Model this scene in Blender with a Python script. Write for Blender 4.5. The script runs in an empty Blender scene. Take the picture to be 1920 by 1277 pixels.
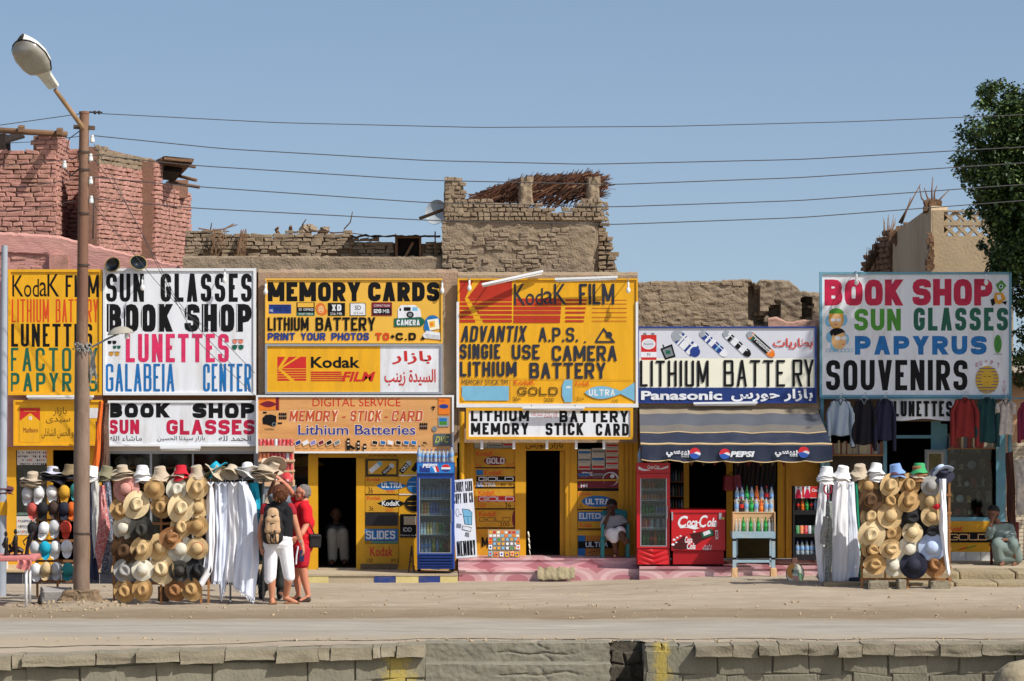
import bpy, bmesh, math, random
from mathutils import Vector, Matrix, Euler, noise
R = random.Random(11)
S = bpy.context.scene
COL = S.collection
FPX, DIST, CAMZ = 7200.0, 60.0, 3.72          # focal length in photo pixels, metres to the facade, lens height
# ---------------------------------------------------------------- camera, sky, sun, exposure
cam = bpy.data.objects.new('camera', bpy.data.cameras.new('camera'))
COL.objects.link(cam)
cam.location = (0, -DIST, CAMZ)
cam.rotation_euler = (math.radians(90), 0, 0)
cam.data.sensor_width = 36.0
cam.data.lens = FPX / 1920 * 36
cam.data.clip_start, cam.data.clip_end = 1.0, 3000
S.camera = cam
SUN_TO = Vector((0.60, -0.44, 0.80)).normalized()     # towards the sun: high, from the right and a little in front
elev = math.asin(SUN_TO.z)
w = bpy.data.worlds.new('World'); S.world = w; w.use_nodes = True
nt = w.node_tree
bg = nt.nodes['Background']
sky = nt.nodes.new('ShaderNodeTexSky'); sky.sky_type = 'NISHITA'; sky.sun_disc = False
sky.sun_elevation = elev
sky.sun_rotation = math.atan2(SUN_TO.x, SUN_TO.y)
sky.air_density, sky.dust_density, sky.ozone_density = 1.0, 1.8, 0.35
tc = nt.nodes.new('ShaderNodeTexCoord')
sep = nt.nodes.new('ShaderNodeSeparateXYZ'); comb = nt.nodes.new('ShaderNodeCombineXYZ')
ma = nt.nodes.new('ShaderNodeMath'); ma.operation = 'MULTIPLY_ADD'
ma.inputs[1].default_value = 1.6; ma.inputs[2].default_value = 0.13
nt.links.new(tc.outputs['Generated'], sep.inputs[0])
nt.links.new(sep.outputs[0], comb.inputs[0]); nt.links.new(sep.outputs[1], comb.inputs[1])
nt.links.new(sep.outputs[2], ma.inputs[0]); nt.links.new(ma.outputs[0], comb.inputs[2])
nrm = nt.nodes.new('ShaderNodeVectorMath'); nrm.operation = 'NORMALIZE'
nt.links.new(comb.outputs[0], nrm.inputs[0]); nt.links.new(nrm.outputs[0], sky.inputs['Vector'])
nt.links.new(sky.outputs[0], bg.inputs['Color'])
bg.inputs['Strength'].default_value = 0.135
sl = bpy.data.lights.new('sun', 'SUN'); sl.energy = 4.6; sl.angle = math.radians(0.55); sl.color = (1.0, 0.965, 0.915)
so = bpy.data.objects.new('sun', sl); COL.objects.link(so)
so.rotation_euler = (-SUN_TO).to_track_quat('-Z', 'Y').to_euler(); so.location = SUN_TO * 60
S.view_settings.view_transform = 'Standard'; S.view_settings.look = 'None'
S.view_settings.exposure = 0.0; S.view_settings.gamma = 1.0; S.view_settings.use_curve_mapping = False
# ---------------------------------------------------------------- helpers
def K(Y): return (DIST + Y) / FPX                     # metres per photo pixel at depth Y
def P(px, py, Y): k = K(Y); return Vector(((px - 960) * k, Y, CAMZ + (638.5 - py) * k))
def ss(a, b, x):
 t = max(0.0, min(1.0, (x - a) / (b - a))); return t * t * (3 - 2 * t)
def lerp(a, b, t): return a + (b - a) * t
def pl(pts, x):                                       # piecewise linear
 if x <= pts[0][0]: return pts[0][1]
 for (a, b), (c, d) in zip(pts, pts[1:]):
  if x <= c: return lerp(b, d, (x - a) / (c - a) if c > a else 0)
 return pts[-1][1]
def nz(x, y=0, z=0): return noise.noise(Vector((x, y, z)))
def lin(c): return tuple((v / 255 / 12.92 if v < 10.3 else ((v / 255 + .055) / 1.055) ** 2.4) for v in c)
MATS = {}
def M(name, col, rough=.85, var=.12, sc=5.0, bump=0.0, bsc=45.0, metal=0.0, spec=.35, dirt=None, dsc=2.2, damt=.5, stretch=(1, 1, 1), coat=0.0):
 """procedural paint / cloth / plaster: sRGB colour, blotches, optional dirt and bump"""
 if name in MATS: return MATS[name]
 m = bpy.data.materials.new(name); m.use_nodes = True
 t = m.node_tree; n = t.nodes; L = t.links.new
 b = n['Principled BSDF']
 c = lin(col)
 co = n.new('ShaderNodeTexCoord'); mp = n.new('ShaderNodeMapping'); mp.inputs['Scale'].default_value = stretch
 oi = n.new('ShaderNodeObjectInfo'); ad = n.new('ShaderNodeVectorMath'); ad.operation = 'MULTIPLY_ADD'
 ad.inputs[1].default_value = (17, 23, 31)
 L(oi.outputs['Random'], ad.inputs[0]); L(co.outputs['Object'], ad.inputs[2]); L(ad.outputs[0], mp.inputs[0])
 no = n.new('ShaderNodeTexNoise'); no.inputs['Scale'].default_value = sc; no.inputs['Detail'].default_value = 7; no.inputs['Roughness'].default_value = .65
 L(mp.outputs[0], no.inputs['Vector'])
 mr = n.new('ShaderNodeMapRange'); mr.inputs[1].default_value = .3; mr.inputs[2].default_value = .7
 L(no.outputs['Fac'], mr.inputs[0])
 mx = n.new('ShaderNodeMix'); mx.data_type = 'RGBA'
 mx.inputs[6].default_value = tuple(v * (1 - var) for v in c) + (1,)
 mx.inputs[7].default_value = tuple(min(.92, v * (1 + var)) for v in c) + (1,)
 L(mr.outputs[0], mx.inputs[0])
 out = mx.outputs[2]
 if dirt:
  n2 = n.new('ShaderNodeTexNoise'); n2.inputs['Scale'].default_value = dsc; n2.inputs['Detail'].default_value = 9; n2.inputs['Roughness'].default_value = .7
  L(mp.outputs[0], n2.inputs['Vector'])
  m2 = n.new('ShaderNodeMapRange'); m2.inputs[1].default_value = .48; m2.inputs[2].default_value = .72; m2.inputs[4].default_value = damt
  L(n2.outputs['Fac'], m2.inputs[0])
  x2 = n.new('ShaderNodeMix'); x2.data_type = 'RGBA'; x2.inputs[7].default_value = lin(dirt) + (1,)
  L(m2.outputs[0], x2.inputs[0]); L(out, x2.inputs[6]); out = x2.outputs[2]
 L(out, b.inputs['Base Color'])
 b.inputs['Roughness'].default_value = rough; b.inputs['Metallic'].default_value = metal
 b.inputs['Specular IOR Level'].default_value = spec
 if coat: b.inputs['Coat Weight'].default_value = coat; b.inputs['Coat Roughness'].default_value = .1
 if bump:
  nb = n.new('ShaderNodeTexNoise'); nb.inputs['Scale'].default_value = bsc; nb.inputs['Detail'].default_value = 6
  L(mp.outputs[0], nb.inputs['Vector'])
  bm = n.new('ShaderNodeBump'); bm.inputs['Strength'].default_value = bump; bm.inputs['Distance'].default_value = .02
  L(nb.outputs['Fac'], bm.inputs['Height']); L(bm.outputs[0], b.inputs['Normal'])
 MATS[name] = m
 return m
def clear_mat(name, col, alpha_rough=.08, trans=1.0, ior=1.4):
 if name in MATS: return MATS[name]
 m = bpy.data.materials.new(name); m.use_nodes = True; b = m.node_tree.nodes['Principled BSDF']
 b.inputs['Base Color'].default_value = lin(col) + (1,); b.inputs['Transmission Weight'].default_value = trans
 b.inputs['Roughness'].default_value = alpha_rough; b.inputs['IOR'].default_value = ior
 MATS[name] = m; return m
def pane_mat(name, tint, mixf):
 """window pane: thin glass, mostly see-through with a reflection"""
 if name in MATS: return MATS[name]
 m = bpy.data.materials.new(name); m.use_nodes = True; t = m.node_tree; n = t.nodes
 n.remove(n['Principled BSDF'])
 tr = n.new('ShaderNodeBsdfTransparent'); tr.inputs[0].default_value = lin(tint) + (1,)
 gl = n.new('ShaderNodeBsdfGlossy'); gl.inputs['Roughness'].default_value = .06
 mx = n.new('ShaderNodeMixShader'); mx.inputs[0].default_value = mixf
 t.links.new(tr.outputs[0], mx.inputs[1]); t.links.new(gl.outputs[0], mx.inputs[2])
 t.links.new(mx.outputs[0], n['Material Output'].inputs[0])
 MATS[name] = m; return m
class MB:
 """collects geometry in world (or local) coordinates, builds ONE mesh object"""
 def __init__(s): s.v = []; s.f = []; s.sm = []
 def add(s, vs, fs, smooth=False):
  o = len(s.v); s.v += [tuple(v) for v in vs]
  s.f += [tuple(i + o for i in f) for f in fs]; s.sm += [smooth] * len(fs); return s
 def box(s, x0, x1, y0, y1, z0, z1):
  return s.add([(x, y, z) for z in (z0, z1) for y in (y0, y1) for x in (x0, x1)],
      [(0, 2, 3, 1), (4, 5, 7, 6), (0, 1, 5, 4), (2, 6, 7, 3), (0, 4, 6, 2), (1, 3, 7, 5)])
 def rbox(s, c, size, rot=(0, 0, 0), bev=0.0, jit=0.0):
  m = Matrix.Translation(c) @ Euler(rot).to_matrix().to_4x4()
  hx, hy, hz = (v / 2 for v in size)
  if bev <= 0:
   vs = [Vector((x * hx, y * hy, z * hz)) for z in (-1, 1) for y in (-1, 1) for x in (-1, 1)]
   fs = [(0, 2, 3, 1), (4, 5, 7, 6), (0, 1, 5, 4), (2, 6, 7, 3), (0, 4, 6, 2), (1, 3, 7, 5)]
  else:
   bm = bmesh.new(); bmesh.ops.create_cube(bm, size=1)
   for v in bm.verts: v.co = Vector((v.co.x * hx * 2, v.co.y * hy * 2, v.co.z * hz * 2))
   bmesh.ops.bevel(bm, geom=list(bm.edges), offset=bev, segments=2, affect='EDGES', profile=.6)
   vs = [v.co.copy() for v in bm.verts]; fs = [[v.index for v in f.verts] for f in bm.faces]; bm.free()
  if jit: vs = [v + Vector((R.uniform(-jit, jit), R.uniform(-jit, jit), R.uniform(-jit, jit))) for v in vs]
  return s.add([m @ v for v in vs], fs)
 def tube(s, pts, rad, n=8, cap=True, smooth=True):
  pts = [Vector(p) for p in pts]; rs = rad if isinstance(rad, (list, tuple)) else [rad] * len(pts)
  vs = []; fs = []; up = None
  for i, p in enumerate(pts):
   d = (pts[min(i + 1, len(pts) - 1)] - pts[max(i - 1, 0)]).normalized()
   if up is None: up = d.orthogonal().normalized()
   up = (up - d * up.dot(d))
   up = up.normalized() if up.length > 1e-6 else d.orthogonal().normalized()
   sd = d.cross(up)
   for j in range(n):
    a = 2 * math.pi * j / n; vs.append(p + (up * math.cos(a) + sd * math.sin(a)) * rs[i])
  for i in range(len(pts) - 1):
   for j in range(n): fs.append((i * n + j, i * n + (j + 1) % n, (i + 1) * n + (j + 1) % n, (i + 1) * n + j))
  s.add(vs, fs, smooth)
  if cap:
   o = len(s.v) - len(vs)
   s.f += [tuple(o + j for j in reversed(range(n))), tuple(o + (len(pts) - 1) * n + j for j in range(n))]; s.sm += [False, False]
  return s
 def lathe(s, prof, c=(0, 0, 0), n=16, mat=None, smooth=True, sx=1.0, sy=1.0):
  """profile (r, z) about the z axis; mat: extra transform"""
  vs = []; fs = []
  for r, z in prof:
   for j in range(n):
    a = 2 * math.pi * j / n; vs.append(Vector((r * math.cos(a) * sx, r * math.sin(a) * sy, z)))
  for i in range(len(prof) - 1):
   for j in range(n): fs.append((i * n + j, i * n + (j + 1) % n, (i + 1) * n + (j + 1) % n, (i + 1) * n + j))
  m = mat or Matrix.Identity(4); c = Vector(c)
  return s.add([m @ v + c for v in vs], fs, smooth)
 def grid(s, fn, nu, nv, smooth=True):
  vs = [fn(i / nu, j / nv) for j in range(nv + 1) for i in range(nu + 1)]
  fs = [(j * (nu + 1) + i, j * (nu + 1) + i + 1, (j + 1) * (nu + 1) + i + 1, (j + 1) * (nu + 1) + i) for j in range(nv) for i in range(nu)]
  return s.add(vs, fs, smooth)
 def prism(s, outline, y0, y1):
  """outline [(x, z)] extruded from y0 to y1"""
  n = len(outline)
  return s.add([(x, y0, z) for x, z in outline] + [(x, y1, z) for x, z in outline],
      [tuple(range(n)), tuple(reversed(range(n, 2 * n)))] + [(i, i + n, (i + 1) % n + n, (i + 1) % n) for i in range(n)])
 def build(s, name, mat, parent=None, off=None, link=True):
  me = bpy.data.meshes.new(name)
  o3 = Vector(off) if off is not None else (Vector(parent.location) if parent else Vector((0, 0, 0)))
  me.from_pydata([(v[0] - o3.x, v[1] - o3.y, v[2] - o3.z) for v in s.v], [], s.f)
  me.polygons.foreach_set('use_smooth', s.sm)
  if name not in NOFIX:
   bm = bmesh.new(); bm.from_mesh(me); bmesh.ops.recalc_face_normals(bm, faces=bm.faces)
   for e in bm.edges:
    if len(e.link_faces) == 2 and e.calc_face_angle(0) > .65: e.smooth = False
   bm.to_mesh(me); bm.free()
  me.materials.append(mat)
  o = bpy.data.objects.new(name, me)
  if link: COL.objects.link(o)
  if parent is not None: o.parent = parent
  elif off is not None: o.location = o3
  return o
NOFIX = {'lettering', 'picture', 'crown', 'leaves', 'brick_face'}
def tag(o, label, cat, group=None, kind=None):
 if label: o['label'] = label
 if cat: o['category'] = cat
 if group: o['group'] = group
 if kind: o['kind'] = kind
 return o
def thing(name, label, cat, loc=(0, 0, 0), group=None):
 o = bpy.data.objects.new(name, None); COL.objects.link(o); o.location = loc; o.empty_display_size = .1
 return tag(o, label, cat, group)
KIDS = {}
def tree(o):                                          # a thing and copies of its parts and sub-parts
 c = o.copy(); COL.objects.link(c)
 for ch in o.children:
  d = tree(ch); d.parent = c
 return c
def dup(o, loc, rot=None, label=None, group=None, sc=None):
 c = tree(o); c.location = loc
 if rot is not None: c.rotation_euler = rot
 if sc is not None: c.scale = (sc, sc, sc)
 if label: c['label'] = label
 if group: c['group'] = group
 return c
ORD = ['first', 'second', 'third', 'fourth', 'fifth', 'sixth', 'seventh', 'eighth', 'ninth', 'tenth', 'eleventh', 'twelfth']
# ---------------------------------------------------------------- painted lettering
_r = True
G = {  # brush-stroke capitals: polylines in the unit box, True marks a rounded corner
 'A': ['d', (0, 0, .5, 1), (1, 0, .5, 1), 'h', (.2, .32, .8, .32)],
 'B': [[(0, 0), (0, 1), (.95, 1, 1), (.95, .53, 1), (0, .53)], [(.05, .53), (1, .53, 1), (1, 0, 1), (0, 0)]],
 'C': [[(1, .7), (1, 1, 1), (0, 1, 1), (0, 0, 1), (1, 0, 1), (1, .3)]],
 'D': [[(0, 0), (0, 1), (1, 1, 1), (1, 0, 1), (-.001, 0)]],
 'E': [[(1, 1), (0, 1), (0, 0), (1, 0)], [(0, .52), (.85, .52)]],
 'F': [[(1, 1), (0, 1), (0, 0)], [(0, .52), (.85, .52)]],
 'G': [[(1, .72), (1, 1, 1), (0, 1, 1), (0, 0, 1), (1, 0, 1), (1, .46), (.52, .46)]],
 'H': [[(0, 0), (0, 1)], [(1, 0), (1, 1)], [(0, .5), (1, .5)]],
 'I': [[(.5, 0), (.5, 1)]],
 'J': [[(1, 1), (1, 0, 1), (0, 0, 1), (0, .3)]],
 'K': [[(0, 0), (0, 1)], 'd', (.12, .45, 1, 1), (.3, .6, 1, 0)],
 'L': [[(0, 1), (0, 0), (1, 0)]],
 'M': [[(0, 0), (0, 1)], [(1, 0), (1, 1)], 'd', (.5, .12, 0, 1), (.5, .12, 1, 1)],
 'N': [[(0, 0), (0, 1)], [(1, 0), (1, 1)], 'd', (0, 1, 1, 0)],
 'O': [[(.5, 0), (1, 0, 1), (1, 1, 1), (0, 1, 1), (0, 0, 1), (.501, 0)]],
 'P': [[(0, 0), (0, 1), (1, 1, 1), (1, .44, 1), (0, .44)]],
 'R': [[(0, 0), (0, 1), (1, 1, 1), (1, .46, 1), (0, .46)], 'd', (.45, .46, 1, 0)],
 'S': [[(1, .74), (1, 1, 1), (0, 1, 1), (0, .52, 1), (1, .52, 1), (1, 0, 1), (0, 0, 1), (0, .26)]],
 'T': [[(0, 1), (1, 1)], [(.5, 0), (.5, 1)]],
 'U': [[(0, 1), (0, 0, 1), (1, 0, 1), (1, 1)]],
 'V': ['d', (0, 1, .5, 0), (1, 1, .5, 0)],
 'W': ['d', (0, 1, .25, 0), (.5, 1, .25, 0), (.5, 1, .75, 0), (1, 1, .75, 0)],
 'X': ['d', (0, 0, 1, 1), (0, 1, 1, 0)],
 'Y': ['d', (0, 1, .5, .42), (1, 1, .5, .42), 'h', [(.5, 0), (.5, .5)]],
 'Z': [[(0, 1), (1, 1)], [(0, 0), (1, 0)], 'd', (0, 0, 1, 1)],
 '0': [[(.5, 0), (1, 0, 1), (1, 1, 1), (0, 1, 1), (0, 0, 1), (.501, 0)]],
 '1': [[(.5, 0), (.5, 1)]],
 '2': [[(0, .74), (0, 1, 1), (1, 1, 1), (1, .55, 1), (0, .4, 1), (0, 0), (1, 0)]],
 '3': [[(0, .78), (0, 1, 1), (1, 1, 1), (1, .52, 1), (.3, .52)], [(.35, .52), (1, .52, 1), (1, 0, 1), (0, 0, 1), (0, .22)]],
 '4': [[(.75, 0), (.75, 1), (0, .3), (1, .3)]],
 '5': [[(1, 1), (0, 1), (0, .55), (1, .55, 1), (1, 0, 1), (0, 0, 1), (0, .22)]],
 '6': [[(1, .8), (1, 1, 1), (0, 1, 1), (0, 0, 1), (1, 0, 1), (1, .52, 1), (0, .52)]],
 '8': [[(.5, .52), (0, .52, 1), (0, 1, 1), (1, 1, 1), (1, .52, 1), (0, .52, 1), (0, 0, 1), (1, 0, 1), (1, .52, 1), (.5, .52)]],
 '.': [[(.5, 0), (.5, .1)]], '-': [[(0, .5), (1, .5)]],
}
GW = {'I': 0, '1': 0, '.': 0, 'M': 1.3, 'W': 1.35, ' ': .75, 'L': .85, 'E': .85, 'F': .85, '-': .7}
def roundpts(pts, r, ax, ay):
 out = []; n = len(pts)
 for i, p in enumerate(pts):
  x, y = ax(p[0]), ay(p[1])
  if len(p) > 2 and r > 0 and 0 < i < n - 1:
   a = Vector((ax(pts[i - 1][0]), ay(pts[i - 1][1]))); c = Vector((ax(pts[i + 1][0]), ay(pts[i + 1][1]))); b = Vector((x, y))
   ra = min(r, (a - b).length * .49); rc = min(r, (c - b).length * .49)
   p0 = b + (a - b).normalized() * ra; p2 = b + (c - b).normalized() * rc
   for t in (0, .33, .67, 1): out.append(p0 * (1 - t) ** 2 + b * 2 * t * (1 - t) + p2 * t * t)
  else: out.append(Vector((x, y)))
 return out
def thick(pts, t):
 """quads of a polyline of width t with mitred joins"""
 L = []; Rr = []
 n = len(pts)
 for i in range(n):
  d0 = (pts[i] - pts[i - 1]).normalized() if i else None
  d1 = (pts[i + 1] - pts[i]).normalized() if i < n - 1 else None
  if d0 is None: d0 = d1
  if d1 is None: d1 = d0
  m = Vector((-d0.y - d1.y, d0.x + d1.x))
  m = m.normalized() if m.length > 1e-5 else Vector((-d0.y, d0.x))
  c = max(.45, m.dot(Vector((-d0.y, d0.x))))
  L.append(pts[i] + m * (t / 2 / c)); Rr.append(pts[i] - m * (t / 2 / c))
 return L + Rr, [(i, i + 1, n + i + 1, n + i) for i in range(n - 1)]
def stroke_text(text, x0, y0, x1, y1, t, r=.5, gap=.35, slant=0.0, jit=.0):
 """yields (points2d, faces) in photo-pixel axes (y down) filling the box; t stroke px, r corner px as share of t*2"""
 h = y1 - y0
 units = sum(GW.get(c, 1.0) for c in text); nI = sum(1 for c in text if GW.get(c, 1) == 0)
 g = gap * t if gap < 3 else gap
 uw = (x1 - x0 - g * (len(text) - 1) - nI * t) / max(units, .1)
 out = []; x = x0
 for c in text:
  wd = t if GW.get(c, 1) == 0 else uw * GW.get(c, 1.0)
  if c in G:
   dy = R.uniform(-jit, jit)
   ax = lambda u: x + t / 2 + u * (wd - t)
   ay = lambda v: y1 + dy - t / 2 - v * (h - t)
   mode = 'p'
   for st in G[c]:
    if isinstance(st, str): mode = st; continue
    if isinstance(st, tuple):
     xa, ya, xb, yb = st
     if mode == 'h':
      out.append(thick([Vector((ax(xa), ay(ya))), Vector((ax(xb), ay(yb)))], t * .9)); continue
     ex = lambda v: ay(v) + (t / 2 if v == 0 else (-t / 2 if v == 1 else 0))
     A = Vector((ax(xa), ex(ya))); B = Vector((ax(xb), ex(yb)))
     hw = t / 2 * min(1.45, (B - A).length / max(abs(B.y - A.y), .01)) * (min(1, max(.42, .5 * wd / t - .35)) if c in 'NMW' else 1)
     out.append(([A + Vector((-hw, 0)), A + Vector((hw, 0)), B + Vector((hw, 0)), B + Vector((-hw, 0))], [(0, 1, 2, 3)]))
    else:
     pts = roundpts(st, r * t * 2, ax, ay)
     a, b = pts[0], pts[-1]                    # butt ends on the box edge reach the edge
     if len(st[0]) == 2 and st[0][1] in (0, 1) and abs(pts[1].x - a.x) < 1e-6 and c != 'B': pts[0] = a + (a - pts[1]).normalized() * t / 2
     if len(st[-1]) == 2 and st[-1][1] in (0, 1) and abs(pts[-2].x - b.x) < 1e-6: pts[-1] = b + (b - pts[-2]).normalized() * t / 2
     if c in 'BDEFPRT25Z' and len(st) > 1:
      if c in 'BDPR' and st[0] == (0, 0): pts[0] = a + Vector((0, t / 2))
      if c == 'T' and st[0] == (0, 1): pts[0] = a - Vector((t / 2, 0)); pts[-1] = b + Vector((t / 2, 0))
      if c == 'E' and len(st) == 4 or c in 'F' and len(st) == 3: pts[0] = a + Vector((t / 2, 0))
      if c == 'E' and len(st) == 4: pts[-1] = b + Vector((t / 2, 0))
     if c == 'L': pts[-1] = b + Vector((t / 2, 0))
     out.append(thick(pts, t))
  x += wd + g
 if slant:
  out = [([Vector((p.x + (y1 - p.y) * slant, p.y)) for p in v], f) for v, f in out]
 return out
_TXT = {}
def font_tris(text, bold=0.0, shear=0.0):
 k = (text, bold, shear)
 if k not in _TXT:
  c = bpy.data.curves.new('txt', 'FONT'); c.body = text; c.offset = bold; c.shear = shear; c.resolution_u = 3
  o = bpy.data.objects.new('txt', c)
  me = bpy.data.meshes.new_from_object(o)
  _TXT[k] = ([v.co.copy() for v in me.vertices], [tuple(p.vertices) for p in me.polygons])
  bpy.data.objects.remove(o); bpy.data.curves.remove(c); bpy.data.meshes.remove(me)
 return _TXT[k]
def font_text(text, x0, y0, x1, y1, bold=0.0, shear=0.0):
 vs, fs = font_tris(text, bold, shear)
 xs = [v.x for v in vs]; ys = [v.y for v in vs]
 a, b, c, d = min(xs), max(xs), min(ys), max(ys)
 return [([Vector((x0 + (v.x - a) / (b - a) * (x1 - x0), y1 - (v.y - c) / (d - c) * (y1 - y0))) for v in vs], fs)]
AR = {'ا': 'ﺍﺎ', 'ب': 'ﺏﺐﺑﺒ', 'ت': 'ﺕﺖﺗﺘ', 'ح': 'ﺡﺢﺣﺤ', 'د': 'ﺩﺪ', 'ذ': 'ﺫﺬ', 'ر': 'ﺭﺮ', 'ز': 'ﺯﺰ', 'س': 'ﺱﺲﺳﺴ', 'ش': 'ﺵﺶﺷﺸ',
  'ط': 'ﻁﻂﻃﻄ', 'ل': 'ﻝﻞﻟﻠ', 'م': 'ﻡﻢﻣﻤ', 'ن': 'ﻥﻦﻧﻨ', 'ه': 'ﻩﻪﻫﻬ', 'و': 'ﻭﻮ', 'ي': 'ﻱﻲﻳﻴ', 'ى': 'ﻯﻰ', 'ة': 'ﺓﺔ', 'ء': 'ﺀ', 'أ': 'ﺃﺄ', 'ـ': 'ــــ'}
def arabic(s):
 out = []
 for w_ in s.split(' '):
  g = ''
  for i, c in enumerate(w_):
   f = AR.get(c, c)
   prev = i > 0 and len(AR.get(w_[i - 1], '')) == 4
   nxt = i < len(w_) - 1 and len(f) == 4 and len(AR.get(w_[i + 1], '')) > 1
   g += f[(3 if nxt else 1) if prev and len(f) > 1 else (2 if nxt else 0)]
  out.append(g[::-1])
 return ' '.join(reversed(out))
class Board:
 """draws flat painted shapes on an upright face at depth Y, in photo pixels; builds one mesh per (part name, colour)"""
 def __init__(s, t, Y): s.t = t; s.Y = Y; s.b = {}; s.n = 0
 def put(s, name, mat, shapes, lift=None):
  if lift is None: s.n += 1; lift = s.n
  mb = s.b.setdefault((name, mat.name), (MB(), mat))[0]
  for i, (vs, fs) in enumerate(shapes):
   y = s.Y - .0012 - .00022 * lift - .000025 * (i % 8); h = len(vs) // 2; pr = len(fs) > 1 and tuple(fs[0]) == (0, 1, h + 1, h)
   mb.add([P(v[0], v[1], y - (.000012 * (k % h) if pr else 0)) for k, v in enumerate(vs)], fs)
 def rect(s, mat, x0, y0, x1, y1, name='picture'): s.put(name, mat, [([(x0, y0), (x1, y0), (x1, y1), (x0, y1)], [(0, 1, 2, 3)])])
 def poly(s, mat, pts, name='picture'): s.put(name, mat, [(pts, [tuple(range(len(pts)))])])
 def disc(s, mat, cx, cy, rx, ry=None, name='picture', n=24, a0=0, a1=360):
  ry = ry or rx
  s.poly(mat, [(cx + rx * math.cos(math.radians(a0 + (a1 - a0) * i / n)), cy + ry * math.sin(math.radians(a0 + (a1 - a0) * i / n))) for i in range(n + (a1 - a0 < 360))], name)
 def line(s, mat, pts, t, name='picture'): s.put(name, mat, [thick([Vector(p) for p in pts], t)])
 def st(s, mat, text, x0, y0, x1, y1, t, r=.5, gap=.35, slant=0, jit=0.0): s.put('lettering', mat, stroke_text(text, x0, y0, x1, y1, t, r, gap, slant, jit))
 def ft(s, mat, text, x0, y0, x1, y1, bold=0.0, shear=0.0): s.put('lettering', mat, font_text(text, x0, y0, x1, y1, bold, shear))
 def ar(s, mat, text, x0, y0, x1, y1, bold=0.0): s.ft(mat, arabic(text), x0, y0, x1, y1, bold)
 def done(s):
  for (name, _), (mb, mat) in s.b.items(): mb.build(name, mat, s.t)
# ---------------------------------------------------------------- ground, road, quay
WY = -13.05
xl, xr = P(797, 1240, WY).x, P(1212, 1240, WY).x
xs = P(1148, 1240, WY).x                                # right end of the steps; between xs and xr a dark broken recess
def bend(x): return -.36 * max(0, xl - x)               # the quay wall runs towards us at the left
def edge(x): return -12.30 if xs < x < xr else -12.70 + bend(x)
def gz(x, y):
 h = .11 * ss(.5, 4.0, x) * ss(-6.0, -1.2, y)
 h += .15 * max(0, 1 - math.hypot((x + 6.02) / .62, (y + 6.25) / .8)) ** 1.1 * (1 + .5 * nz(x * 9, y * 9))
 v = .022 * nz(x * .9, y * 1.3) + .012 * nz(x * 3, y * 4, 3) + .007 * nz(x * 9, y * 11, 5)
 if -8.6 < y < -6.2: v += .02 * nz(x * 1.6, y * 5, 8) + .012 * abs(nz(x * 6, y * 12, 2))
 if y > -1.5: v *= .4
 if y < -11: v *= ss(0, .7, y - edge(max(x, -12)))
 return h + v
def spread(stops):
 out = []
 for a, b, s in stops:
  n = max(1, round((b - a) / s)); out += [a + (b - a) * i / n for i in range(n)]
 return out + [stops[-1][1]]
gx = spread([(-600, -60, 180), (-60, -12, 12), (-12, 12, .09), (12, 60, 12), (60, 600, 180)])
gy = spread([(-15.6, -12.70, .1), (-12.70, -5.0, .07), (-5.0, 1.2, .1), (1.2, 12, 2.0), (12, 60, 16), (60, 800, 240)])
mb = MB()
mb.add([(x, max(y, edge(max(x, -12))), gz(x, y) if -13 < x < 13 and y < 3 else 0.0) for y in gy for x in gx],
  [(j * len(gx) + i, j * len(gx) + i + 1, (j + 1) * len(gx) + i + 1, (j + 1) * len(gx) + i) for j in range(len(gy) - 1) for i in range(len(gx) - 1)], True)
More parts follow.
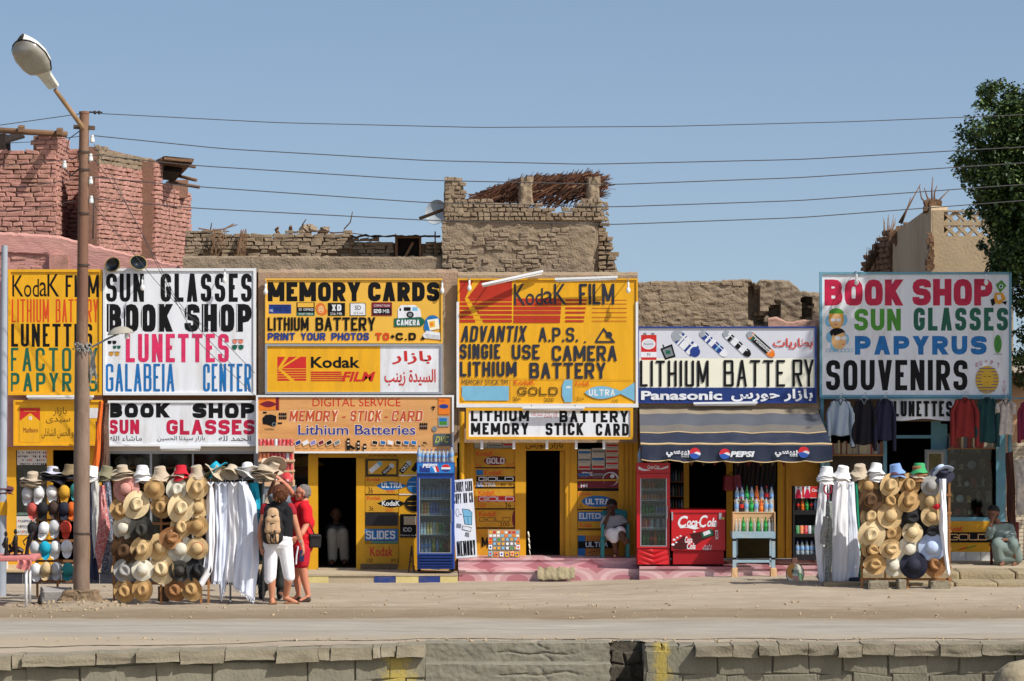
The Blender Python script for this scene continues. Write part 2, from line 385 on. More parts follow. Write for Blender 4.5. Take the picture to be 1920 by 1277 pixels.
def dust_mat():
 m = M('dusty earth', (168, 154, 133), .95, .13, 3.0, .55, 60, dirt=(134, 116, 92), dsc=1.6, damt=.7, stretch=(.4, 1.5, 1))
 t = m.node_tree; n = t.nodes; L = t.links.new                       # pebbles and trodden bits
 vo = n.new('ShaderNodeTexVoronoi'); vo.inputs['Scale'].default_value = 9; co = n['Texture Coordinate']
 L(co.outputs['Object'], vo.inputs['Vector'])
 mr = n.new('ShaderNodeMapRange'); mr.inputs[1].default_value = .05; mr.inputs[2].default_value = .16; mr.inputs[3].default_value = .45; mr.inputs[4].default_value = 0
 L(vo.outputs['Distance'], mr.inputs[0])
 b = n['Principled BSDF']; src = b.inputs['Base Color'].links[0].from_socket
 # band of loose, darker earth beside the carriageway
 sp = n.new('ShaderNodeSeparateXYZ'); L(co.outputs['Object'], sp.inputs[0])
 nn = n.new('ShaderNodeTexNoise'); nn.inputs['Scale'].default_value = 1.1; nn.inputs['Detail'].default_value = 8
 mpp = n.new('ShaderNodeMapping'); mpp.inputs['Scale'].default_value = (.6, 2.2, 1); L(co.outputs['Object'], mpp.inputs[0]); L(mpp.outputs[0], nn.inputs['Vector'])
 ad = n.new('ShaderNodeMath'); ad.operation = 'MULTIPLY_ADD'; ad.inputs[1].default_value = 2.6; L(nn.outputs['Fac'], ad.inputs[0]); L(sp.outputs[1], ad.inputs[2])
 cr = n.new('ShaderNodeValToRGB'); e = cr.color_ramp.elements
 m1 = n.new('ShaderNodeMapRange'); m1.inputs[1].default_value = -9.0; m1.inputs[2].default_value = -3.0; L(ad.outputs[0], m1.inputs[0])
 e[0].position = .12; e[0].color = (0, 0, 0, 1); e[1].position = .9; e[1].color = (0, 0, 0, 1)
 for p_, v in ((.3, .9), (.5, .75), (.70, .15)): k = e.new(p_); k.color = (v, v, v, 1)
 L(m1.outputs[0], cr.inputs[0])
 x = n.new('ShaderNodeMix'); x.data_type = 'RGBA'; x.inputs[7].default_value = lin((128, 110, 85)) + (1,)
 L(cr.outputs[0], x.inputs[0]); L(src, x.inputs[6])
 x2 = n.new('ShaderNodeMix'); x2.data_type = 'RGBA'; x2.inputs[7].default_value = lin((206, 192, 166)) + (1,)
 L(mr.outputs[0], x2.inputs[0]); L(x.outputs[2], x2.inputs[6]); L(x2.outputs[2], b.inputs['Base Color'])
 return m
DUST = dust_mat()
tag(mb.build('ground', DUST), None, None, kind='structure')
def road_mat():
 m = M('worn asphalt', (163, 155, 141), .95, .2, 4.0, .6, 60, dirt=(134, 124, 108), dsc=.9, damt=.65, stretch=(.2, 1.6, 1))
 t = m.node_tree; n = t.nodes; L = t.links.new; b = n['Principled BSDF']; co = n['Texture Coordinate']
 src = b.inputs['Base Color'].links[0].from_socket
 sp = n.new('ShaderNodeSeparateXYZ'); L(co.outputs['Object'], sp.inputs[0])
 nn = n.new('ShaderNodeTexNoise'); nn.inputs['Scale'].default_value = 1.7; nn.inputs['Detail'].default_value = 9
 mpp = n.new('ShaderNodeMapping'); mpp.inputs['Scale'].default_value = (.5, 1.2, 1); L(co.outputs['Object'], mpp.inputs[0]); L(mpp.outputs[0], nn.inputs['Vector'])
 ad = n.new('ShaderNodeMath'); ad.operation = 'MULTIPLY_ADD'; ad.inputs[1].default_value = 1.1; L(nn.outputs['Fac'], ad.inputs[0]); L(sp.outputs[1], ad.inputs[2])
 m1 = n.new('ShaderNodeMapRange'); m1.inputs[1].default_value = -12.6; m1.inputs[2].default_value = -7.6; L(ad.outputs[0], m1.inputs[0])
 cr = n.new('ShaderNodeValToRGB'); e = cr.color_ramp.elements
 e[0].position = .14; e[0].color = (1, 1, 1, 1); e[1].position = .97; e[1].color = (1, 1, 1, 1)
 for p_ in (.40, .70): k = e.new(p_); k.color = (0, 0, 0, 1)
 L(m1.outputs[0], cr.inputs[0])
 x = n.new('ShaderNodeMix'); x.data_type = 'RGBA'
 vg = n.new('ShaderNodeMix'); vg.data_type = 'RGBA'; vg.inputs[6].default_value = lin((172, 157, 133)) + (1,); vg.inputs[7].default_value = lin((142, 126, 102)) + (1,); L(m1.outputs[0], vg.inputs[0]); L(vg.outputs[2], x.inputs[7])   # blown sand and loose earth on the verges
 L(cr.outputs[0], x.inputs[0]); L(src, x.inputs[6]); L(x.outputs[2], b.inputs['Base Color'])
 return m
mb = MB()
rx = spread([(-60, -12, 8), (-12, 12, .2), (12, 60, 8)])
yn = lambda x: -12.2 + .8 * bend(max(x, -12)) + .12 * nz(x * .7, 4) + .05 * nz(x * 4, 2); yf = lambda x: -8.75 + .22 * nz(x * .5, 9) + .08 * nz(x * 3, 1)
rr = [[(x, y, (gz(x, y) if -13 < x < 13 else 0) + .008) for x in rx for y in [lerp(yn(x), yf(x), j / 40)]] for j in range(41)]
mb.add([p for r_ in rr for p in r_], [(j * len(rx) + i, j * len(rx) + i + 1, (j + 1) * len(rx) + i + 1, (j + 1) * len(rx) + i) for j in range(40) for i in range(len(rx) - 1)], True)
tag(mb.build('road', road_mat()), None, None, kind='structure')
mb = MB(); mb.box(-600, 600, -700, -13.3, -2.0, -1.7)
tag(mb.build('quay', M('quay paving', (150, 140, 120), .9, .1, 2, .3, 20)), None, None, kind='structure')
# small loose stones and litter on the ground read as ground cover
mb = MB()
for i in range(520):
 x = R.uniform(-8.5, 8.5); y = R.choice([R.uniform(-8.8, -5.9), R.uniform(-6.2, -2), R.uniform(-12.7, -12.1)]); s = R.uniform(.008, .03)
 mb.rbox((x, y, gz(x, y) + s * .25), (s * 1.5, s, s * .8), (R.random(), R.random(), R.random() * 6), jit=s * .15)
for i in range(110):
 a = R.random() * 6.28; d = R.random() ** .6; x = -6.02 + .75 * d * math.cos(a); y = -6.3 + .95 * d * math.sin(a); s = R.uniform(.012, .04)
 mb.rbox((x, y, gz(x, y) + s * .2), (s * 1.5, s, s * .8), (R.random(), R.random(), R.random() * 6), jit=s * .2)
tag(mb.build('pebbles', M('pebbles', (164, 146, 118), .95, .25, 9)), None, None, kind='stuff')
# ---------------------------------------------------------------- quay wall with coping stones and steps
def brick_face(mb, A, Bp, z0, top, bw, bh, depth, gap=.02, jit=.02, skip=None, nrm=None, ins=(.80, .72)):
 """a course-by-course face of jittered rough bricks between plan points A and B, bulging along the outward normal"""
 A = Vector((A[0], A[1], 0)); Bv = Vector((Bp[0], Bp[1], 0)); L_ = (Bv - A).length; d = (Bv - A) / L_
 n = Vector((d.y, -d.x, 0)) if nrm is None else Vector(nrm)
 z = z0; row = 0
 zmax = max(top(L_ * i / 20) for i in range(21))
 while z < zmax - bh * .3:
  h = bh * R.uniform(.85, 1.12); u = -bw * R.random()
  while u < L_:
   w_ = bw * R.uniform(.7, 1.25); u0, u1 = max(0, u), min(L_, u + w_); u += w_
   if u1 - u0 < bw * .12: continue
   um = (u0 + u1) / 2
   zt = top(um)
   if z + h * .55 > zt: continue
   if skip and skip(um, z + h / 2): continue
   dd = depth * R.uniform(.45, 1.15); g = gap * R.uniform(.6, 1.3); tl = R.uniform(-.12, .12) * h
   q = [(u0 + g / 2, z + g / 2 - tl), (u1 - g / 2, z + g / 2 + tl), (u1 - g / 2, z + h - g / 2 + tl), (u0 + g / 2, z + h - g / 2 - tl)]
   j = lambda: R.uniform(-jit, jit) * .5
   q = [(a + j(), b + j() * .6) for a, b in q]
   cx = sum(a for a, b in q) / 4; cz = sum(b for a, b in q) / 4
   inn = [(cx + (a - cx) * ins[0], cz + (b - cz) * ins[1]) for a, b in q]
   V = [A + d * a + Vector((0, 0, b)) - n * .05 for a, b in q] + [A + d * a + Vector((0, 0, b)) + n * (dd * .55) for a, b in q] + \
    [A + d * a + Vector((0, 0, b)) + n * (dd + j() * .5) for a, b in inn]
   F_ = [(8, 9, 10, 11)]
   for k in range(4):
    k2 = (k + 1) % 4; F_ += [(k, k2, 4 + k2, 4 + k), (4 + k, 4 + k2, 8 + k2, 8 + k)]
   mb.add(V, F_, False)
  z += h; row += 1
 return mb
qw = thing('quay_wall', 'low wall of pale dressed stone blocks along the near edge of the road, worn coping', 'wall', (0, WY, -1.7))
STONE = M('quay stone', (138, 129, 109), .95, .16, 3.5, .6, 28, dirt=(118, 110, 92), dsc=1.6, damt=.7)
def yellow_stain(m, spots, col):
 t = m.node_tree; n = t.nodes; L = t.links.new; b = n['Principled BSDF']; src = b.inputs['Base Color'].links[0].from_socket
 co = n['Texture Coordinate']; sp = n.new('ShaderNodeSeparateXYZ'); L(co.outputs['Object'], sp.inputs[0])
 for cx, hw in spots:
  s1 = n.new('ShaderNodeMath'); s1.operation = 'SUBTRACT'; s1.inputs[1].default_value = cx; L(sp.outputs[0], s1.inputs[0])
  ab = n.new('ShaderNodeMath'); ab.operation = 'ABSOLUTE'; L(s1.outputs[0], ab.inputs[0])
  nn = n.new('ShaderNodeTexNoise'); nn.inputs['Scale'].default_value = 5; nn.inputs['Detail'].default_value = 9; nn.inputs['Roughness'].default_value = .75; L(co.outputs['Object'], nn.inputs['Vector'])
  ad = n.new('ShaderNodeMath'); ad.operation = 'MULTIPLY_ADD'; ad.inputs[1].default_value = 3.4 * hw; L(nn.outputs['Fac'], ad.inputs[0]); L(ab.outputs[0], ad.inputs[2])
  mr = n.new('ShaderNodeMapRange'); mr.inputs[1].default_value = hw * 2.0; mr.inputs[2].default_value = hw * 2.6; mr.inputs[3].default_value = .55; mr.inputs[4].default_value = 0; L(ad.outputs[0], mr.inputs[0])
  x = n.new('ShaderNodeMix'); x.data_type = 'RGBA'; x.inputs[7].default_value = lin(col) + (1,)
  L(mr.outputs[0], x.inputs[0]); L(src, x.inputs[6]); src = x.outputs[2]
 L(src, b.inputs['Base Color'])
FACE = M('quay face', (124, 119, 102), .95, .16, 3.5, .7, 28, dirt=(112, 108, 92), dsc=1.6, damt=.75, stretch=(1, 1, .6))
yellow_stain(FACE, [(-1.38, .26), (1.83, .13)], (186, 160, 40))
mb = MB()
for a, b in ((-16, xl), (xr, 22)):
 brick_face(mb, (a, WY + bend(a)), (b, WY), -1.7, lambda u: -.15, .55, .27, .016, .009, .035, ins=(.95, .91))
mb.build('brick_face', FACE, qw).name = 'block_face'
mb = MB()
for a, b in ((-16, xl), (xr, 22)): mb.add([(x, y + bend(x), z) for z in (-1.7, -.05) for x, y in ((a, WY + .02), (b, WY + .02), (b, -12.6), (a, -12.6))], [(0, 3, 2, 1), (4, 5, 6, 7), (0, 1, 5, 4), (1, 2, 6, 5), (2, 3, 7, 6), (3, 0, 4, 7)])
mb.build('core', FACE, qw)
mb = MB(); x1_ = P(1301, 0, WY).x
for i in range(3): mb.rbox((lerp(xr, x1_, (i + .5) / 3), -12.72, -.085), ((x1_ - xr) / 3 - .006, .62 + .02 * i, .165), (0, 0, .02 * (i - 1)), .02, .012)
mb.build('top_course', FACE, qw)
mb = MB(); brick_face(mb, (xr, WY + .0), (xr, -12.32), -1.7, lambda u: -.02, .3, .25, .03, .014, .02, nrm=(-1, 0, 0)); mb.build('side_face', STONE, qw)
mb = MB(); brick_face(mb, (xs, -12.34), (xr, -12.34), -1.7, lambda u: -.12, .3, .2, .06, .02, .05); mb.box(xs - .02, xr + .02, -12.32, -12.1, -1.7, -.03); brick_face(mb, (xs, -12.34), (xs, -12.9), -1.7, lambda u: -.36, .25, .2, .04, .02, .04); mb.build('recess', M('dark rubble', (84, 78, 66), .95, .3, 8, .8, 24), qw)  # rubble coloured darker than the quay stone to paint in the recess's shade
def coping(pxs):
 for a, b in zip(pxs, pxs[1:]):
  if 797 < (a + b) / 2 < 1212: continue
  x0, x1 = P(a, 0, WY).x + .006, P(b, 0, WY).x - .006
  h = R.uniform(.12, .16); out = R.uniform(.08, .17); zt = R.uniform(-.005, .02)
  if 1200 < a < 1300: continue
  bm = bmesh.new(); bmesh.ops.create_cube(bm, size=1)
  for v in bm.verts:
   v.co = Vector(((x0 + x1) / 2 + v.co.x * (x1 - x0), 0, 0)) + Vector((0, -12.62 + bend((x0 + x1) / 2 + v.co.x * (x1 - x0)) - .5 * (.43 + out) + v.co.y * (.43 + out), zt - h / 2 + v.co.z * h))
  bmesh.ops.subdivide_edges(bm, edges=list(bm.edges), cuts=5, use_grid_fill=True)
  for v in bm.verts:
   p = v.co; e = min(p.x - x0, x1 - p.x)
   k = .02 if e > .04 else .032
   v.co = p + Vector((k * .6 * nz(p.x * 9, p.y * 9, p.z * 9), k * nz(p.x * 6, p.y * 7, p.z * 9 + 7), k * .8 * nz(p.x * 5, p.y * 6, p.z * 9 + 3)))
   if p.y - bend(p.x) < -12.9 - out and p.z < zt - h * .6 and nz(a * .3, 5) > -.2: v.co.y += .05 * abs(nz(p.x * 4, 1, 2))
  m_ = MB(); m_.add([v.co.copy() for v in bm.verts], [[v.index for v in f.verts] for f in bm.faces], True); bm.free()
  m_.build('coping_stone', STONE, qw)
coping([-1000, -860, -750, -620, -510, -380, -300, -170, -70, 58, 76, 204, 275, 352, 432, 525, 602, 622, 700, 716, 745, 798])
coping([1302, 1372, 1422, 1460, 1515, 1570, 1615, 1676, 1760, 1840, 1925, 2010, 2120, 2200, 2330, 2440, 2580, 2700, 2860, 3000, 3140, 3300])
st = thing('stone_steps', 'cracked grey stone steps leading down from the road through the gap in the low wall', 'steps', ((xl + xr) / 2, WY, -1.7))
STEP = M('step stone', (132, 126, 110), .95, .14, 2.6, .8, 16, dirt=(112, 108, 94), dsc=1.5, damt=.7)
for i in range(5):
 y0 = -12.72 - .33 * i; zt = .004 - .235 * i
 mb = MB()
 def fs(u, v):
  x = lerp(xl + .006, xs - .02 - .05 * nz(i * 3, v * 4) * (v > .4), u); c = .010 * nz(x * 5, i * 3, v * 3) + .006 * nz(x * 15, i, v * 9)
  if v < .4: y, z = y0 - .30 * (.4 - v) / .4 * 0 + (.4 - v) / .4 * .34, zt          # tread behind the nose
  else: y, z = y0, lerp(zt, zt - .26, (v - .4) / .6)
  crack = .016 * max(0, 1 - abs(u - .62 - .12 * (v - .5) - .05 * nz(v * 6, i)) * 60) + .025 * max(0, 1 - abs(v - .7 - .15 * nz(u * 6, i + 3)) * 26) * ss(.3, .5, u) * ss(.95, .7, u)
  return (x, y + c + crack, z + .9 * c - (crack * .3 if v < .4 else 0))
 mb.grid(fs, 110, 26); mb.build('step', STEP, st)
mb = MB(); mb.box(xl + .01, xs - .06, -12.66, -12.40, -1.7, -.06); mb.build('foundation', STEP, st)
bo = MB(); c0 = P(1925, 1277, WY - .55)
def bl(u, v):
 a = u * 6.2832; d = Vector((math.cos(a), math.sin(a), 0)); r_, z = pl([(0, 0), (.12, .17), (.25, .3), (.4, .38), (1, .5)], v), pl([(0, .26), (.12, .23), (.25, .13), (.4, -.05), (1, -1.3)], v)
 k = 1 + .14 * nz(d.x * 1.5, d.y * 1.5, z * 2) + .05 * nz(d.x * 6, d.y * 6, z * 6)
 return c0 + Vector((d.x * r_ * k * 1.1, d.y * r_ * k * .9, z + .03 * nz(d.x * 4 * r_, d.y * 4 * r_, 3)))
bo.grid(bl, 40, 30)
tag(bo.build('boulder', M('boulder', (150, 138, 112), .95, .2, 5, .9, 14), None, c0), 'rounded pale boulder rising before the low quay wall, right edge', 'boulder')
# ---------------------------------------------------------------- mud-brick houses behind the signs
PINK = M('pink limewash', (182, 134, 120), .95, .2, 12, .6, 50, dirt=(140, 110, 88), dsc=3.4, damt=.95)
PINKP = M('pink plaster', (188, 138, 128), .95, .09, 4, .5, 22, dirt=(196, 158, 140), dsc=2.5, damt=.5, stretch=(.5, .5, 2))
MORT = M('mud mortar', (140, 106, 88), .95, .2, 8, .5, 40)
MUDB = M('mud brick', (142, 125, 103), .95, .24, 11, .7, 38, dirt=(128, 106, 80), dsc=3, damt=.6)
MUDP = M('mud plaster', (142, 126, 105), .95, .14, 7, 1.0, 30, dirt=(132, 112, 86), dsc=1.7, damt=.55)
TIMB = M('grey timber', (120, 92, 68), .9, .25, 5, .5, 30, stretch=(.4, 3, 3))
DARKT = M('tarred board', (52, 42, 36), .9, .3, 6, .3, 30)
VOID = M('dark void', (22, 17, 14), 1.0, .2, 4)  # near-black colour stands in for the shade inside the window opening
def PX(px, Y): return P(px, 0, Y).x
def PZ(py, Y): return P(0, py, Y).z
def profile(pts, Y): return lambda x: pl([(PX(a, Y), PZ(b, Y)) for a, b in pts], x)
def rough_prism(mb, outline, y0, y1):
 mb.prism(outline, y0, y1)
def relief(mb, x0, x1, z0, top, Y, du=.035, amp=.03, back=.3, fr=(1.3, 6), hole=None):
 """uneven plastered face with a ragged top"""
 nu = int((x1 - x0) / du); zm = max(top(x0 + (x1 - x0) * i / 40) for i in range(41)); nv = max(4, int((zm - z0) / du))
 def f(u, v):
  x = lerp(x0, x1, u); zt = top(x) + .018 * nz(x * 11, 4) + .012 * nz(x * 27, 9); z = lerp(z0, zt, v)
  y = Y + amp * nz(x * fr[0], z * fr[0], 2) + amp * .5 * nz(x * fr[1], z * fr[1] * 1.6, 5) + amp * .28 * nz(x * 18, z * 22, 8)
  if hole: y += hole(x, z)
  if v > .985: y += .05
  return (x, y, z)
 mb.grid(f, nu, nv, True)
# pink house, left
ph = thing('pink_house', 'ruined pink painted mud-brick house rising behind the yellow and white boards at the left', 'house', (PX(180, 2.5), 2.5, 0))
mb = MB(); core = MB(); bt = MB()
x0, x1 = PX(-60, 2.0), PX(106, 2.0)
tp = profile([(-60, 284), (62, 284), (62.5, 255), (106, 255)], 2.0)
brick_face(mb, (x0, 2.0), (x1, 2.0), PZ(442, 2.0), lambda u: tp(x0 + u), .23, .078, .03, .012, .03, ins=(.86, .74))
core.prism([(x0, 2.6), (x1, 2.6), (x1, tp(x1)), (PX(62.3, 2), tp(x1)), (PX(62.3, 2), tp(x0)), (x0, tp(x0))], 2.02, 2.45)
def face(Aq, Bq, ztopA, ztopB, zb, th=.3, bw=.23, bh=.078, bare=0):
 A, Bv = Vector(Aq), Vector(Bq); L_ = (Bv - A).length
 brick_face(mb, A, Bv, zb, lambda u: lerp(ztopA, ztopB, u / L_) - bare, bw, bh, .028, .012, .03, ins=(.86, .74))
 if bare: brick_face(bt, A, Bv, min(ztopA, ztopB) - bare, lambda u: lerp(ztopA, ztopB, u / L_) + .03 * nz(u * 4, 2), bw, bh, .028, .012, .03, ins=(.86, .74))
 d = (Bv - A) / L_; n = Vector((d.y, -d.x)); q = [A - n * .02, Bv - n * .02, Bv - n * th, A - n * th]
 core.add([(p.x, p.y, z) for z in (2.6,) for p in q] + [(q[0].x, q[0].y, ztopA), (q[1].x, q[1].y, ztopB), (q[2].x, q[2].y, ztopB), (q[3].x, q[3].y, ztopA)],
    [(0, 1, 2, 3), (4, 5, 6, 7), (0, 1, 5, 4), (1, 2, 6, 5), (2, 3, 7, 6), (3, 0, 4, 7)])
def at(px, Y): return (PX(px, Y), Y)
face(at(106, 2.0), at(128, 4.2), PZ(256, 2), PZ(262, 4.2), PZ(470, 3))              # return of the front wall
face(at(126, 4.2), at(190, 4.2), PZ(280, 4.2), PZ(277, 4.2), PZ(470, 4.2))          # set-back bay behind the lamp post
face(at(184, 2.4), at(284, 5.6), PZ(275, 2.4), PZ(300, 5.6), PZ(475, 3), bare=.22)            # oblique side wall
face(at(290, 4.9), at(303, 5.4), PZ(303, 4.9), PZ(306, 5.4), PZ(490, 5))            # pier
face(at(303, 5.6), at(357, 8.0), PZ(345, 5.6), PZ(362, 8.0), PZ(505, 6.5))
mb.build('brick_face', PINK, ph); bt.build('bare_brick_top', MUDB, ph); core.build('wall', MORT, ph)
# lower plastered band with its sloping top
mb = MB(); tb = profile([(-60, 432), (60, 438), (110, 442), (185, 462), (330, 497), (362, 512)], 1.5)
relief(mb, PX(-60, 1.5), PX(362, 1.5), PZ(560, 1.5), tb, 1.5, .04, .02, hole=lambda x, z: .05 * ss(.0, .03, tb(x) - .32 - z) * ss(PX(95, 1.5), PX(85, 1.5), x))
mb.build('plaster_band', PINKP, ph)
mb = MB(); brick_face(mb, at(-60, 1.56), at(92, 1.56), PZ(530, 1.5), lambda u: PZ(475, 1.5), .27, .09, .03, .02, .03)
mb.box(PX(93, 1.5), PX(128, 1.5), 1.45, 1.6, PZ(540, 1.5), PZ(478, 1.5)); mb.build('brick_face', PINK, ph)
mb = MB(); mb.box(PX(-60, 1.7), PX(355, 1.7), 1.62, 1.9, 2.6, PZ(520, 1.7)); mb.build('wall', MORT, ph)
# timber beams, roof boards, openings under the roof
for (a, b, ya, yb, Y, h) in ((-40, 126, 242, 252, 1.9, .07),):
 m_ = MB(); A, Bq = P(a, ya, Y), P(b, yb, Y); m_.tube([A, Bq], .05, 6); m_.build('roof_beam', TIMB, ph)
for px in (40, 112):
 m_ = MB(); m_.rbox(P(px, 241 if px < 80 else 246, 1.7), (.10, .5, .09), (.1, 0, .1), .01); m_.build('beam_end', TIMB, ph)
m_ = MB(); m_.rbox(P(10, 262, 2.6), (.5, .8, .05), (.1, -.3, .3), .01); m_.rbox(P(-20, 270, 2.5), (.6, .7, .3)); m_.build('roof_board', DARKT, ph)
for c, s, r_ in ((P(327, 302, 5.8), (.5, 1.3, .06), (0, .08, .2)), (P(318, 316, 6.2), (.5, 1.6, .06), (-.15, .12, .25)), (P(318, 322, 6.4), (.3, 1.0, .14), (-.1, .1, .2))):
 m_ = MB(); m_.rbox(c, s, r_, .008, .01); m_.build('roof_board', TIMB if s[2] < .1 else DARKT, ph)
for A, Bq in ((P(300, 300, 5.2), P(366, 313, 5.6)), (P(335, 330, 6.5), P(368, 338, 6.2)), (P(320, 342, 6.0), P(374, 351, 5.8)), (P(192, 283, 5.0), P(290, 303, 5.4))):
 m_ = MB(); m_.tube([A, Bq], .03, 6); m_.build('roof_beam', TIMB, ph)
m_ = MB(); m_.rbox(P(331, 356, 7.2), (.32, .5, .30), (0, 0, .2), 0, .02); m_.build('loose_block', MORT, ph)
# long low mud-brick house, middle left
mh = thing('mud_house', 'long low mud-brick house with a crumbling parapet between the pink ruin and the tall tower', 'house', (PX(590, 1.6), 1.6, 0))
Y = 1.6
tpr = profile([(345, 440), (360, 428), (450, 437), (520, 441), (540, 434), (600, 436), (640, 440), (648, 428), (656, 430), (662, 448), (835, 452)], Y)
mb = MB(); a, b = PX(347, Y), PX(834, Y)
win = (PX(746, Y), PX(786, Y), PZ(482, Y), PZ(447, Y))
holes = [(PX(p, Y), PZ(475, Y)) for p in (384, 408, 436, 462, 487, 510, 560, 612, 634, 664)]
brick_face(mb, (a, Y), (b, Y), PZ(482, Y), lambda u: tpr(a + u) + .02 * nz(u * 9, 1), .16, .062, .03, .008, .036, ins=(.86, .74),
   skip=lambda u, z: (win[0] - .05 < a + u < win[1] + .05 and z > win[2]) or any(abs(a + u - hx) < .07 and abs(z - hz) < .05 for hx, hz in holes))
mb.build('brick_face', MUDB, mh)
mb = MB(); mb.prism([(a, 2.6)] + [(b, 2.6)] + [(x, tpr(x) - .05) for x in [b - (b - a) * i / 60 for i in range(61)]], Y + .03, Y + .5); mb.build('wall', M('mud core', (112, 92, 70), .95, .2, 6, .6, 30), mh)
mb = MB(); relief(mb, PX(343, 1.35), PX(836, 1.35), PZ(640, 1.35), profile([(343, 480), (836, 480)], 1.35), 1.35, .035, .03); mb.build('plaster_face', MUDP, mh)
mb = MB(); mb.box(PX(343, 1.35), PX(836, 1.35), 1.37, 1.7, 2.6, PZ(482, 1.35)); mb.build('ledge', MUDP, mh)
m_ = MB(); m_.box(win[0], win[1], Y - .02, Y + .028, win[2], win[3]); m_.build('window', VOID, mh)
fr = MB(); t_ = .035
for q in ((win[0] - t_, win[0], win[2], win[3] + t_), (win[1], win[1] + t_, win[2], win[3] + t_), (win[0], win[1], win[3], win[3] + t_), (win[0], win[1], win[2] - t_, win[2])):
 fr.box(q[0], q[1], Y - .06, Y + .02, q[2], q[3])
fr.build('window_frame', TIMB, mh)
m_ = MB(); m_.rbox(P(766, 470, Y - .05), (.04, .04, .3), (0, .5, 0)); m_.build('loose_stick', TIMB, mh)
m_ = MB()
m_.grid(lambda u, v: P(lerp(656, 826, u), 441 + 3 * nz(u * 9, v) + v * 4, lerp(1.2, 2.6, v)) + Vector((0, 0, .02 * nz(u * 20, v * 3))), 40, 4, False); m_.build('roof_sheet', DARKT, mh)
for px, h in ((742, 441), (816, 437), (657, 440)):
 m_ = MB(); m_.tube([P(px, 480, 1.45), P(px, h - 3, 1.45)], .012, 5); m_.build('prop', TIMB, mh)
# sticks, stumps and rubble on the parapet
stk = [((392, 440), (397, 418)), ((398, 432), (445, 421)), ((372, 428), (430, 434)), ((545, 438), (545, 424)), ((523, 440), (522, 426)), ((569, 436), (574, 411)), ((645, 430), (661, 397)), ((438, 420), (415, 436)), ((545, 436), (625, 436)), ((620, 437), (680, 440))]
for (a_, b_) in stk:
 A, Bq = P(*a_, 1.8 + R.random() * .3), P(*b_, 1.7 + R.random() * .3)
 m_ = MB(); mid = (A + Bq) / 2 + Vector((R.uniform(-.04, .04), 0, R.uniform(-.03, .05)))
 r_ = .035 if b_[0] in (545, 522) and a_[0] in (545, 523) else .012
 m_.tube([A, mid, Bq], [r_, r_ * .9, r_ * .6], 5); m_.build('stick', TIMB, mh)
m_ = MB(); q = P(590, 432, 1.9)
for i in range(14): m_.rbox(q + Vector((R.uniform(-.18, .18), R.uniform(-.1, .1), R.uniform(-.04, .05))), (.12, .1, .06), (R.random(), R.random(), R.random() * 3), 0, .015)
m_.build('rubble', MUDB, mh)
m_ = MB()
for i in range(40):                                                        # dry twigs hanging over the parapet
 x = R.choice([R.uniform(395, 425), R.uniform(450, 462)]); A = P(x, R.uniform(428, 440), 1.5)
 m_.tube([A, A + Vector((R.uniform(-.05, .05), -.06, -.12)), A + Vector((R.uniform(-.12, .06), -.09, R.uniform(-.5, -.2)))], .006, 4)
m_.build('dry_twigs', TIMB, mh)
# tall mud tower with thatch
tw = thing('mud_tower', 'tall square mud-brick tower house with a brick parapet and a broken right edge', 'house', (PX(985, 1.3), 1.3, 0))
Y = 1.3; a, b = PX(829, Y), PX(1122, Y)
tpt = profile([(829, 412), (1122, 412)], Y)
mb = MB()
crack = profile([(0, 0), (1, 0)], Y)
def crk(x, z):
 c = PX(1118, Y) - .02 * math.sin(z * 9) - .05 * nz(z * 3, 2)
 return .16 * max(0, 1 - abs(x - c) / .045)
relief(mb, a, b, PZ(640, Y), tpt, Y, .03, .045, hole=crk); mb.build('plaster_face', MUDP, tw)
mb = MB(); brick_face(mb, (a, Y + .012), (b - .05, Y + .012), PZ(525, Y), lambda u: PZ(412, Y), .16, .072, .03, .006, .045, skip=lambda u, z: nz(u * 1.8, z * 2.4, 9) + .5 * nz(u * 6, z * 8, 3) > .08, ins=(.78, .62)); mb.build('brick_face', MUDP, tw)
mb = MB(); mb.box(a, b, Y + .06, Y + 2.4, 2.62, PZ(413, Y)); mb.build('wall', MUDP, tw)
mb = MB(); tq = profile([(829, 333), (868, 335), (872, 372), (925, 376), (960, 378), (995, 383), (1030, 387), (1036, 395), (1075, 392), (1078, 376), (1125, 374), (1134, 392)], Y)
a2 = PX(833, Y); b2 = PX(1128, Y)
brick_face(mb, (a2, Y - .02), (b2, Y - .02), PZ(414, Y), lambda u: tq(a2 + u) + .03 * nz(u * 11, 7), .11, .072, .045, .011, .028, ins=(.84, .76))
brick_face(mb, at(1122, Y), at(1142, Y), PZ(414, Y), lambda u: PZ(380, Y), .13, .08, .05, .016, .04)
br = profile([(1118, 395), (1140, 410), (1146, 440), (1156, 470), (1168, 505), (1172, 540)], Y)
u0 = PX(1121, Y); zr = [(PZ(p, Y), PX(q, Y)) for q, p in ((1132, 400), (1140, 425), (1150, 455), (1158, 480), (1168, 510), (1172, 545), (1172, 640))]
zr = zr[::-1]
for dy, dx, m1 in ((.25, 0, 0), (.9, .02, .1)):
 brick_face(mb, (u0, Y + dy), (u0 + .55, Y + dy), PZ(600, Y), lambda u: PZ(395, Y), .15, .08, .07, .018, .03, skip=lambda u, z: u0 + u > pl(zr, z) + dx - .02)
mb.build('brick_face', MUDB, tw)
mb = MB()
ol = [(u0 - .05, 2.63), (pl(zr, 2.63) - .05, 2.63)] + [(x - .07, z) for z, x in zr] + [(u0 - .05, PZ(398, Y))]
mb.prism(ol, Y + .3, Y + 2.3); mb.prism([(a2, PZ(416, Y)), (b2, PZ(416, Y))] + [(x, tq(x) - .06) for x in [b2 - (b2 - a2) * i / 60 for i in range(61)]], Y + .0, Y + .28); mb.build('core', MUDB, tw)
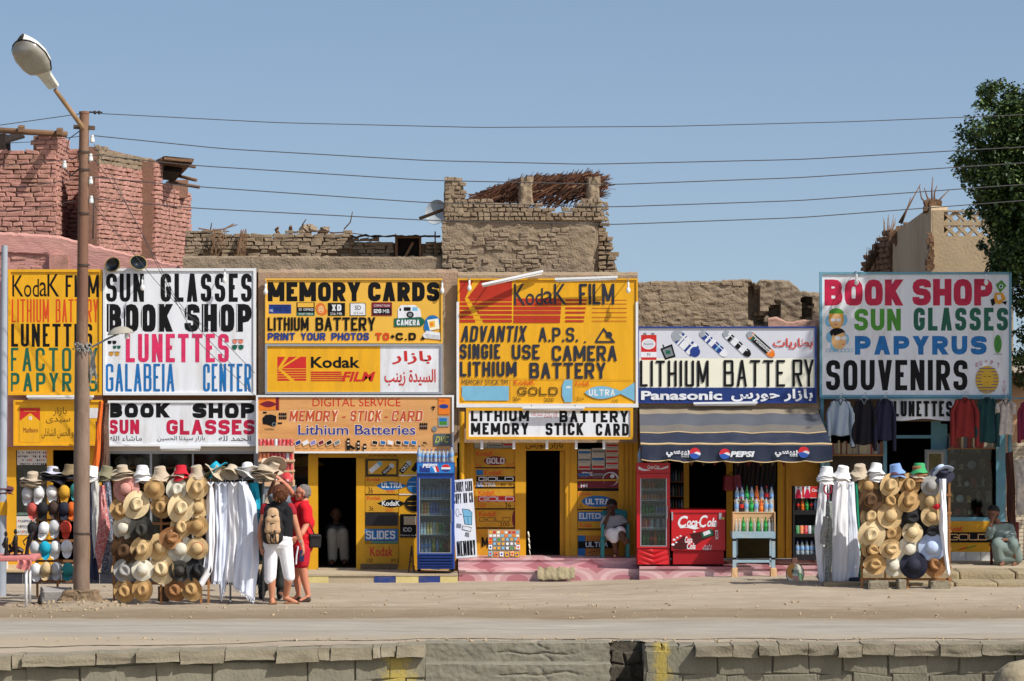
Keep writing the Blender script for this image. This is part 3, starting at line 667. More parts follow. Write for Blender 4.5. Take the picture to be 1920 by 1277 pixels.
for (pa, pb, top, bot) in ((833, 868, 333, 405), (973, 998, 333, 385), (1100, 1124, 333, 385)):
 m_ = MB()
 def fp(u, v, pa=pa, pb=pb, top=top, bot=bot):
  an = u * 2 * math.pi; hw = (PX(pb, Y) - PX(pa, Y)) / 2 * lerp(1.1, .85, v); cx = (PX(pa, Y) + PX(pb, Y)) / 2
  z = lerp(PZ(bot, Y), PZ(top, Y) + .02 * nz(an, 3), v); q = 1 + .22 * nz(math.cos(an) * 2, math.sin(an) * 2, z * 6) + .1 * nz(math.cos(an) * 5, math.sin(an) * 5, z * 18)
  sq = min(1.25, 1 / max(abs(math.cos(an)), abs(math.sin(an))))
  return (cx + hw * q * sq * math.cos(an), Y + .12 + .16 * q * sq * math.sin(an), z)
 m_.grid(fp, 28, 26); c_ = P((pa + pb) / 2, top, Y + .12); m_.rbox(c_ - Vector((0, 0, .06)), (.2, .24, .12), (0, 0, .2), 0, .03); m_.build('parapet_post', MUDB, tw)
# thatch: a palm-frond roof in reddish brown
th = thing('palm_thatch', 'shaggy reddish-brown palm-frond roof resting on the posts of the tall tower', 'thatch roof', P(1010, 375, 1.8))
th_cols = [M('dry palm a', (92, 58, 42), .9, .3, 9), M('dry palm b', (64, 44, 34), .9, .3, 9), M('dry palm c', (118, 80, 56), .9, .3, 9)]
edge = [(870, 380), (900, 362), (930, 350), (965, 338), (1000, 330), (1050, 330), (1100, 324), (1130, 330)]
mbs = [MB(), MB(), MB()]
for i in range(1500):
 px = R.uniform(872, 1132); pyb = pl(edge, px)
 Yq = R.uniform(1.5, 3.2); lo = pl([(870, 378), (960, 378), (1000, 384), (1130, 372)], px)
 py = lerp(pyb + 2, lo, R.random() ** 1.5) if R.random() < .85 else pyb + 2
 A = P(px, py, Yq); ang = R.gauss(.62, .3); ln = R.uniform(.15, .5)
 v = Vector((math.cos(ang), R.uniform(-.4, .2), math.sin(ang)))
 if A.z + v.z * ln > PZ(pl(edge, px + 12) - 9, Yq): ln *= .6
 r_ = R.uniform(.006, .014)
 R.choice(mbs).tube([A - v * ln * .5, A, A + v * ln * .5 + Vector((0, 0, -.02))], [r_, r_, r_ * .5], 4, cap=False, smooth=False)
for i, m_ in enumerate(mbs): m_.build('fronds', th_cols[i], th)
for A, Bq in ((P(868, 380, 2.0), P(1135, 345, 2.0)), (P(868, 378, 2.9), P(1140, 350, 2.9))):
 m_ = MB(); m_.tube([A, Bq], .04, 6); m_.build('roof_pole', TIMB, th)
# satellite dish beside the tower, with a plank
sd = thing('satellite_dish', 'pale satellite dish half hidden behind the left corner of the tall mud tower', 'satellite dish', P(822, 402, 2.2))
m_ = MB(); m_.lathe([(0, .0), (.09, .012), (.17, .05), (.21, .09), (.205, .095), (.16, .06), (.0, .015)], P(823, 400, 2.2), 20, Euler((math.radians(78), 0, math.radians(-30))).to_matrix().to_4x4())
m_.build('reflector', M('dish grey', (176, 184, 186), .5, .06), sd)
m_ = MB(); m_.tube([P(828, 400, 2.3), P(832, 430, 2.3), P(832, 470, 2.4)], .02, 6); m_.build('mast', TIMB, sd)
m_ = MB(); m_.tube([P(786, 410, 1.7), P(832, 393, 1.7)], .028, 6); m_.tube([P(820, 380, 1.7), P(835, 381, 1.7)], .012, 5); m_.build('roof_beam', TIMB, tw)
# low mud wall, right of the tower
lw = thing('mud_wall_house', 'low broken mud wall with dark holes above the white and blue battery board', 'wall', (PX(1360, 1.4), 1.4, 0))
Y = 1.4; a, b = PX(1180, Y), PX(1560, Y)
tpl = profile([(1180, 531), (1230, 527), (1330, 527), (1395, 523), (1408, 523), (1412, 531), (1420, 530), (1424, 524), (1480, 526), (1495, 538), (1502, 546), (1560, 550)], Y)
def hol(x, z):
 r = 0; x = round(x / .085 + .25 * nz(z * 9, 1)) * .085; z = round(z / .06) * .06
 for px, py, wx, hz in ((1412, 568, 10, 36), (1422, 600, 10, 14), (1455, 580, 9, 12), (1450, 588, 12, 10), (1511, 586, 10, 14), (1514, 563, 11, 8)):
  dx = (x - PX(px, Y)) / (wx * .0085); dz = (z - PZ(py, Y)) / (hz * .0085)
  r = max(r, .35 * ss(1.15, .7, math.hypot(dx + .3 * nz(x * 6, z * 6), dz)))
 return r
mb = MB(); relief(mb, a, b, PZ(660, Y), tpl, Y, .022, .05, fr=(1.6, 8), hole=lambda x, z: hol(x, z) - .007 * (math.sin(z / .075 * 6.28) * .5 + nz(x * 5, z * 13)) * ss(PX(1420, Y), PX(1390, Y), x))
mb.build('mud_face', MUDP, lw)
mb = MB(); ys = Y + .36
mb.prism([(a, 2.61), (b, 2.61)] + [(x, tpl(x) - .02) for x in [b - (b - a) * i / 60 for i in range(61)]], ys, ys + .3); mb.build('wall', MUDP, lw)
mb = MB()
brick_face(mb, (PX(1196, Y), Y + .02), (PX(1395, Y), Y + .02), PZ(628, Y), lambda u: PZ(532, Y), .17, .07, .03, .007, .045, skip=lambda u, z: nz(u * 2.5, z * 3, 4) > .22, ins=(.8, .66)); mb.build('brick_face', MUDB, lw)
m_ = MB(); relief(m_, PX(1440, Y), PX(1560, Y), PZ(660, Y), lambda x: PZ(600 - 18 * nz(x * 3, 1), Y), Y - .06, .03, .02); m_.build('pink_plaster', M('faded pink plaster', (176, 140, 122), .95, .12, 5, .6, 26), lw)
# ochre house behind the souvenir board
oh = thing('ochre_house', 'ochre plastered house with a pierced lattice parapet behind the souvenir board at the right', 'house', (PX(1750, 5), 5, 0))
OCH = M('ochre plaster', (170, 150, 120), .95, .08, 3, .4, 26, dirt=(164, 142, 112), dsc=1.4, damt=.5)
OCH2 = M('grey ochre plaster', (188, 170, 140), .95, .08, 3, .4, 26, dirt=(150, 130, 104), dsc=1.8, damt=.6, stretch=(1, 1, .35))
Y = 5.0; xa, xb = PX(1748, Y), PX(1900, Y); zt = PZ(394, Y); zl0, zl1 = PZ(442, Y), PZ(397, Y); lx0, lx1 = PX(1770, Y), PX(1862, Y)
m_ = MB(); m_.box(xa, lx0, Y, Y + .25, 0, zt); m_.box(lx0, xb, Y, Y + .25, 0, zl0); m_.box(lx1, xb, Y, Y + .25, zl0, zt); m_.box(lx0, lx1, Y, Y + .25, zl1, zt); m_.build('front_wall', OCH, oh)
m_ = MB(); nr, nc = 2, 4
cw, chh = (lx1 - lx0) / nc, (zl1 - zl0) / nr
for r_ in range(nr):
 for c_ in range(nc):
  cx, cz = lx0 + cw * (c_ + .5), zl0 + chh * (r_ + .5)
  for k in (0, 1):
   p = Vector((cw / 2, chh / 2)); s_ = 1 if k else -1
   v2, f2 = thick([Vector((cx - p.x, cz - s_ * p.y)), Vector((cx + p.x, cz + s_ * p.y))], .05)
   m_.prism([v2[0], v2[1], v2[3], v2[2]], Y + .03 + .004 * k, Y + .2 - .004 * k)
 if r_: m_.box(lx0, lx1, Y + .022, Y + .21, zl0 + chh * r_ - .03, zl0 + chh * r_ + .03)
m_.build('lattice', OCH, oh)
m_ = MB(); A = Vector(at(1746, Y)); Bq = Vector(at(1672, 8.6))
q = [A, Bq, Bq + Vector((.3, .2)), A + Vector((.3, .2))]; zz = [PZ(386, Y), PZ(440, 8.6), PZ(440, 8.6), PZ(386, Y)]
m_.add([(p.x, p.y, 0) for p in q] + [(p.x, p.y, z) for p, z in zip(q, zz)], [(0, 1, 2, 3), (4, 5, 6, 7), (0, 1, 5, 4), (1, 2, 6, 5), (2, 3, 7, 6), (3, 0, 4, 7)]); m_.build('side_wall', OCH2, oh)
m_ = MB()
A2, B2 = Vector(at(1672, 8.5)), Vector(at(1618, 12)); L2 = (B2 - A2).length
brick_face(m_, B2, A2, 0, lambda u: lerp(PZ(505, 12), PZ(425, 8.5), (u / L2) ** .6), .3, .1, .05, .02, .04)
q = [A2, B2, B2 + Vector((.3, .2)), A2 + Vector((.3, .2))]; zz = [PZ(430, 8.5), PZ(512, 12), PZ(512, 12), PZ(430, 8.5)]
m_.add([(p.x, p.y + .05, 0) for p in q] + [(p.x, p.y + .05, z) for p, z in zip(q, zz)], [(0, 1, 2, 3), (4, 5, 6, 7), (0, 1, 5, 4), (1, 2, 6, 5), (2, 3, 7, 6), (3, 0, 4, 7)])
for i in range(26):
 px = R.uniform(1672, 1708); m_.rbox(P(px, lerp(438, 418, (px - 1672) / 36) + R.uniform(0, 26), 8.2), (.14, .2, .09), (R.uniform(-.1, .1), R.uniform(-.15, .15), 0), 0, .015)
for i in range(16):
 m_.rbox(P(R.uniform(1738, 1760), R.uniform(380, 394), 5.3), (.13, .2, .1), (R.uniform(-.1, .3), R.uniform(-.3, .3), 0), 0, .02)
for i in range(22):
 m_.rbox(P(R.uniform(1739, 1748), R.uniform(440, 506), 4.96), (.06, .1, .09), (0, R.uniform(-.2, .2), 0), 0, .015)
m_.build('broken_brick', M('dark brick', (118, 90, 66), .95, .2, 6, .5, 30), oh)
m_ = MB()
for i in range(54):
 px = R.uniform(1622, 1670); py = lerp(500, 432, ss(1618, 1672, px)); A = P(px, py + 14, 10)
 m_.tube([A, A + Vector((R.uniform(-.05, .15), R.uniform(-.2, .2), R.uniform(.25, .48)))], [.014, .006], 4)
for a_, b_, c_ in (((1686, 418), (1705, 385), (1726, 345)), ((1690, 420), (1700, 395), (1708, 370)), ((1748, 380), (1747, 360), (1749, 332)), ((1740, 384), (1728, 372), (1724, 350)), ((1752, 380), (1752, 362), (1757, 348)), ((1756, 384), (1764, 372), (1780, 356)), ((1744, 382), (1738, 368), (1733, 352))):
 m_.tube([P(*a_, 6), P(*b_, 6), P(*c_, 6)], [.02, .014, .007], 5)
m_.build('bare_sticks', TIMB, oh)
# building at the far right edge with a roller shutter
rb = thing('shutter_building', 'peach plastered building with a closed beige roller shutter at the far right edge', 'building', (PX(1930, .9), .9, 0))
Y = .9
m_ = MB(); m_.box(PX(1883, Y), PX(2010, Y), Y, Y + 2, 0, PZ(700, Y)); m_.build('wall', M('peach plaster', (214, 172, 138), .9, .08, 3, .3, 20), rb)
m_ = MB()
z = .25
while z < PZ(832, Y): m_.box(PX(1897, Y), PX(2005, Y), Y - .04, Y - .005, z, z + .055); z += .062
m_.build('shutter', M('beige shutter', (205, 190, 164), .6, .06), rb)
# evergreen tree at the right
tr = thing('ficus_tree', 'big dark green leafy tree overhanging the souvenir board from the right edge', 'tree', (8.9, .6, 0))
m_ = MB(); m_.tube([(8.9, .6, 0), (8.9, .6, 1.6), (8.8, .7, 3.0), (8.8, .9, 4.4), (8.6, 1.1, 6.2)], [.3, .26, .22, .14, .04], 10)
for q in ((7.9, 1.1, 5.6), (7.7, 1.2, 6.4), (9.6, .2, 6.2), (8.9, -1.4, 5.4), (8.2, 1.4, 5.0), (9.1, -.3, 7.1)):
 A = Vector((8.75, .4, 3.6)); m_.tube([A, lerp(A, Vector(q), .5) + Vector((0, 0, .15)), q], [.12, .08, .03], 6)
m_.build('trunk', M('bark', (92, 76, 58), .95, .2, 6, .6, 30), tr)
LEAF = [M('leaf mid', (68, 90, 44), .55, .25, 3, spec=.5), M('leaf dark', (48, 68, 36), .55, .25, 3, spec=.5), M('leaf light', (106, 124, 58), .5, .2, 3, spec=.5)]
mbs = [MB(), MB(), MB()]
clumps = []
# outline of the crown as seen in the photo: (px, py) of the left edge
for px, py, rr_ in ((1818, 262, .30), (1812, 300, .26), (1846, 236, .30), (1890, 212, .26), (1850, 290, .38), (1896, 268, .42), (1846, 338, .34), (1870, 375, .40), (1880, 425, .34), (1892, 470, .36), (1880, 330, .4), (1905, 320, .5), (1925, 250, .5), (1900, 520, .33), (1915, 570, .30), (1918, 640, .26), (1925, 700, .26),
     (1960, 200, .55), (1990, 260, .7), (1960, 380, .7), (1960, 480, .6), (1985, 580, .6), (2040, 340, .9), (2050, 480, .8), (2000, 160, .5), (1900, 200, .2), (1862, 300, .34), (1896, 236, .4), (1905, 290, .5), (1905, 350, .5), (1910, 420, .45), (1912, 470, .42), (1930, 300, .6), (1935, 400, .6), (1830, 322, .2), (1880, 395, .3)):
 clumps.append((P(px, py, R.uniform(.0, .9) if py < 510 else .7), rr_))
 if px > 1840 and py < 520: clumps.append((P(px + R.uniform(10, 40), py + R.uniform(-15, 25), R.uniform(.8, 1.8)), rr_))
for i in range(70):                                   # sprigs that roughen the outline
 c, r_ = R.choice([q for q in clumps if q[1] < .5]); a = R.uniform(1.2, 4.4)
 if c.x / K(c.y) < 890: continue
 clumps.append((c + Vector((math.cos(a) * r_ * 1.1, R.uniform(-.3, .3), math.sin(a) * r_ * 1.1)), R.uniform(.08, .17)))
for i in range(46):                                   # the rest of the crown, to the right of the picture; it shades the souvenir shop
 q = Vector((R.uniform(4.6, 7.9), R.choice([0, 0, .7]), R.uniform(.6, 4.8))); r_ = R.uniform(.45, .75); d = SUN_TO / SUN_TO.x
 c = q + d * (R.uniform(8.35 + r_, 10.4) - q.x); clumps.append((c, -r_))
for c, r_ in clumps:
 far = r_ < 0; r_ = abs(r_)
 for i in range(int((150 if far else 1250) * (r_ / .4) ** 2)):
  v = Vector((R.gauss(0, 1), R.gauss(0, 1), R.gauss(0, 1))).normalized() * r_ * R.random() ** .45
  v *= 1 + .35 * nz(v.x * 4 + c.x * 3, v.y * 4, v.z * 4 + c.z)
  if nz(c.x + v.x * 2.6, c.y + v.y * 2.6, c.z + v.z * 2.6) < -.2: continue
  p = c + v; s_ = R.uniform(.045, .09) * (2.0 if far else 1)
  d = Vector((R.gauss(0, 1), R.gauss(0, 1), R.gauss(-.5, .6))).normalized(); sd_ = d.cross(Vector((R.gauss(0, .4), R.gauss(0, .4), 1))).normalized()
  k = 0 if R.random() < .5 else (1 if R.random() < .6 else 2)
  mbs[k].add([p, p + d * s_ * .5 + sd_ * s_ * .34, p + d * s_ * 1.15, p + d * s_ * .5 - sd_ * s_ * .34], [(0, 1, 2, 3)])
for m_, l in zip(mbs, LEAF): m_.build('leaves', l, tr)
# ---------------------------------------------------------------- shop fronts
YEL = M('yellow gloss paint', (218, 160, 26), .5, .07, 4, .08, 30, dirt=(186, 138, 40), dsc=2.4, damt=.35)
YEL2 = M('worn yellow paint', (206, 152, 34), .6, .10, 4, .1, 30, dirt=(150, 112, 44), dsc=2.6, damt=.5)
YELW = M('yellow sign paint', (226, 167, 24), .5, .09, 3, .3, 2.5, dirt=(196, 146, 44), dsc=2.2, damt=.6, stretch=(2.6, 1, .5))
MUST = M('mustard paint', (196, 140, 40), .6, .1, 4, .1, 30, dirt=(140, 100, 40), dsc=2.5, damt=.5)
WHITE = M('white sign paint', (222, 225, 229), .5, .05, 3, .3, 2.5, dirt=(188, 184, 176), dsc=2.2, damt=.6, stretch=(2.6, 1, .5))
CREAMW = M('cream sign paint', (232, 230, 208), .5, .03, 3)
BLACK = M('black paint', (15, 15, 17), .6, .15, 8, spec=.2)
RED = M('red paint', (196, 40, 34), .5, .08, 8)
ORED = M('orange red paint', (206, 70, 24), .5, .08, 8)
CRIM = M('crimson paint', (184, 26, 64), .5, .22, 9)
PINKR = M('pink red paint', (206, 44, 92), .5, .22, 9)
NAVY = M('navy paint', (28, 56, 128), .5, .22, 9)
BLUE = M('blue paint', (24, 106, 170), .5, .22, 9)
SKYB = M('pale blue paint', (118, 178, 206), .5, .08, 6)
GREEN = M('dark green paint', (22, 92, 70), .5, .22, 9)
GRASSG = M('leaf green paint', (70, 138, 40), .5, .12, 6)
GREYP = M('grey paint', (120, 126, 130), .5, .1, 6)
TAN = M('flesh paint', (222, 176, 120), .6, .08, 6)
ORANGE = M('orange paint', (222, 120, 30), .5, .1, 6)
MAROON = M('maroon paint', (116, 24, 40), .5, .1, 6)
TURQ = M('turquoise paint', (98, 150, 168), .6, .10, 4, .15, 30, dirt=(140, 150, 146), dsc=2.2, damt=.5)
DIM = M('dim interior', (44, 36, 30), .95, .2, 3)  # dark colour puts the unlit rooms' shade into the walls
DIM2 = M('dark floor', (52, 46, 40), .8, .2, 3)  # floor darkened the same way, shade in the colour
WHITEM = M('white enamel', (222, 224, 224), .4, .04, 4)
ALU = M('aluminium', (178, 182, 186), .35, .06, 5, metal=.6)
MUDW = M('plain mud wall', (152, 134, 110), .95, .12, 3, .6, 30, dirt=(176, 132, 112), dsc=1.2, damt=.6)
WOOD = M('raw wood', (150, 104, 62), .8, .2, 4, .3, 30, stretch=(.6, 3, 3))
GLASS = pane_mat('window glass', (214, 224, 222), .06)
DGLASS = pane_mat('dim glass', (220, 226, 226), .045)
def pb(mb, a, b, c, d, Y0, Y1):
 """box whose front face at depth Y0 spans photo pixels (a, b)-(c, d)"""
 p, q = P(a, b, Y0), P(c, d, Y0); return mb.box(p.x, q.x, Y0, Y1, q.z, p.z)
def part(name, mat, t, *boxes):
 mb = MB()
 for b in boxes: pb(mb, *b)
 return mb.build(name, mat, t)
def shop(name, label, xa, xb, Yf, zf, wall, top, upY=.10):
 t = thing(name, label, 'shop', (PX((xa + xb) / 2, Yf), Yf, 0))
 a, b = PX(xa, Yf) + .004, PX(xb, Yf) - .004
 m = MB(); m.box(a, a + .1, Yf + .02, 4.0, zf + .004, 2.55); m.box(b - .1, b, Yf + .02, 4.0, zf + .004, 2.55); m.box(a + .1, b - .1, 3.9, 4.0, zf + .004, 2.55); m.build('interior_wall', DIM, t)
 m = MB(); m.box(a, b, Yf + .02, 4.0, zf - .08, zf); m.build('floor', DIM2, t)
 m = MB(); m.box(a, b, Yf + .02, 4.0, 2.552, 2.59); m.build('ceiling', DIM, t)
 if top:
  m = MB(); relief(m, PX(xa, upY) + .003, PX(xb, upY) - .003, PZ(top[1], upY), lambda x: PZ(top[0], upY), upY, .05, .012, hole=None); m.box(PX(xa, upY) + .003, PX(xb, upY) - .003, upY + .03, 1.1, max(2.6, PZ(top[1], upY) + .005), PZ(top[0], upY) - .02); m.build('upper_wall', wall, t)
 return t
# --- raised pavements in front of the shops
def plat(name, label, xa, xb, y0, y1, z, mat, edge, lip=.02):
 t = thing(name, label, 'step', ((PX(xa, y0) + PX(xb, y0)) / 2, y0, 0))
 m = MB(); m.box(PX(xa, y0), PX(xb, y0), y0 + .02, y1, -.2, z - .03); m.build('riser', edge, t)
 m = MB(); m.box(PX(xa, y0) + .002, PX(xb, y0) - .002, y0, y1, z - .028, z); m.build('tread', mat, t)
 return t
CONC = M('dusty concrete', (176, 160, 134), .95, .1, 3, .4, 30, dirt=(150, 134, 108), dsc=1.8, damt=.6)
def tile_mat(name, c1, c2, c3):
 m = M(name, c1, .45, .06, 5, spec=.5); t = m.node_tree; n = t.nodes; L = t.links.new; b = n['Principled BSDF']
 co = n['Texture Coordinate']; sp = n.new('ShaderNodeSeparateXYZ'); L(co.outputs['Object'], sp.inputs[0]); src = b.inputs['Base Color'].links[0].from_socket
 def md(sock, k, off):
  a = n.new('ShaderNodeMath'); a.operation = 'MULTIPLY_ADD'; a.inputs[1].default_value = 1 / k; a.inputs[2].default_value = off; L(sock, a.inputs[0])
  f = n.new('ShaderNodeMath'); f.operation = 'FRACT'; L(a.outputs[0], f.inputs[0])
  s = n.new('ShaderNodeMath'); s.operation = 'SUBTRACT'; s.inputs[1].default_value = .5; L(f.outputs[0], s.inputs[0]); return s
 x_, z_ = md(sp.outputs[0], .82, .2), md(sp.outputs[2], .40, .45)
 cb = n.new('ShaderNodeCombineXYZ'); sc1 = n.new('ShaderNodeMath'); sc1.operation = 'MULTIPLY'; sc1.inputs[1].default_value = 1.0; L(x_.outputs[0], sc1.inputs[0]); L(sc1.outputs[0], cb.inputs[0]); L(z_.outputs[0], cb.inputs[1])
 ln = n.new('ShaderNodeVectorMath'); ln.operation = 'LENGTH'; L(cb.outputs[0], ln.inputs[0])
 cr = n.new('ShaderNodeValToRGB'); cr.color_ramp.interpolation = 'CONSTANT'; e = cr.color_ramp.elements
 e[0].position = 0; e[0].color = lin(c2) + (1,); e[1].position = .2; e[1].color = lin(c1) + (1,)
 for p_, c in ((.33, c3), (.43, c1), (.55, c2)): k = e.new(p_); k.color = lin(c) + (1,)
 L(ln.outputs['Value'], cr.inputs[0])
 x = n.new('ShaderNodeMix'); x.data_type = 'RGBA'; x.blend_type = 'MIX'; x.inputs[0].default_value = .8; L(src, x.inputs[6]); L(cr.outputs[0], x.inputs[7]); L(x.outputs[2], b.inputs['Base Color'])
 return m
PTILE = tile_mat('pink patterned tile', (198, 152, 154), (166, 98, 106), (214, 182, 180))
p_ = plat('tiled_step', 'long step faced with dark granite tiles below the book shop and cigarette shop', -60, 486, -1.3, .7, .205, M('sandy ledge', (186, 162, 124), .9, .1, 3, .2, 20), M('granite tile', (44, 46, 56), .35, .6, 60, spec=.5))
m_ = MB()
for i in range(14): x = PX(-30 + i * 36, -1.3); m_.box(x, x + .008, -1.284, -1.27, 0, .174)
m_.build('grout', M('pale grout', (150, 146, 140), .9), p_)
kb = plat('painted_kerb', 'concrete step with a kerb painted in blue and cream blocks below the digital service shop', 486, 858, -1.0, .3, .13, CONC, CONC)
for i, (a, b) in enumerate(((563, 616), (616, 660), (660, 702), (702, 742), (742, 785), (785, 825), (825, 858))):
 if i in (1, 2): continue
 m_ = MB(); pb(m_, a + .3, 1077.5, b - .3, 1096, -.992, -.97)
 m_.build('kerb_block', M('kerb blue', (38, 58, 120), .7, .15, 8, dirt=(120, 110, 96), dsc=6, damt=.5) if i in (0, 3, 5) and i != 0 else M('kerb cream', (206, 190, 128), .7, .1, 6, dirt=(170, 150, 110), dsc=5, damt=.5), kb)
ps = plat('pink_step', 'lower pink patterned tile step in front of the middle yellow shop', 860, 1020, -.62, .0, .165, PTILE, PTILE)
part('riser', PTILE, ps, (1020, 1067, 1200, 1100, -.62, 0))
plat('pink_platform', 'upper pink patterned tile platform carrying the middle yellow shop', 859, 1199, -.30, .55, .335, PTILE, PTILE)
plat('pink_terrace', 'pink patterned tile terrace under the drink coolers and bottle stand', 1199, 1545, -.95, 1.1, .235, PTILE, PTILE)
cs = thing('concrete_step', 'small cracked cement step block on the pink tiles before the dark doorway', 'step', P(1042, 1080, -.75))
m_ = MB()
m_.grid(lambda u, v: (lerp(PX(1008, -.8), PX(1078, -.8), u), -.62 - .2 * math.sin(v * math.pi * .55) - .02 * nz(u * 8, v * 4), lerp(.22, .04, v) + .012 * nz(u * 9, v * 7) - .02 * abs(math.sin(u * 9.4)) ** 9), 40, 12); m_.build('block', M('old cement', (150, 138, 108), .95, .2, 6, .8, 30), cs)
fp = thing('stone_kerb', 'rough double stone kerb in front of the souvenir shop', 'kerb', (PX(1740, -2), -2, 0))
m_ = MB()
for (ya, yb, z0, z1, xs) in ((-3.05, -2.2, -.1, .13, (1545, 1640, 1705, 1790, 1870, 2000)), (-2.2, -1.2, .02, .235, (1548, 1670, 1752, 1800, 1905, 2010))):
 for a, b in zip(xs, xs[1:]):
  m_.rbox(((PX(a, ya) + PX(b, ya)) / 2, (ya + yb) / 2 + R.uniform(-.03, .03), (z0 + z1) / 2), (PX(b, ya) - PX(a, ya) - .012, yb - ya, z1 - z0), (0, R.uniform(-.01, .01), R.uniform(-.02, .02)), .03, .006)
m_.build('kerb_stone', M('kerb stone', (158, 142, 112), .95, .15, 4, .7, 26, dirt=(120, 108, 86), dsc=2, damt=.6), fp)
m_ = MB(); m_.box(PX(1545, -1.2), PX(2000, -1.2), -1.25, .82, -.1, .24); m_.build('tread', CONC, fp)
# --- shop A: yellow cigarette shop, far left
sa = shop('corner_shop', 'yellow painted shop with a cigarette-pack sign behind the cap stand, far left', -60, 192, .3, .21, PINKP, None)
part('frame', YEL, sa, (12, 838, 30, 1068, .28, .36), (30, 836, 190, 844, .28, .36), (88, 844, 99, 1004, .28, .36), (12, 1004, 100, 1068, .285, .36), (160, 844, 190, 1068, .28, .36))
part('side_panel', M('beige board', (182, 142, 92), .9, .1, 4), sa, (-60, 760, 12, 1068, .26, .3))
part('upper_wall', PINKP, sa, (-60, 520, 192, 838, .10, .3))
part('window_glass', GLASS, sa, (30, 873, 88, 968, .33, .335))
STICK = M('sticker sheet', (206, 204, 198), .7, .05)
bd = Board(sa, .30)
bd.rect(STICK, 32, 843, 88, 872, 'sticker_sheet'); bd.rect(STICK, 31, 968, 72, 1003, 'sticker_sheet')
for r_ in range(7):
 for c_ in range(14):
  y = 847 + r_ * 7.2 if r_ < 4 else 975 + (r_ - 4) * 10; x = 34 + c_ * 3.9
  if r_ >= 4 and c_ > 8: continue
  bd.rect(R.choice([BLACK, RED, GREYP, NAVY, GREYP]), x, y, x + 2.4, y + R.uniform(2, 4)) if R.random() < .8 else None
bd.done()
m_ = MB(); q = P(52, 925, .7); m_.tube([q + Vector((0, 0, -.5)), q + Vector((0, 0, .3))], .05, 8); m_.build('mannequin', GREYP, sa); part('shelf', WHITEM, sa, (31, 962, 86, 966, .4, .8))
part('display_back', M('grey board', (120, 122, 118), .8), sa, (44, 880, 60, 962, .8, .82))
# --- shop B: book shop
sb = shop('book_shop', 'book shop with a dark glass front behind the big straw hat stand', 192, 484, .6, .21, PINKP, None)
part('upper_wall', M('brown lintel', (132, 92, 60), .9, .12, 4), sb, (192, 510, 484, 838, .14, .6))
part('shutter_box', WHITEM, sb, (205, 838, 484, 846, .5, .7)); part('frame', ALU, sb, (205, 846, 484, 851, .52, .6), (281, 846, 285, 1060, .54, .62), (360, 851, 363, 1060, .54, .62), (198, 846, 206, 1066, .54, .62), (476, 846, 484, 1066, .54, .62))
part('window_glass', DGLASS, sb, (206, 851, 476, 1062, .575, .58))
for i, (px, py, r_) in enumerate(((226, 866, 11), (248, 860, 9), (263, 868, 11))):
 m_ = MB(); m_.lathe([(0, 0), (r_ * .5, .3), (r_, 2)], (0, 0, 0), 20, Matrix.Scale(.0085, 4) @ Euler((math.radians(90), 0, 0)).to_matrix().to_4x4())
 q = P(px, py, .9); m_.v = [(v[0] + q.x, v[1] + q.y, v[2] + q.z) for v in m_.v]
 tag(m_.build('plate', M('plate a', (150, 140, 120), .5, .5, 30) if i != 1 else M('plate b', (96, 70, 44), .5, .4, 30), None, q), 'round decorated plate in the dark book shop window, ' + ('left of three', 'smallest, in the middle of three', 'right of three')[i], 'plate', 'plates in the book shop window')
sh = thing('window_shelf', 'long shelf inside the dark book shop window behind the straw hats', 'shelf', P(340, 880, .95))
part('board', WOOD, sh, (207, 876, 475, 879, .7, 1.2))
# --- shop C: yellow digital photo shop
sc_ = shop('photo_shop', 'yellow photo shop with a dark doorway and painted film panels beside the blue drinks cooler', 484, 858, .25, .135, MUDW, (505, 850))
part('frame', YEL, sc_, (578, 852, 596, 1070, .2, .3), (578, 846, 858, 858, .215, .3), (668, 858, 684, 1070, .2, .3), (684, 1060, 856, 1070, .205, .3), (748, 858, 856, 1060, .215, .3), (520, 1040, 578, 1070, .21, .3))
part('front_panel', YEL2, sc_, (684, 858, 748, 1060, .235, .3))
part('threshold', CONC, sc_, (596, 1066, 668, 1072, .1, .3))
part('window_glass', DGLASS, sc_, (520, 852, 578, 1040, .26, .265))
m_ = MB(); q = P(560, 866, 1.2); m_.lathe([(.02, .16), (.25, .08), (.42, -.06)], q, 10, None, False); m_.build('parasol', M('striped parasol', (150, 120, 40), .8, .6, 6), sc_)
bd = Board(sc_, .20 + .012)
DG = M('dark green board', (50, 52, 32), .6, .25, 12)
bd.rect(DG, 686, 861, 746, 893); bd.rect(YEL2, 690, 864, 743, 889)
def batt(cx, cy, L_, w_, ang, c1, c2):
 a = math.radians(ang); dx, dy = math.cos(a), math.sin(a); nx, ny = -dy, dx
 f = lambda u, v: (cx + dx * u * L_ / 2 + nx * v * w_ / 2, cy + dy * u * L_ / 2 + ny * v * w_ / 2)
 bd.poly(c1, [f(-1, -1), f(1, -1), f(1, 1), f(-1, 1)]); bd.poly(c2, [f(.55, -1), f(1, -1), f(1, 1), f(.55, 1)]); bd.poly(c2, [f(1, -.35), f(1.12, -.35), f(1.12, .35), f(1, .35)])
batt(704, 876, 27, 9, -40, WHITE, SKYB); batt(727, 880, 26, 9, -42, BLACK, ALU)
bd.put('lettering', WHITE, [([Vector((727 + (v.x - 12) * .75 + (v.y - 4) * .66, 880 - (v.x - 12) * .67 + (v.y - 4) * .75)) for v in vs], f) for vs, f in font_text('REALITE', 2, 1.5, 22, 6.5, .02)])
bd.rect(M('yellow panel', (200, 160, 44), .6, .1), 749, 861, 784, 892); batt(760, 876, 26, 10, -48, BLACK, ALU)
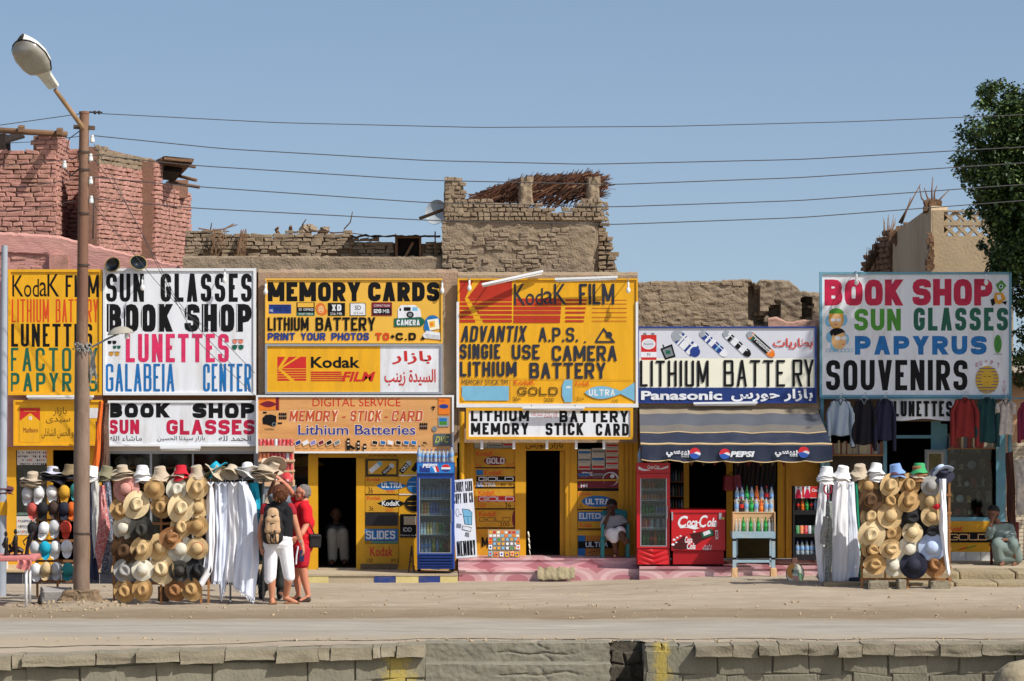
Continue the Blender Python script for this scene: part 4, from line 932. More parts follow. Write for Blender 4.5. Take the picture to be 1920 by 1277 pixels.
bd.put('lettering', WHITE, [([Vector((759 + (v.x - 9) * .67 + (v.y - 4) * .74, 878 - (v.x - 9) * .74 + (v.y - 4) * .67)) for v in vs], f) for vs, f in font_text('CR2', 1, 0, 17, 7, .03)])
batt(780, 874, 22, 9, -60, BLACK, GREYP)
def filmbox(y0, y1, x0, x1, oval, word, wcol, iso, spd, tail=None):
 bd.rect(YEL2, x0, y0, x1, y1); h = y1 - y0
 bd.line(BLACK, [(x0, y0 + .5), (x1, y0 + .5)], .8); bd.line(BLACK, [(x0, y1 - .5), (x1, y1 - .5)], .8)
 bd.ft(ORED, 'Kodak', x0 + 3, y0 + h * .06, x0 + 3 + (x1 - x0) * .42, y0 + h * .28, .02)
 return h
bd2 = bd
filmbox(893, 927, 685, 747, BLUE, 'ULTRA', WHITE, '36', '400')
bd.poly(BLUE, [(706, 911)] + [(706 + 58 * t / 12, 911 - 8.5 * math.sin(math.pi * (t / 12) ** .8)) for t in range(1, 12)] + [(764, 911)] + [(706 + 58 * t / 12, 911 + 8.5 * math.sin(math.pi * (t / 12) ** .8)) for t in range(11, 0, -1)])
bd.st(WHITE, 'ULTRA', 715, 905, 754, 914.5, 2.2); bd.ft(BLACK, '36', 690, 914, 699, 925); bd.ft(ORED, '400', 724, 918, 740, 925)
bd.disc(BLUE, 781, 909, 18, 16, a0=90, a1=270); bd.line(WHITE, [(766, 904), (781, 904)], .7); bd.line(WHITE, [(766, 912), (781, 912)], .7); bd.line(WHITE, [(748, 891.5), (781, 891.5)], 2); bd.line(WHITE, [(748, 927), (781, 927)], 2)
filmbox(928, 961, 685, 747, BLACK, 'Kodak', WHITE, '36', '200')
bd.poly(BLACK, [(707, 944)] + [(707 + 54 * t / 12, 944 - 8 * math.sin(math.pi * t / 12)) for t in range(1, 12)] + [(761, 944)] + [(707 + 54 * t / 12, 944 + 8 * math.sin(math.pi * t / 12)) for t in range(11, 0, -1)])
bd.ft(WHITE, 'KodaK', 716, 939, 750, 948.5, .03); bd.ft(BLACK, '36', 692, 949, 700, 958); bd.ft(ORED, '200', 723, 953, 737, 959); bd.disc(BLACK, 781, 944, 22, 16, a0=90, a1=270)
bd.line(YEL, [(764, 940), (781, 940)], .7); bd.line(YEL, [(764, 948), (781, 948)], .7)
bd.rect(M('smoked black', (34, 32, 34), .4, .3, 20), 685, 962, 746, 986)
bd.rect(BLUE, 684, 992, 746, 1014); bd.st(WHITE, 'SLIDES', 686, 995, 741, 1011, 2.9); bd.rect(M('green strip', (90, 140, 120), .6, .4, 20), 697, 1015, 746, 1019)
bd.rect(YEL2, 684, 1020, 747, 1059); bd.ft(RED, 'Kodak', 694, 1025, 737, 1043, .02); bd.ft(BLACK, '100', 688, 1047, 699, 1055); bd.ft(BLACK, '3M10', 732, 1047, 747, 1055)
bd.rect(BLACK, 750, 964, 781, 1008); bd.rect(M('beige grid', (190, 176, 146), .7, .3, 40), 757, 968, 780, 984); bd.ft(WHITE, 'IDD', 756, 989, 772, 997, .0); bd.ft(WHITE, 'Memory card', 751, 1002, 780, 1006)
bd.ft(BLACK, 'AUTOMATICK', 690, 853.2, 744, 856.6)
bd.done()
part('skirting', M('worn wood', (110, 92, 70), .9, .3, 10), sc_, (676, 1057, 746, 1068, .19, .205))
# --- shop D: middle yellow shop with a doorway
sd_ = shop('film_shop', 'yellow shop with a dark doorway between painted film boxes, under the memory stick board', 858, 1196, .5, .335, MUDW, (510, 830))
part('frame', YEL, sd_, (868, 824, 888, 1042, .44, .52), (888, 824, 968, 828, .46, .52), (966, 824, 986, 1042, .45, .52), (986, 824, 1062, 845, .455, .52), (1060, 824, 1082, 1042, .45, .52), (1160, 824, 1196, 1042, .46, .52), (1082, 996, 1160, 1004, .465, .52))
part('front_panel', YEL2, sd_, (888, 845, 966, 1042, .485, .52), (1082, 902, 1160, 1042, .485, .52))
for px in (874, 880, 1068, 1168, 1176, 1184): part('batten', YEL2, sd_, (px, 828, px + 2, 1040, .435, .455))
dl = part('door_leaf', YEL2, sd_, (1050, 846, 1060, 1042, .55, .75)); part('door_panel', YEL2, sd_, (1056, 955, 1060, 1042, .53, .56))
bd = Board(sd_, .44)
bd.ar(BLACK, 'بازار حورس', 986, 829, 1056, 842, .0); bd.done()
bd = Board(sd_, .48)
def fb(x0, y0, x1, y1, mat=YEL2): bd.rect(mat, x0, y0, x1, y1); bd.line(BLACK, [(x0, y1), (x1, y1)], 2.4)
fb(891, 844, 966, 877); bd.ft(ORED, 'KodaK', 893, 846, 926, 855, .02); bd.disc(MAROON, 928, 864, 21, 8.5); bd.st(WHITE, 'GOLD', 912, 858.5, 946, 869.5, 2.2); bd.ft(ORED, '24', 893, 870, 902, 876); bd.ft(ORED, '200', 948, 868, 964, 875)
fb(891, 880, 966, 914); bd.rect(BLUE, 893, 881, 906, 891); bd.ft(ORED, 'KodaK', 908, 881.5, 943, 891, .02); bd.rect(BLACK, 893, 893, 966, 903); bd.st(WHITE, 'GOLD', 897, 894, 963, 902, 1.6, .8); bd.rect(BLUE, 893, 904, 905, 913); bd.st(WHITE, 'ULTRA', 895, 905, 929, 912, 1.8); bd.ft(BLACK, '400  36 -', 938, 905, 964, 911.5)
fb(891, 917, 966, 954); bd.ft(ORED, 'KodaK', 897, 919.5, 929, 929, .02); bd.rect(RED, 896, 930, 966, 941); bd.st(WHITE, 'GOLD', 898, 931, 964, 940, 1.7, .8); bd.ft(ORED, '100', 897, 943, 911, 952); bd.ft(BLACK, '36', 947, 943, 958, 952)
fb(894, 957, 966, 990); bd.ft(ORED, 'KodaK', 898, 959, 932, 968.5, .02); bd.st(M('brown paint', (120, 92, 40), .6), 'GOLD', 898, 970, 957, 978, 1.5, .8); bd.disc(MAROON, 966, 973, 6, 16, a0=90, a1=270); bd.ft(BLACK, '200', 937, 979, 955, 987)
bd.st(BLACK, 'MEMORY', 903, 1007, 974, 1026, 3)
bd.rect(MAROON, 1083, 881, 1161, 915); bd.ft(WHITE, 'TDK', 1091, 885, 1112, 893, .03); bd.ft(WHITE, 'H4', 1089, 907, 1102, 914, .03); bd.disc(WHITE, 1145, 898, 15, 13); bd.disc(MAROON, 1144, 899, 13, 12); bd.disc(WHITE, 1148, 893, 4, 4)
bd.line(BLACK, [(1083, 918), (1161, 918)], 5)
fb(1083, 921, 1162, 955); bd.ft(ORED, 'Kodak', 1085, 922.5, 1108, 929, .02); bd.disc(BLUE, 1120, 940, 29, 10.5); bd.st(WHITE, 'ULTRA', 1098, 935, 1142, 946, 2.4); bd.line(BLACK, [(1086, 951), (1089, 945), (1092, 951), (1086, 951)], .8)
bd.rect(BLUE, 1084, 960, 1162, 977); bd.st(WHITE, 'ELITECHROM', 1086, 962, 1156, 973, 2, .5); fb(1084, 978, 1162, 992); bd.ft(ORED, 'Kodak', 1087, 980, 1110, 989, .02)
bd.rect(BLUE, 1084, 1004, 1097, 1042); bd.rect(M('dull orange', (190, 120, 44), .6), 1098, 1004, 1162, 1014); bd.rect(BLACK, 1084, 1015, 1162, 1028); bd.st(WHITE, 'ULTRA', 1098, 1016, 1140, 1026, 2); bd.rect(M('dull orange', (190, 120, 44), .6), 1098, 1029, 1162, 1041); bd.line(MAROON, [(1103, 1036), (1135, 1030)], 1.4)
bd.done()
gp = thing('yellow_post', 'thin yellow pipe post holding up the white memory stick board at its left end', 'post', P(866, 900, -.1))
m_ = MB(); m_.tube([P(866, 772, -.1), (PX(866, -.1), -.1, .34)], .04, 10); m_.build('pipe', YEL, gp); m_ = MB(); m_.tube([(PX(866, -.1), -.1, .335), (PX(866, -.1), -.1, .36)], .07, 10); m_.build('foot', YEL2, gp)
# cartons stacked in the top of the two side windows
def carton(px0, py0, px1, py1, Y, lab, strip, grp):
 q = P((px0 + px1) / 2, py1, Y); t = thing('carton', lab, 'box', q, grp)
 m_ = MB(); pb(m_, px0, py0, px1, py1, Y, Y + .22); m_.build('box_body', M('carton white', (206, 200, 184), .8, .06, 6), t)
 if strip: b_ = Board(t, Y); b_.rect(strip, px0 + 1, lerp(py0, py1, .25), px1 - 1, lerp(py0, py1, .6), 'label_strip'); b_.line(GREYP, [(px0 + 3, lerp(py0, py1, .78)), (px1 - 5, lerp(py0, py1, .78))], .8, 'printing'); b_.done()
cl = [(889, 828, 914, 841, None), (915, 831, 942, 841, GREYP), (943, 829, 966, 840, RED)]
for i, (a, b, c, d, s_) in enumerate(cl): carton(a, b, c, d, .47, 'white carton on top of the left film panel, ' + ('leftmost of three', 'middle of three with grey print', 'rightmost of three with a red band')[i], s_, 'cartons over the left film panel')
part('shelf', YEL2, sd_, (888, 841, 966, 844.5, .44, .7), (1082, 898.5, 1160, 902, .44, .7))
for c_ in range(3):
 xs = ((1083, 1108), (1108.6, 1134), (1135, 1160))[c_]; n_ = (4, 4, 6)[c_]; y0 = (842, 840, 830)[c_]
 for r_ in range(n_):
  h = (898 - y0) / n_
  carton(xs[0] + R.uniform(0, 1), 898 - (r_ + 1) * h + .4, xs[1] - R.uniform(0, 1), 898 - r_ * h, .47 + R.uniform(0, .01), 'white carton, %s from the bottom of the %s stack in the right yellow window' % (ORD[r_], ('left', 'middle', 'right red-banded')[c_]), RED if c_ == 2 else (BLUE if (r_ + c_) % 3 == 0 else (RED if r_ == 1 else GREYP)), 'cartons in the right window')
# --- shop E: drinks shop under the awning
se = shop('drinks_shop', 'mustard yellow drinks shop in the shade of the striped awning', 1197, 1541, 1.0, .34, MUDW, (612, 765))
part('front_wall', MUST, se, (1197, 770, 1541, 858, .96, 1.06), (1197, 858, 1252, 1046, .965, 1.06), (1458, 858, 1541, 1046, .965, 1.06), (1370, 986, 1458, 1046, .97, 1.06))
part('door_frame', YEL2, se, (1282, 858, 1292, 1046, .93, 1.0), (1362, 858, 1374, 1046, .93, 1.0), (1458, 858, 1468, 1046, .93, 1.0), (1474, 870, 1478, 1046, .94, .98), (1528, 858, 1534, 1046, .94, .98))
part('inner_shelf', WOOD, se, *[(1254, y, 1282, y + 2, 1.2, 1.5) for y in (903, 930, 958, 985)])
OL = M('olive cloth', (66, 58, 26), .9, .2, 8); part('counter_front', OL, se, (1374, 984, 1458, 1046, .92, .955))
CURT = [M('bead %s' % n, c, .7, .2, 9) for n, c in (('green', (36, 52, 44)), ('maroon', (72, 32, 34)), ('brown', (60, 44, 32)), ('blue', (36, 44, 66)), ('grey', (70, 72, 66)))]
bcs = [MB() for _ in CURT]
for i in range(48):
 px = 1376 + i * 1.68; m_ = bcs[i * 7 % 5]
 pts = [P(px + .6 * math.sin(j * .8 + i), lerp(862, 984, j / 12), .97 + .015 * math.sin(i * 1.3 + j)) for j in range(13)]; m_.tube(pts, .0065, 5, cap=False)
bc = thing('bead_curtain', 'dark bead curtain hanging in the window behind the bottle stand', 'curtain', P(1416, 862, .97))
for m_, c in zip(bcs, CURT): m_.build('bead_strand', c, bc)
m_ = MB(); m_.tube([P(1374, 861, .97), P(1458, 861, .97)], .012, 6); m_.build('rod', TIMB, bc)
CSET = [M('shelf bottle %d' % i, c, .3, .1) for i, c in enumerate(((120, 60, 40), (60, 90, 110), (150, 150, 150), (50, 90, 60)))]
for r_, y in enumerate((903, 930, 958, 985)):
 for c_ in range(5):
  q = P(1256.5 + c_ * 5.4, y, 1.3); m_ = MB(); m_.lathe([(0, 0), (.02, .002), (.021, .1), (.009, .15), (.009, .18), (0, .18)], q, 8)
  tag(m_.build('bottle', CSET[(r_ + c_) % 4], None, q), 'dim bottle on the inner shelves left of the drinks shop doorway', 'bottle', 'bottles on the inner shelves of the drinks shop')
lb = thing('hanging_crate', 'faded red plastic crate hung on the door post beside the bead curtain', 'crate', P(1373, 905, .85))
m_ = MB(); m_.rbox(P(1366, 906, .85), (.17, .14, .24), (0, .06, .2), .015); m_.build('body', M('faded red', (150, 52, 56), .6, .15, 8), lb)
m_ = MB(); m_.rbox(P(1383, 903, .8), (.1, .1, .22), (0, -.08, -.3), .015); m_.build('flap', M('faded pink red', (150, 70, 80), .6, .15, 8), lb); m_ = MB(); m_.tube([P(1366, 893, .85), P(1371, 884, .88), P(1376, 893, .82)], .008, 5); m_.build('hook', BLACK, lb)
# --- shop F: souvenir shop
sf = shop('souvenir_shop', 'souvenir shop with pale turquoise posts and a dim glass showcase, right', 1541, 1884, .8, .25, MUDW, None)
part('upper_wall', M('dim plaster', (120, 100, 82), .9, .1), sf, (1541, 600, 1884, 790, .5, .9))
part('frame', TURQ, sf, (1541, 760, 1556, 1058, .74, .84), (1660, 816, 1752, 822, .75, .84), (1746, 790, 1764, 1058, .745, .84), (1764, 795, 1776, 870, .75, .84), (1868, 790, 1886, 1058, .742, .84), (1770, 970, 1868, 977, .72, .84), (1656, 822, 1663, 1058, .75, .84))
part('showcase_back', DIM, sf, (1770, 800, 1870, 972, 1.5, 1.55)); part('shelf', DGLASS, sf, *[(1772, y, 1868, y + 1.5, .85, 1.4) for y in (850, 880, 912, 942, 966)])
part('showcase_glass', DGLASS, sf, (1770, 800, 1868, 970, .80, .805)); part('window_panel', M('dim board', (70, 62, 54), .9), sf, (1556, 850, 1656, 1058, .82, .86))  # window_panel: dark colour stands in for the shade behind the window
part('marble_dado', M('marble tile', (196, 196, 190), .3, .12, 4), sf, (1770, 1035, 1868, 1062, .70, .84))
m_ = MB(); [pb(m_, x, 1035, x + .8, 1062, .696, .70) for x in (1783, 1811, 1839)]; m_.build('grout', GREYP, sf)
bd = Board(sf, .72); part('film_panel', YEL2, sf, (1772, 977, 1868, 1035, .71, .84)); bd.Y = .70
bd.ft(ORED, 'KodaK', 1781, 987, 1806, 996, .02); bd.rect(BLACK, 1776, 998, 1866, 1017); bd.st(TAN, 'GOLD', 1778, 1001, 1852, 1013, 1.8, .9); bd.line(RED, [(1798, 1031), (1813, 1026)], 2); bd.line(GRASSG, [(1812, 1028), (1830, 1023)], 2); bd.done()
BK = [M('book %d' % i, c, .7, .15) for i, c in enumerate(((150, 140, 124), (120, 80, 60), (170, 160, 140), (96, 100, 110), (140, 60, 56), (186, 176, 150)))]
part('book_shelf', WOOD, sf, (1556, 852, 1656, 855, .6, .9), (1776, 840, 1866, 842, .6, .84))
x = 1560
while x < 1652:
 w_ = R.uniform(2.6, 5.5); q = P(x + w_ / 2, 852, .66); m_ = MB(); pb(m_, x, 852 - R.uniform(20, 28), x + w_ - .3, 852, .64, .78)
 tag(m_.build('book', R.choice(BK), None, q), 'pale book spine in the row left of the souvenir shop doorway', 'book', 'books left of the souvenir doorway'); x += w_
x = 1779
while x < 1862:
 w_ = R.uniform(4, 9); q = P(x + w_ / 2, 840, .66); m_ = MB(); pb(m_, x, 840 - R.uniform(20, 25), x + w_ - .5, 840, .64, .70)
 tag(m_.build('booklet', R.choice(BK), None, q), 'faded booklet standing above the dim glass showcase', 'booklet', 'booklets above the showcase'); x += w_
TRK = [M('trinket %d' % i, c, .4, .2) for i, c in enumerate(((170, 156, 128), (130, 146, 146), (190, 160, 96), (110, 84, 70), (190, 194, 190), (150, 60, 52)))]
for y in (850, 880, 912, 942, 966):
 x = 1778
 while x < 1862:
  r_ = R.uniform(3.5, 8); h = R.uniform(10, 24); q = P(x + r_, y, R.uniform(.9, 1.2)); k = K(1); m_ = MB(); s_ = R.random()
  if s_ < .4: m_.lathe([(0, 0), (r_ * k * .7, 0), (r_ * k * .4, h * k * .3), (r_ * k * .8, h * k * .6), (r_ * k * .3, h * k * .9), (0, h * k)], q, 10)
  elif s_ < .7: m_.lathe([(0, 0), (r_ * k, 0.01), (r_ * k * 1.05, .025)], q + Vector((0, 0, r_ * k)), 14, Euler((math.radians(80), 0, 0)).to_matrix().to_4x4())
  else: m_.rbox(q + Vector((0, 0, h * k / 2)), (r_ * k * 1.3, .05, h * k), (0, 0, R.random()), .004)
  tag(m_.build('souvenir', R.choice(TRK), None, q), 'small dim souvenir on the glass shelves of the showcase', 'souvenir', 'souvenirs in the showcase'); x += r_ * 2 + R.uniform(1, 6)
fr = thing('picture_frame', 'framed picture with an arch pattern leaning above the pale blue sun hat', 'picture', P(1753, 888, .55))
part('frame', GREYP, fr, (1734, 843, 1773, 895, .58, .61)); part('picture', M('old print', (96, 86, 50), .7, .4, 14), fr, (1742, 851, 1765, 886, .572, .579)); part('mount', M('print mount', (150, 146, 136), .7), fr, (1738, 847, 1769, 891, .576, .581))
# ---------------------------------------------------------------- sign boards
def sign(label, x0, y0, x1, y1, panel, frame, fw, Y=0.0, th=.05, cat='sign', fr_out=.025, name='signboard'):
 t = thing(name, label, cat, P((x0 + x1) / 2, y1, Y))
 part('panel', panel, t, (x0 + fw * .5, y0 + fw * .5, x1 - fw * .5, y1 - fw * .5, Y, Y + th))
 if frame:
  m = MB(); yf = Y - fr_out
  pb(m, x0, y0, x1, y0 + fw, yf, Y + th + .004); pb(m, x0, y1 - fw, x1, y1, yf, Y + th + .004)
  pb(m, x0, y0 + fw, x0 + fw, y1 - fw, yf, Y + th + .002); pb(m, x1 - fw, y0 + fw, x1, y1 - fw, yf, Y + th + .002)
  m.build('frame', frame, t)
 return t, Board(t, Y)
def bulb(px, py, Y, label, on='sign', arm=None):
 """bare bulb in a holder, hanging from a short bracket that sticks out from the top of the sign"""
 q = P(px, py, Y); t = thing('light_bulb', label, 'light bulb', q, 'bare bulbs over the signs')
 m = MB(); m.lathe([(0, -.11), (.022, -.10), (.036, -.07), (.034, -.045), (.018, -.015), (.014, 0)], q, 12); m.build('glass_bulb', M('milky bulb', (226, 226, 220), .2, .02, 4), t)
 m = MB(); m.lathe([(.016, -.004), (.018, .05), (.012, .065), (0, .066)], q, 10); m.build('holder', WHITEM, t)
 m = MB(); a = arm or (0.0, .0); m.tube([q + Vector((0, 0, .06)), q + Vector((a[0] * .3, .05, .11)), Vector((q.x + a[0], .02, q.z + .10 + a[1]))], .008, 6); m.build('bracket', GREYP, t)
def tube_lamp(px0, py0, px1, py1, Y0, Y1, label, r=.018, Yw=.03):
 A, Bq = P(px0, py0, Y0), P(px1, py1, Y1); t = thing('fluorescent_lamp', label, 'lamp', (A + Bq) / 2, 'fluorescent tube lamps on the signs')
 m = MB(); d = (Bq - A); L_ = d.length
 rot = d.to_track_quat('X', 'Z').to_euler(); m.rbox((A + Bq) / 2 + Vector((0, 0, .03)), (L_, .06, .035), rot, .005); m.build('fitting', WHITEM, t)
 m = MB(); m.tube([A + d * .02, Bq - d * .02], r, 8); m.build('tube', M('tube white', (234, 234, 230), .3, .02), t)
 m = MB()
 for u in (.15, .85): p = A + d * u + Vector((0, 0, .04)); m.tube([p, Vector((p.x, Yw, p.z + .02))], .01, 5)
 m.build('bracket', GREYP, t)
# 1 yellow board, far left
t, b = sign('tall yellow board in black, red and green capitals ending in PAPYRUS, far left', 15, 505, 191, 741, YELW, YELW, 5)
b.ft(BLACK, 'K', 23, 516, 44, 556, .0); b.ft(BLACK, 'od', 45, 523, 73, 557, .0); b.ft(BLACK, 'a', 74, 529, 88, 556); b.ft(BLACK, 'K', 89, 514, 111, 556)
b.st(BLACK, 'FILM', 123, 516, 185, 557, 4.4, .2, .8)
b.st(ORED, 'LITHIUM BATTERY', 22, 561, 184, 604, 2.8, .5, 1.1)
b.st(BLACK, 'LUNETTES', 21, 607, 173, 650, 5.4, .5, 1.0)
b.st(GREEN, 'FACTORY', 20, 652, 183, 696, 4.8, .6, 1.6)
b.st(GREEN, 'PAPYRUS', 19, 699, 183, 734, 5.0, .5, 1.4); b.done()
# 2 large white sun glasses board
t, b = sign('large white board whose black, pink and blue lines end in CENTER', 193, 503, 480, 741, WHITE, WHITEM, 5)
b.st(BLACK, 'SUN', 199, 513, 270, 566, 7.6, .55, .7); b.st(BLACK, 'GLASSES', 301, 513, 472, 566, 8.4, .55, .75)
for w_, a, c in (('BOOK', 200, 324), ('SHOP', 346, 472)):
 b.st(BLACK, w_, a, 570, c, 622, 12, .5, .35)
 n_ = 4
 for i in range(n_): x = a + (c - a) * (i / n_) + 4.5; b.line(WHITE, [(x, 571), (x, 621)], 1.2, 'lettering')
b.st(PINKR, 'LUNETTES', 236, 626, 429, 679, 7.6, .35, .8)
b.st(BLUE, 'GALABEIA', 198, 682, 327, 734, 4.6, .45, .8); b.st(BLUE, 'CENTER', 381, 682, 471, 734, 4.6, .45, .8)
def specs(cx, cy, s, col):
 b.disc(col, cx - s, cy, s * .8, s * .75); b.disc(col, cx + s, cy, s * .8, s * .75); b.line(BLACK, [(cx - s * 1.9, cy - s * .5), (cx, cy - s * .6), (cx + s * 1.9, cy - s * .5)], .9)
specs(210, 642, 4.5, BLACK); specs(219, 651, 4, GREEN); specs(214, 663, 5.5, M('ochre paint', (190, 140, 50), .6)); specs(446, 640, 5.5, M('salmon paint', (216, 120, 100), .6)); specs(446, 651, 6, GREEN); b.done()
# 3 cigarette board
t, b = sign('low yellow fascia with a red chevron cigarette pack and Arabic script, far left', 25, 750, 192, 836, YELW, YELW, 4, .03, .05)
b.line(M('yellow line', (180, 136, 30), .6), [(36, 764), (75, 764), (75, 830), (36, 830), (36, 764)], .8)
b.poly(RED, [(37, 765), (75, 765), (75, 789), (57, 774), (37, 789)]); b.disc(WHITE, 57, 784, 3.4); b.disc(YEL, 57, 784, 1.6); b.line(YELW, [(45, 771), (68, 771)], .8)
b.ft(MAROON, 'Marlboro', 44, 802, 71, 811); BRN = M('brown ink', (96, 74, 20), .6, .1)
b.ar(BRN, 'بازار', 100, 763, 125, 780); b.ar(BRN, 'سيدى', 86, 783, 132, 794); b.ar(BRN, 'ابو الحسن الشاذلى', 78, 803, 142, 822)
b.rect(WHITE, 168, 765, 184, 784, 'label_strip'); b.done()
tube_lamp(50, 747, 176, 747, -.06, -.06, 'white fluorescent tube under the tall yellow board')
# 4 book shop fascia
t, b = sign('long low white fascia with black BOOK SHOP over crimson SUN GLASSES', 202, 751, 481, 837, WHITE, WHITEM, 4, .02, .06)
b.st(BLACK, 'BOOK', 204, 756, 318, 783, 8.8, .5, .45); b.st(BLACK, 'SHOP', 361, 756, 478, 784, 8.8, .5, .45)
b.st(CRIM, 'SUN', 204, 787, 261, 814, 6.4, .5, .5); b.st(CRIM, 'GLASSES', 312, 787, 478, 815, 7, .5, .55)
b.ar(BLACK, 'ماشاء الله', 204, 817, 266, 827); b.ar(BLACK, 'بازار سيدنا الحسين', 295, 817, 384, 828); b.ar(BLACK, 'الحمد لله', 410, 817, 470, 827); b.done()
tube_lamp(300, 843, 376, 843, .0, .0, 'slim white tube lamp beneath the BOOK SHOP fascia')
# 5 memory cards board
Y5 = M('ochre sign paint', (226, 176, 66), .6, .06, 3, .05, 20, dirt=(200, 156, 66), dsc=1.5, damt=.3)
t, b = sign('ochre board headed MEMORY CARDS with small painted cards and a camera', 497, 522, 830, 644, Y5, Y5, 3, -.01)
b.st(BLACK, 'MEMORY', 502, 529, 676, 565, 9.2, .45, .4); b.st(BLACK, 'CARDS', 690, 529, 824, 565, 9.8, .45, .4)
b.rect(NAVY, 504, 571, 546, 588); b.rect(BLACK, 506, 573, 544, 574); b.ft(BLACK, 'MEMORY STICK', 514, 576, 542, 584); b.ft(WHITE, 'MS', 506, 580, 512, 585)
b.rect(BLACK, 556, 567, 590, 592); b.rect(Y5, 558, 568, 588, 576); b.rect(GREEN, 556, 586, 590, 592); b.ft(WHITE, 'SD 128MB', 560, 578, 582, 582.5); b.ft(WHITE, 'SMART MEDIA', 560, 587, 587, 590.5); b.disc(WHITE, 585, 580.5, 2.5); b.disc(BLACK, 585, 580.5, 1.6)
HAIR = M('orange hair paint', (214, 110, 40), .6)
b.disc(HAIR, 601, 578, 9, 10); b.disc(HAIR, 604, 584, 10, 7); b.disc(TAN, 602, 580, 5.5, 7); b.line(BLACK, [(599, 578), (601, 578)], .8); b.line(BLACK, [(604, 578), (606, 578)], .8); b.line(RED, [(600, 584), (604, 584)], .9)
b.rect(BLACK, 615, 568, 647, 592); b.st(WHITE, 'XD', 622, 571, 640, 583, 3.2, .3, .6); b.ft(WHITE, '256 MB', 619, 586, 641, 590.5)
b.poly(BLACK, [(656, 568), (684, 568), (686, 571), (686, 592), (656, 592)]); b.poly(WHITE, [(657.2, 569), (683, 569), (685, 571.5), (685, 591), (657.2, 591)]); b.ft(BLACK, 'SD', 665, 573, 677, 581, .01); b.ft(BLACK, '512 mb', 663, 585, 681, 589)
b.rect(MAROON, 697, 567, 735, 592); b.rect(BLACK, 699, 577, 733, 590); b.ft(WHITE, 'COMPACT FLASH', 701, 571, 731, 575); b.st(WHITE, '128', 701, 579.5, 715, 587, 1.6); b.ft(WHITE, 'MB', 718, 580, 730, 587)
b.poly(WHITE, [(746, 580), (752, 572), (778, 572), (788, 580), (790, 594), (746, 597)]); b.rect(BLACK, 757, 576, 770, 583); b.rect(SKYB, 773, 576, 783, 583); b.disc(BLACK, 769, 590, 7, 6); b.disc(GREYP, 769, 590, 4, 3.6); b.rect(BLACK, 749, 578, 752, 583)
b.poly(GREEN, [(739, 597), (790, 595), (796, 600), (796, 606), (790, 612), (739, 613)]); b.st(WHITE, 'CAMERA', 744, 599.5, 787, 610, 2.3, .4, .6)
b.st(BLACK, 'LITHIUM', 502, 595, 579, 620, 3.8, .4, .5); b.st(BLACK, 'BATTERY', 592, 595, 704, 620, 4.2, .4, .5)
b.st(NAVY, 'PRINT YOUR PHOTOS', 502, 624, 692, 638, 3.2, .4, .45); b.st(ORED, 'TO', 704, 624, 730, 638, 4.0, .4, .6); b.poly(BLACK, [(733, 629), (736, 629), (736, 626), (740, 631), (736, 636), (736, 633), (733, 633)]); b.st(BLACK, 'C.D', 742, 624, 780, 638, 3.8, .5, .9)
b.disc(BLUE, 811, 604, 14, 13); b.disc(BLUE, 803, 613, 8, 11); b.poly(CREAMW, [(801, 600), (822, 597), (824, 616), (806, 620)]); b.poly(Y5, [(804, 603), (815, 601), (816, 613), (806, 615)]); b.poly(ORANGE, [(806, 606), (812, 605), (812, 611), (807, 612)]); b.poly(WHITE, [(792, 628), (800, 620), (825, 624), (826, 637), (796, 634)])
for i in range(4): b.line(GREYP, [(797 + i, 627 + i * 2.4), (824, 630 + i * 2.2)], .7)
b.disc(BLACK, 793, 635, 4, 2.5); b.done()
# 6 light box
t, b = sign('lightbox half yellow with a red film logo, half white with red Arabic', 497, 645, 830, 739, WHITE, ALU, 4, -.05, .14)
b.rect(YELW, 501, 649, 713, 735, 'panel_face'); b.rect(WHITE, 714, 649, 826, 735, 'panel_face')
def klogo(x0, y0, x1, y1):
 W_, H_ = x1 - x0, y1 - y0
 b.rect(RED, x0, y0, x1, y1)
 f = lambda u, v: (x0 + u * W_, y0 + v * H_)
 b.poly(YELW, [f(.27, 0), f(.40, 0), f(.12, .48), f(.02, .48)]); b.poly(YELW, [f(.68, 0), f(.80, 0), f(.16, .48), f(.06, .48)])
 b.poly(YELW, [f(.0, .49), f(.12, .49), f(.62, 1), f(.44, 1)])
 b.poly(RED, [f(0, .52), f(.44, 1), f(0, 1)])
 for v in (.5, .6, .7, .8, .9): b.line(YELW, [f(-.01, v), f(1.01, v)], 1.3)
klogo(520, 669, 574, 714)
b.ft(BLACK, 'Kodak', 583, 669, 675, 690, .025)
for i in range(5): b.line(RED, [(583, 698 + i * 3.9), (640 + i * 2 - (i % 2), 698 + i * 3.9)], 2.6 - i * .2)
b.ft(RED, 'FILM', 641, 697, 704, 715, .03, .25)
b.ar(RED, 'بازار', 735, 658, 809, 683, .02); b.ar(RED, 'السيدة زينب', 721, 692, 817, 724, .015); b.done()
# 7 digital service banner
SANDY = M('sand print', (214, 158, 96), .6, .16, 1.4, stretch=(.5, 1, 2.2), dirt=(184, 118, 66), dsc=1.3, damt=.7)
t, b = sign('sandy orange banner headed DIGITAL SERVICE with printed cameras and memory cards', 480, 741, 851, 850, SANDY, WHITEM, 3.5, -.06)
PALE = M('pale halo', (232, 206, 176), .6, .05)
b.ft(RED, 'DIGITAL SERVICE', 586, 747, 751, 762, .0)
for dx, m_ in ((1.0, PALE), (0, M('orange brown print', (186, 74, 40), .6, .2, 20))):
 for w_, a, c in (('MEMORY', 542, 632), ('STICK', 656, 714), ('CARD', 734, 791)): b.st(m_, w_, a - dx, 770 - dx, c + dx, 790 + dx, 3.4 + 1.6 * dx, .4, .9, .12)
 b.line(m_, [(642, 782), (648, 782)], 2.4); b.line(m_, [(721, 782), (727, 782)], 2.4)
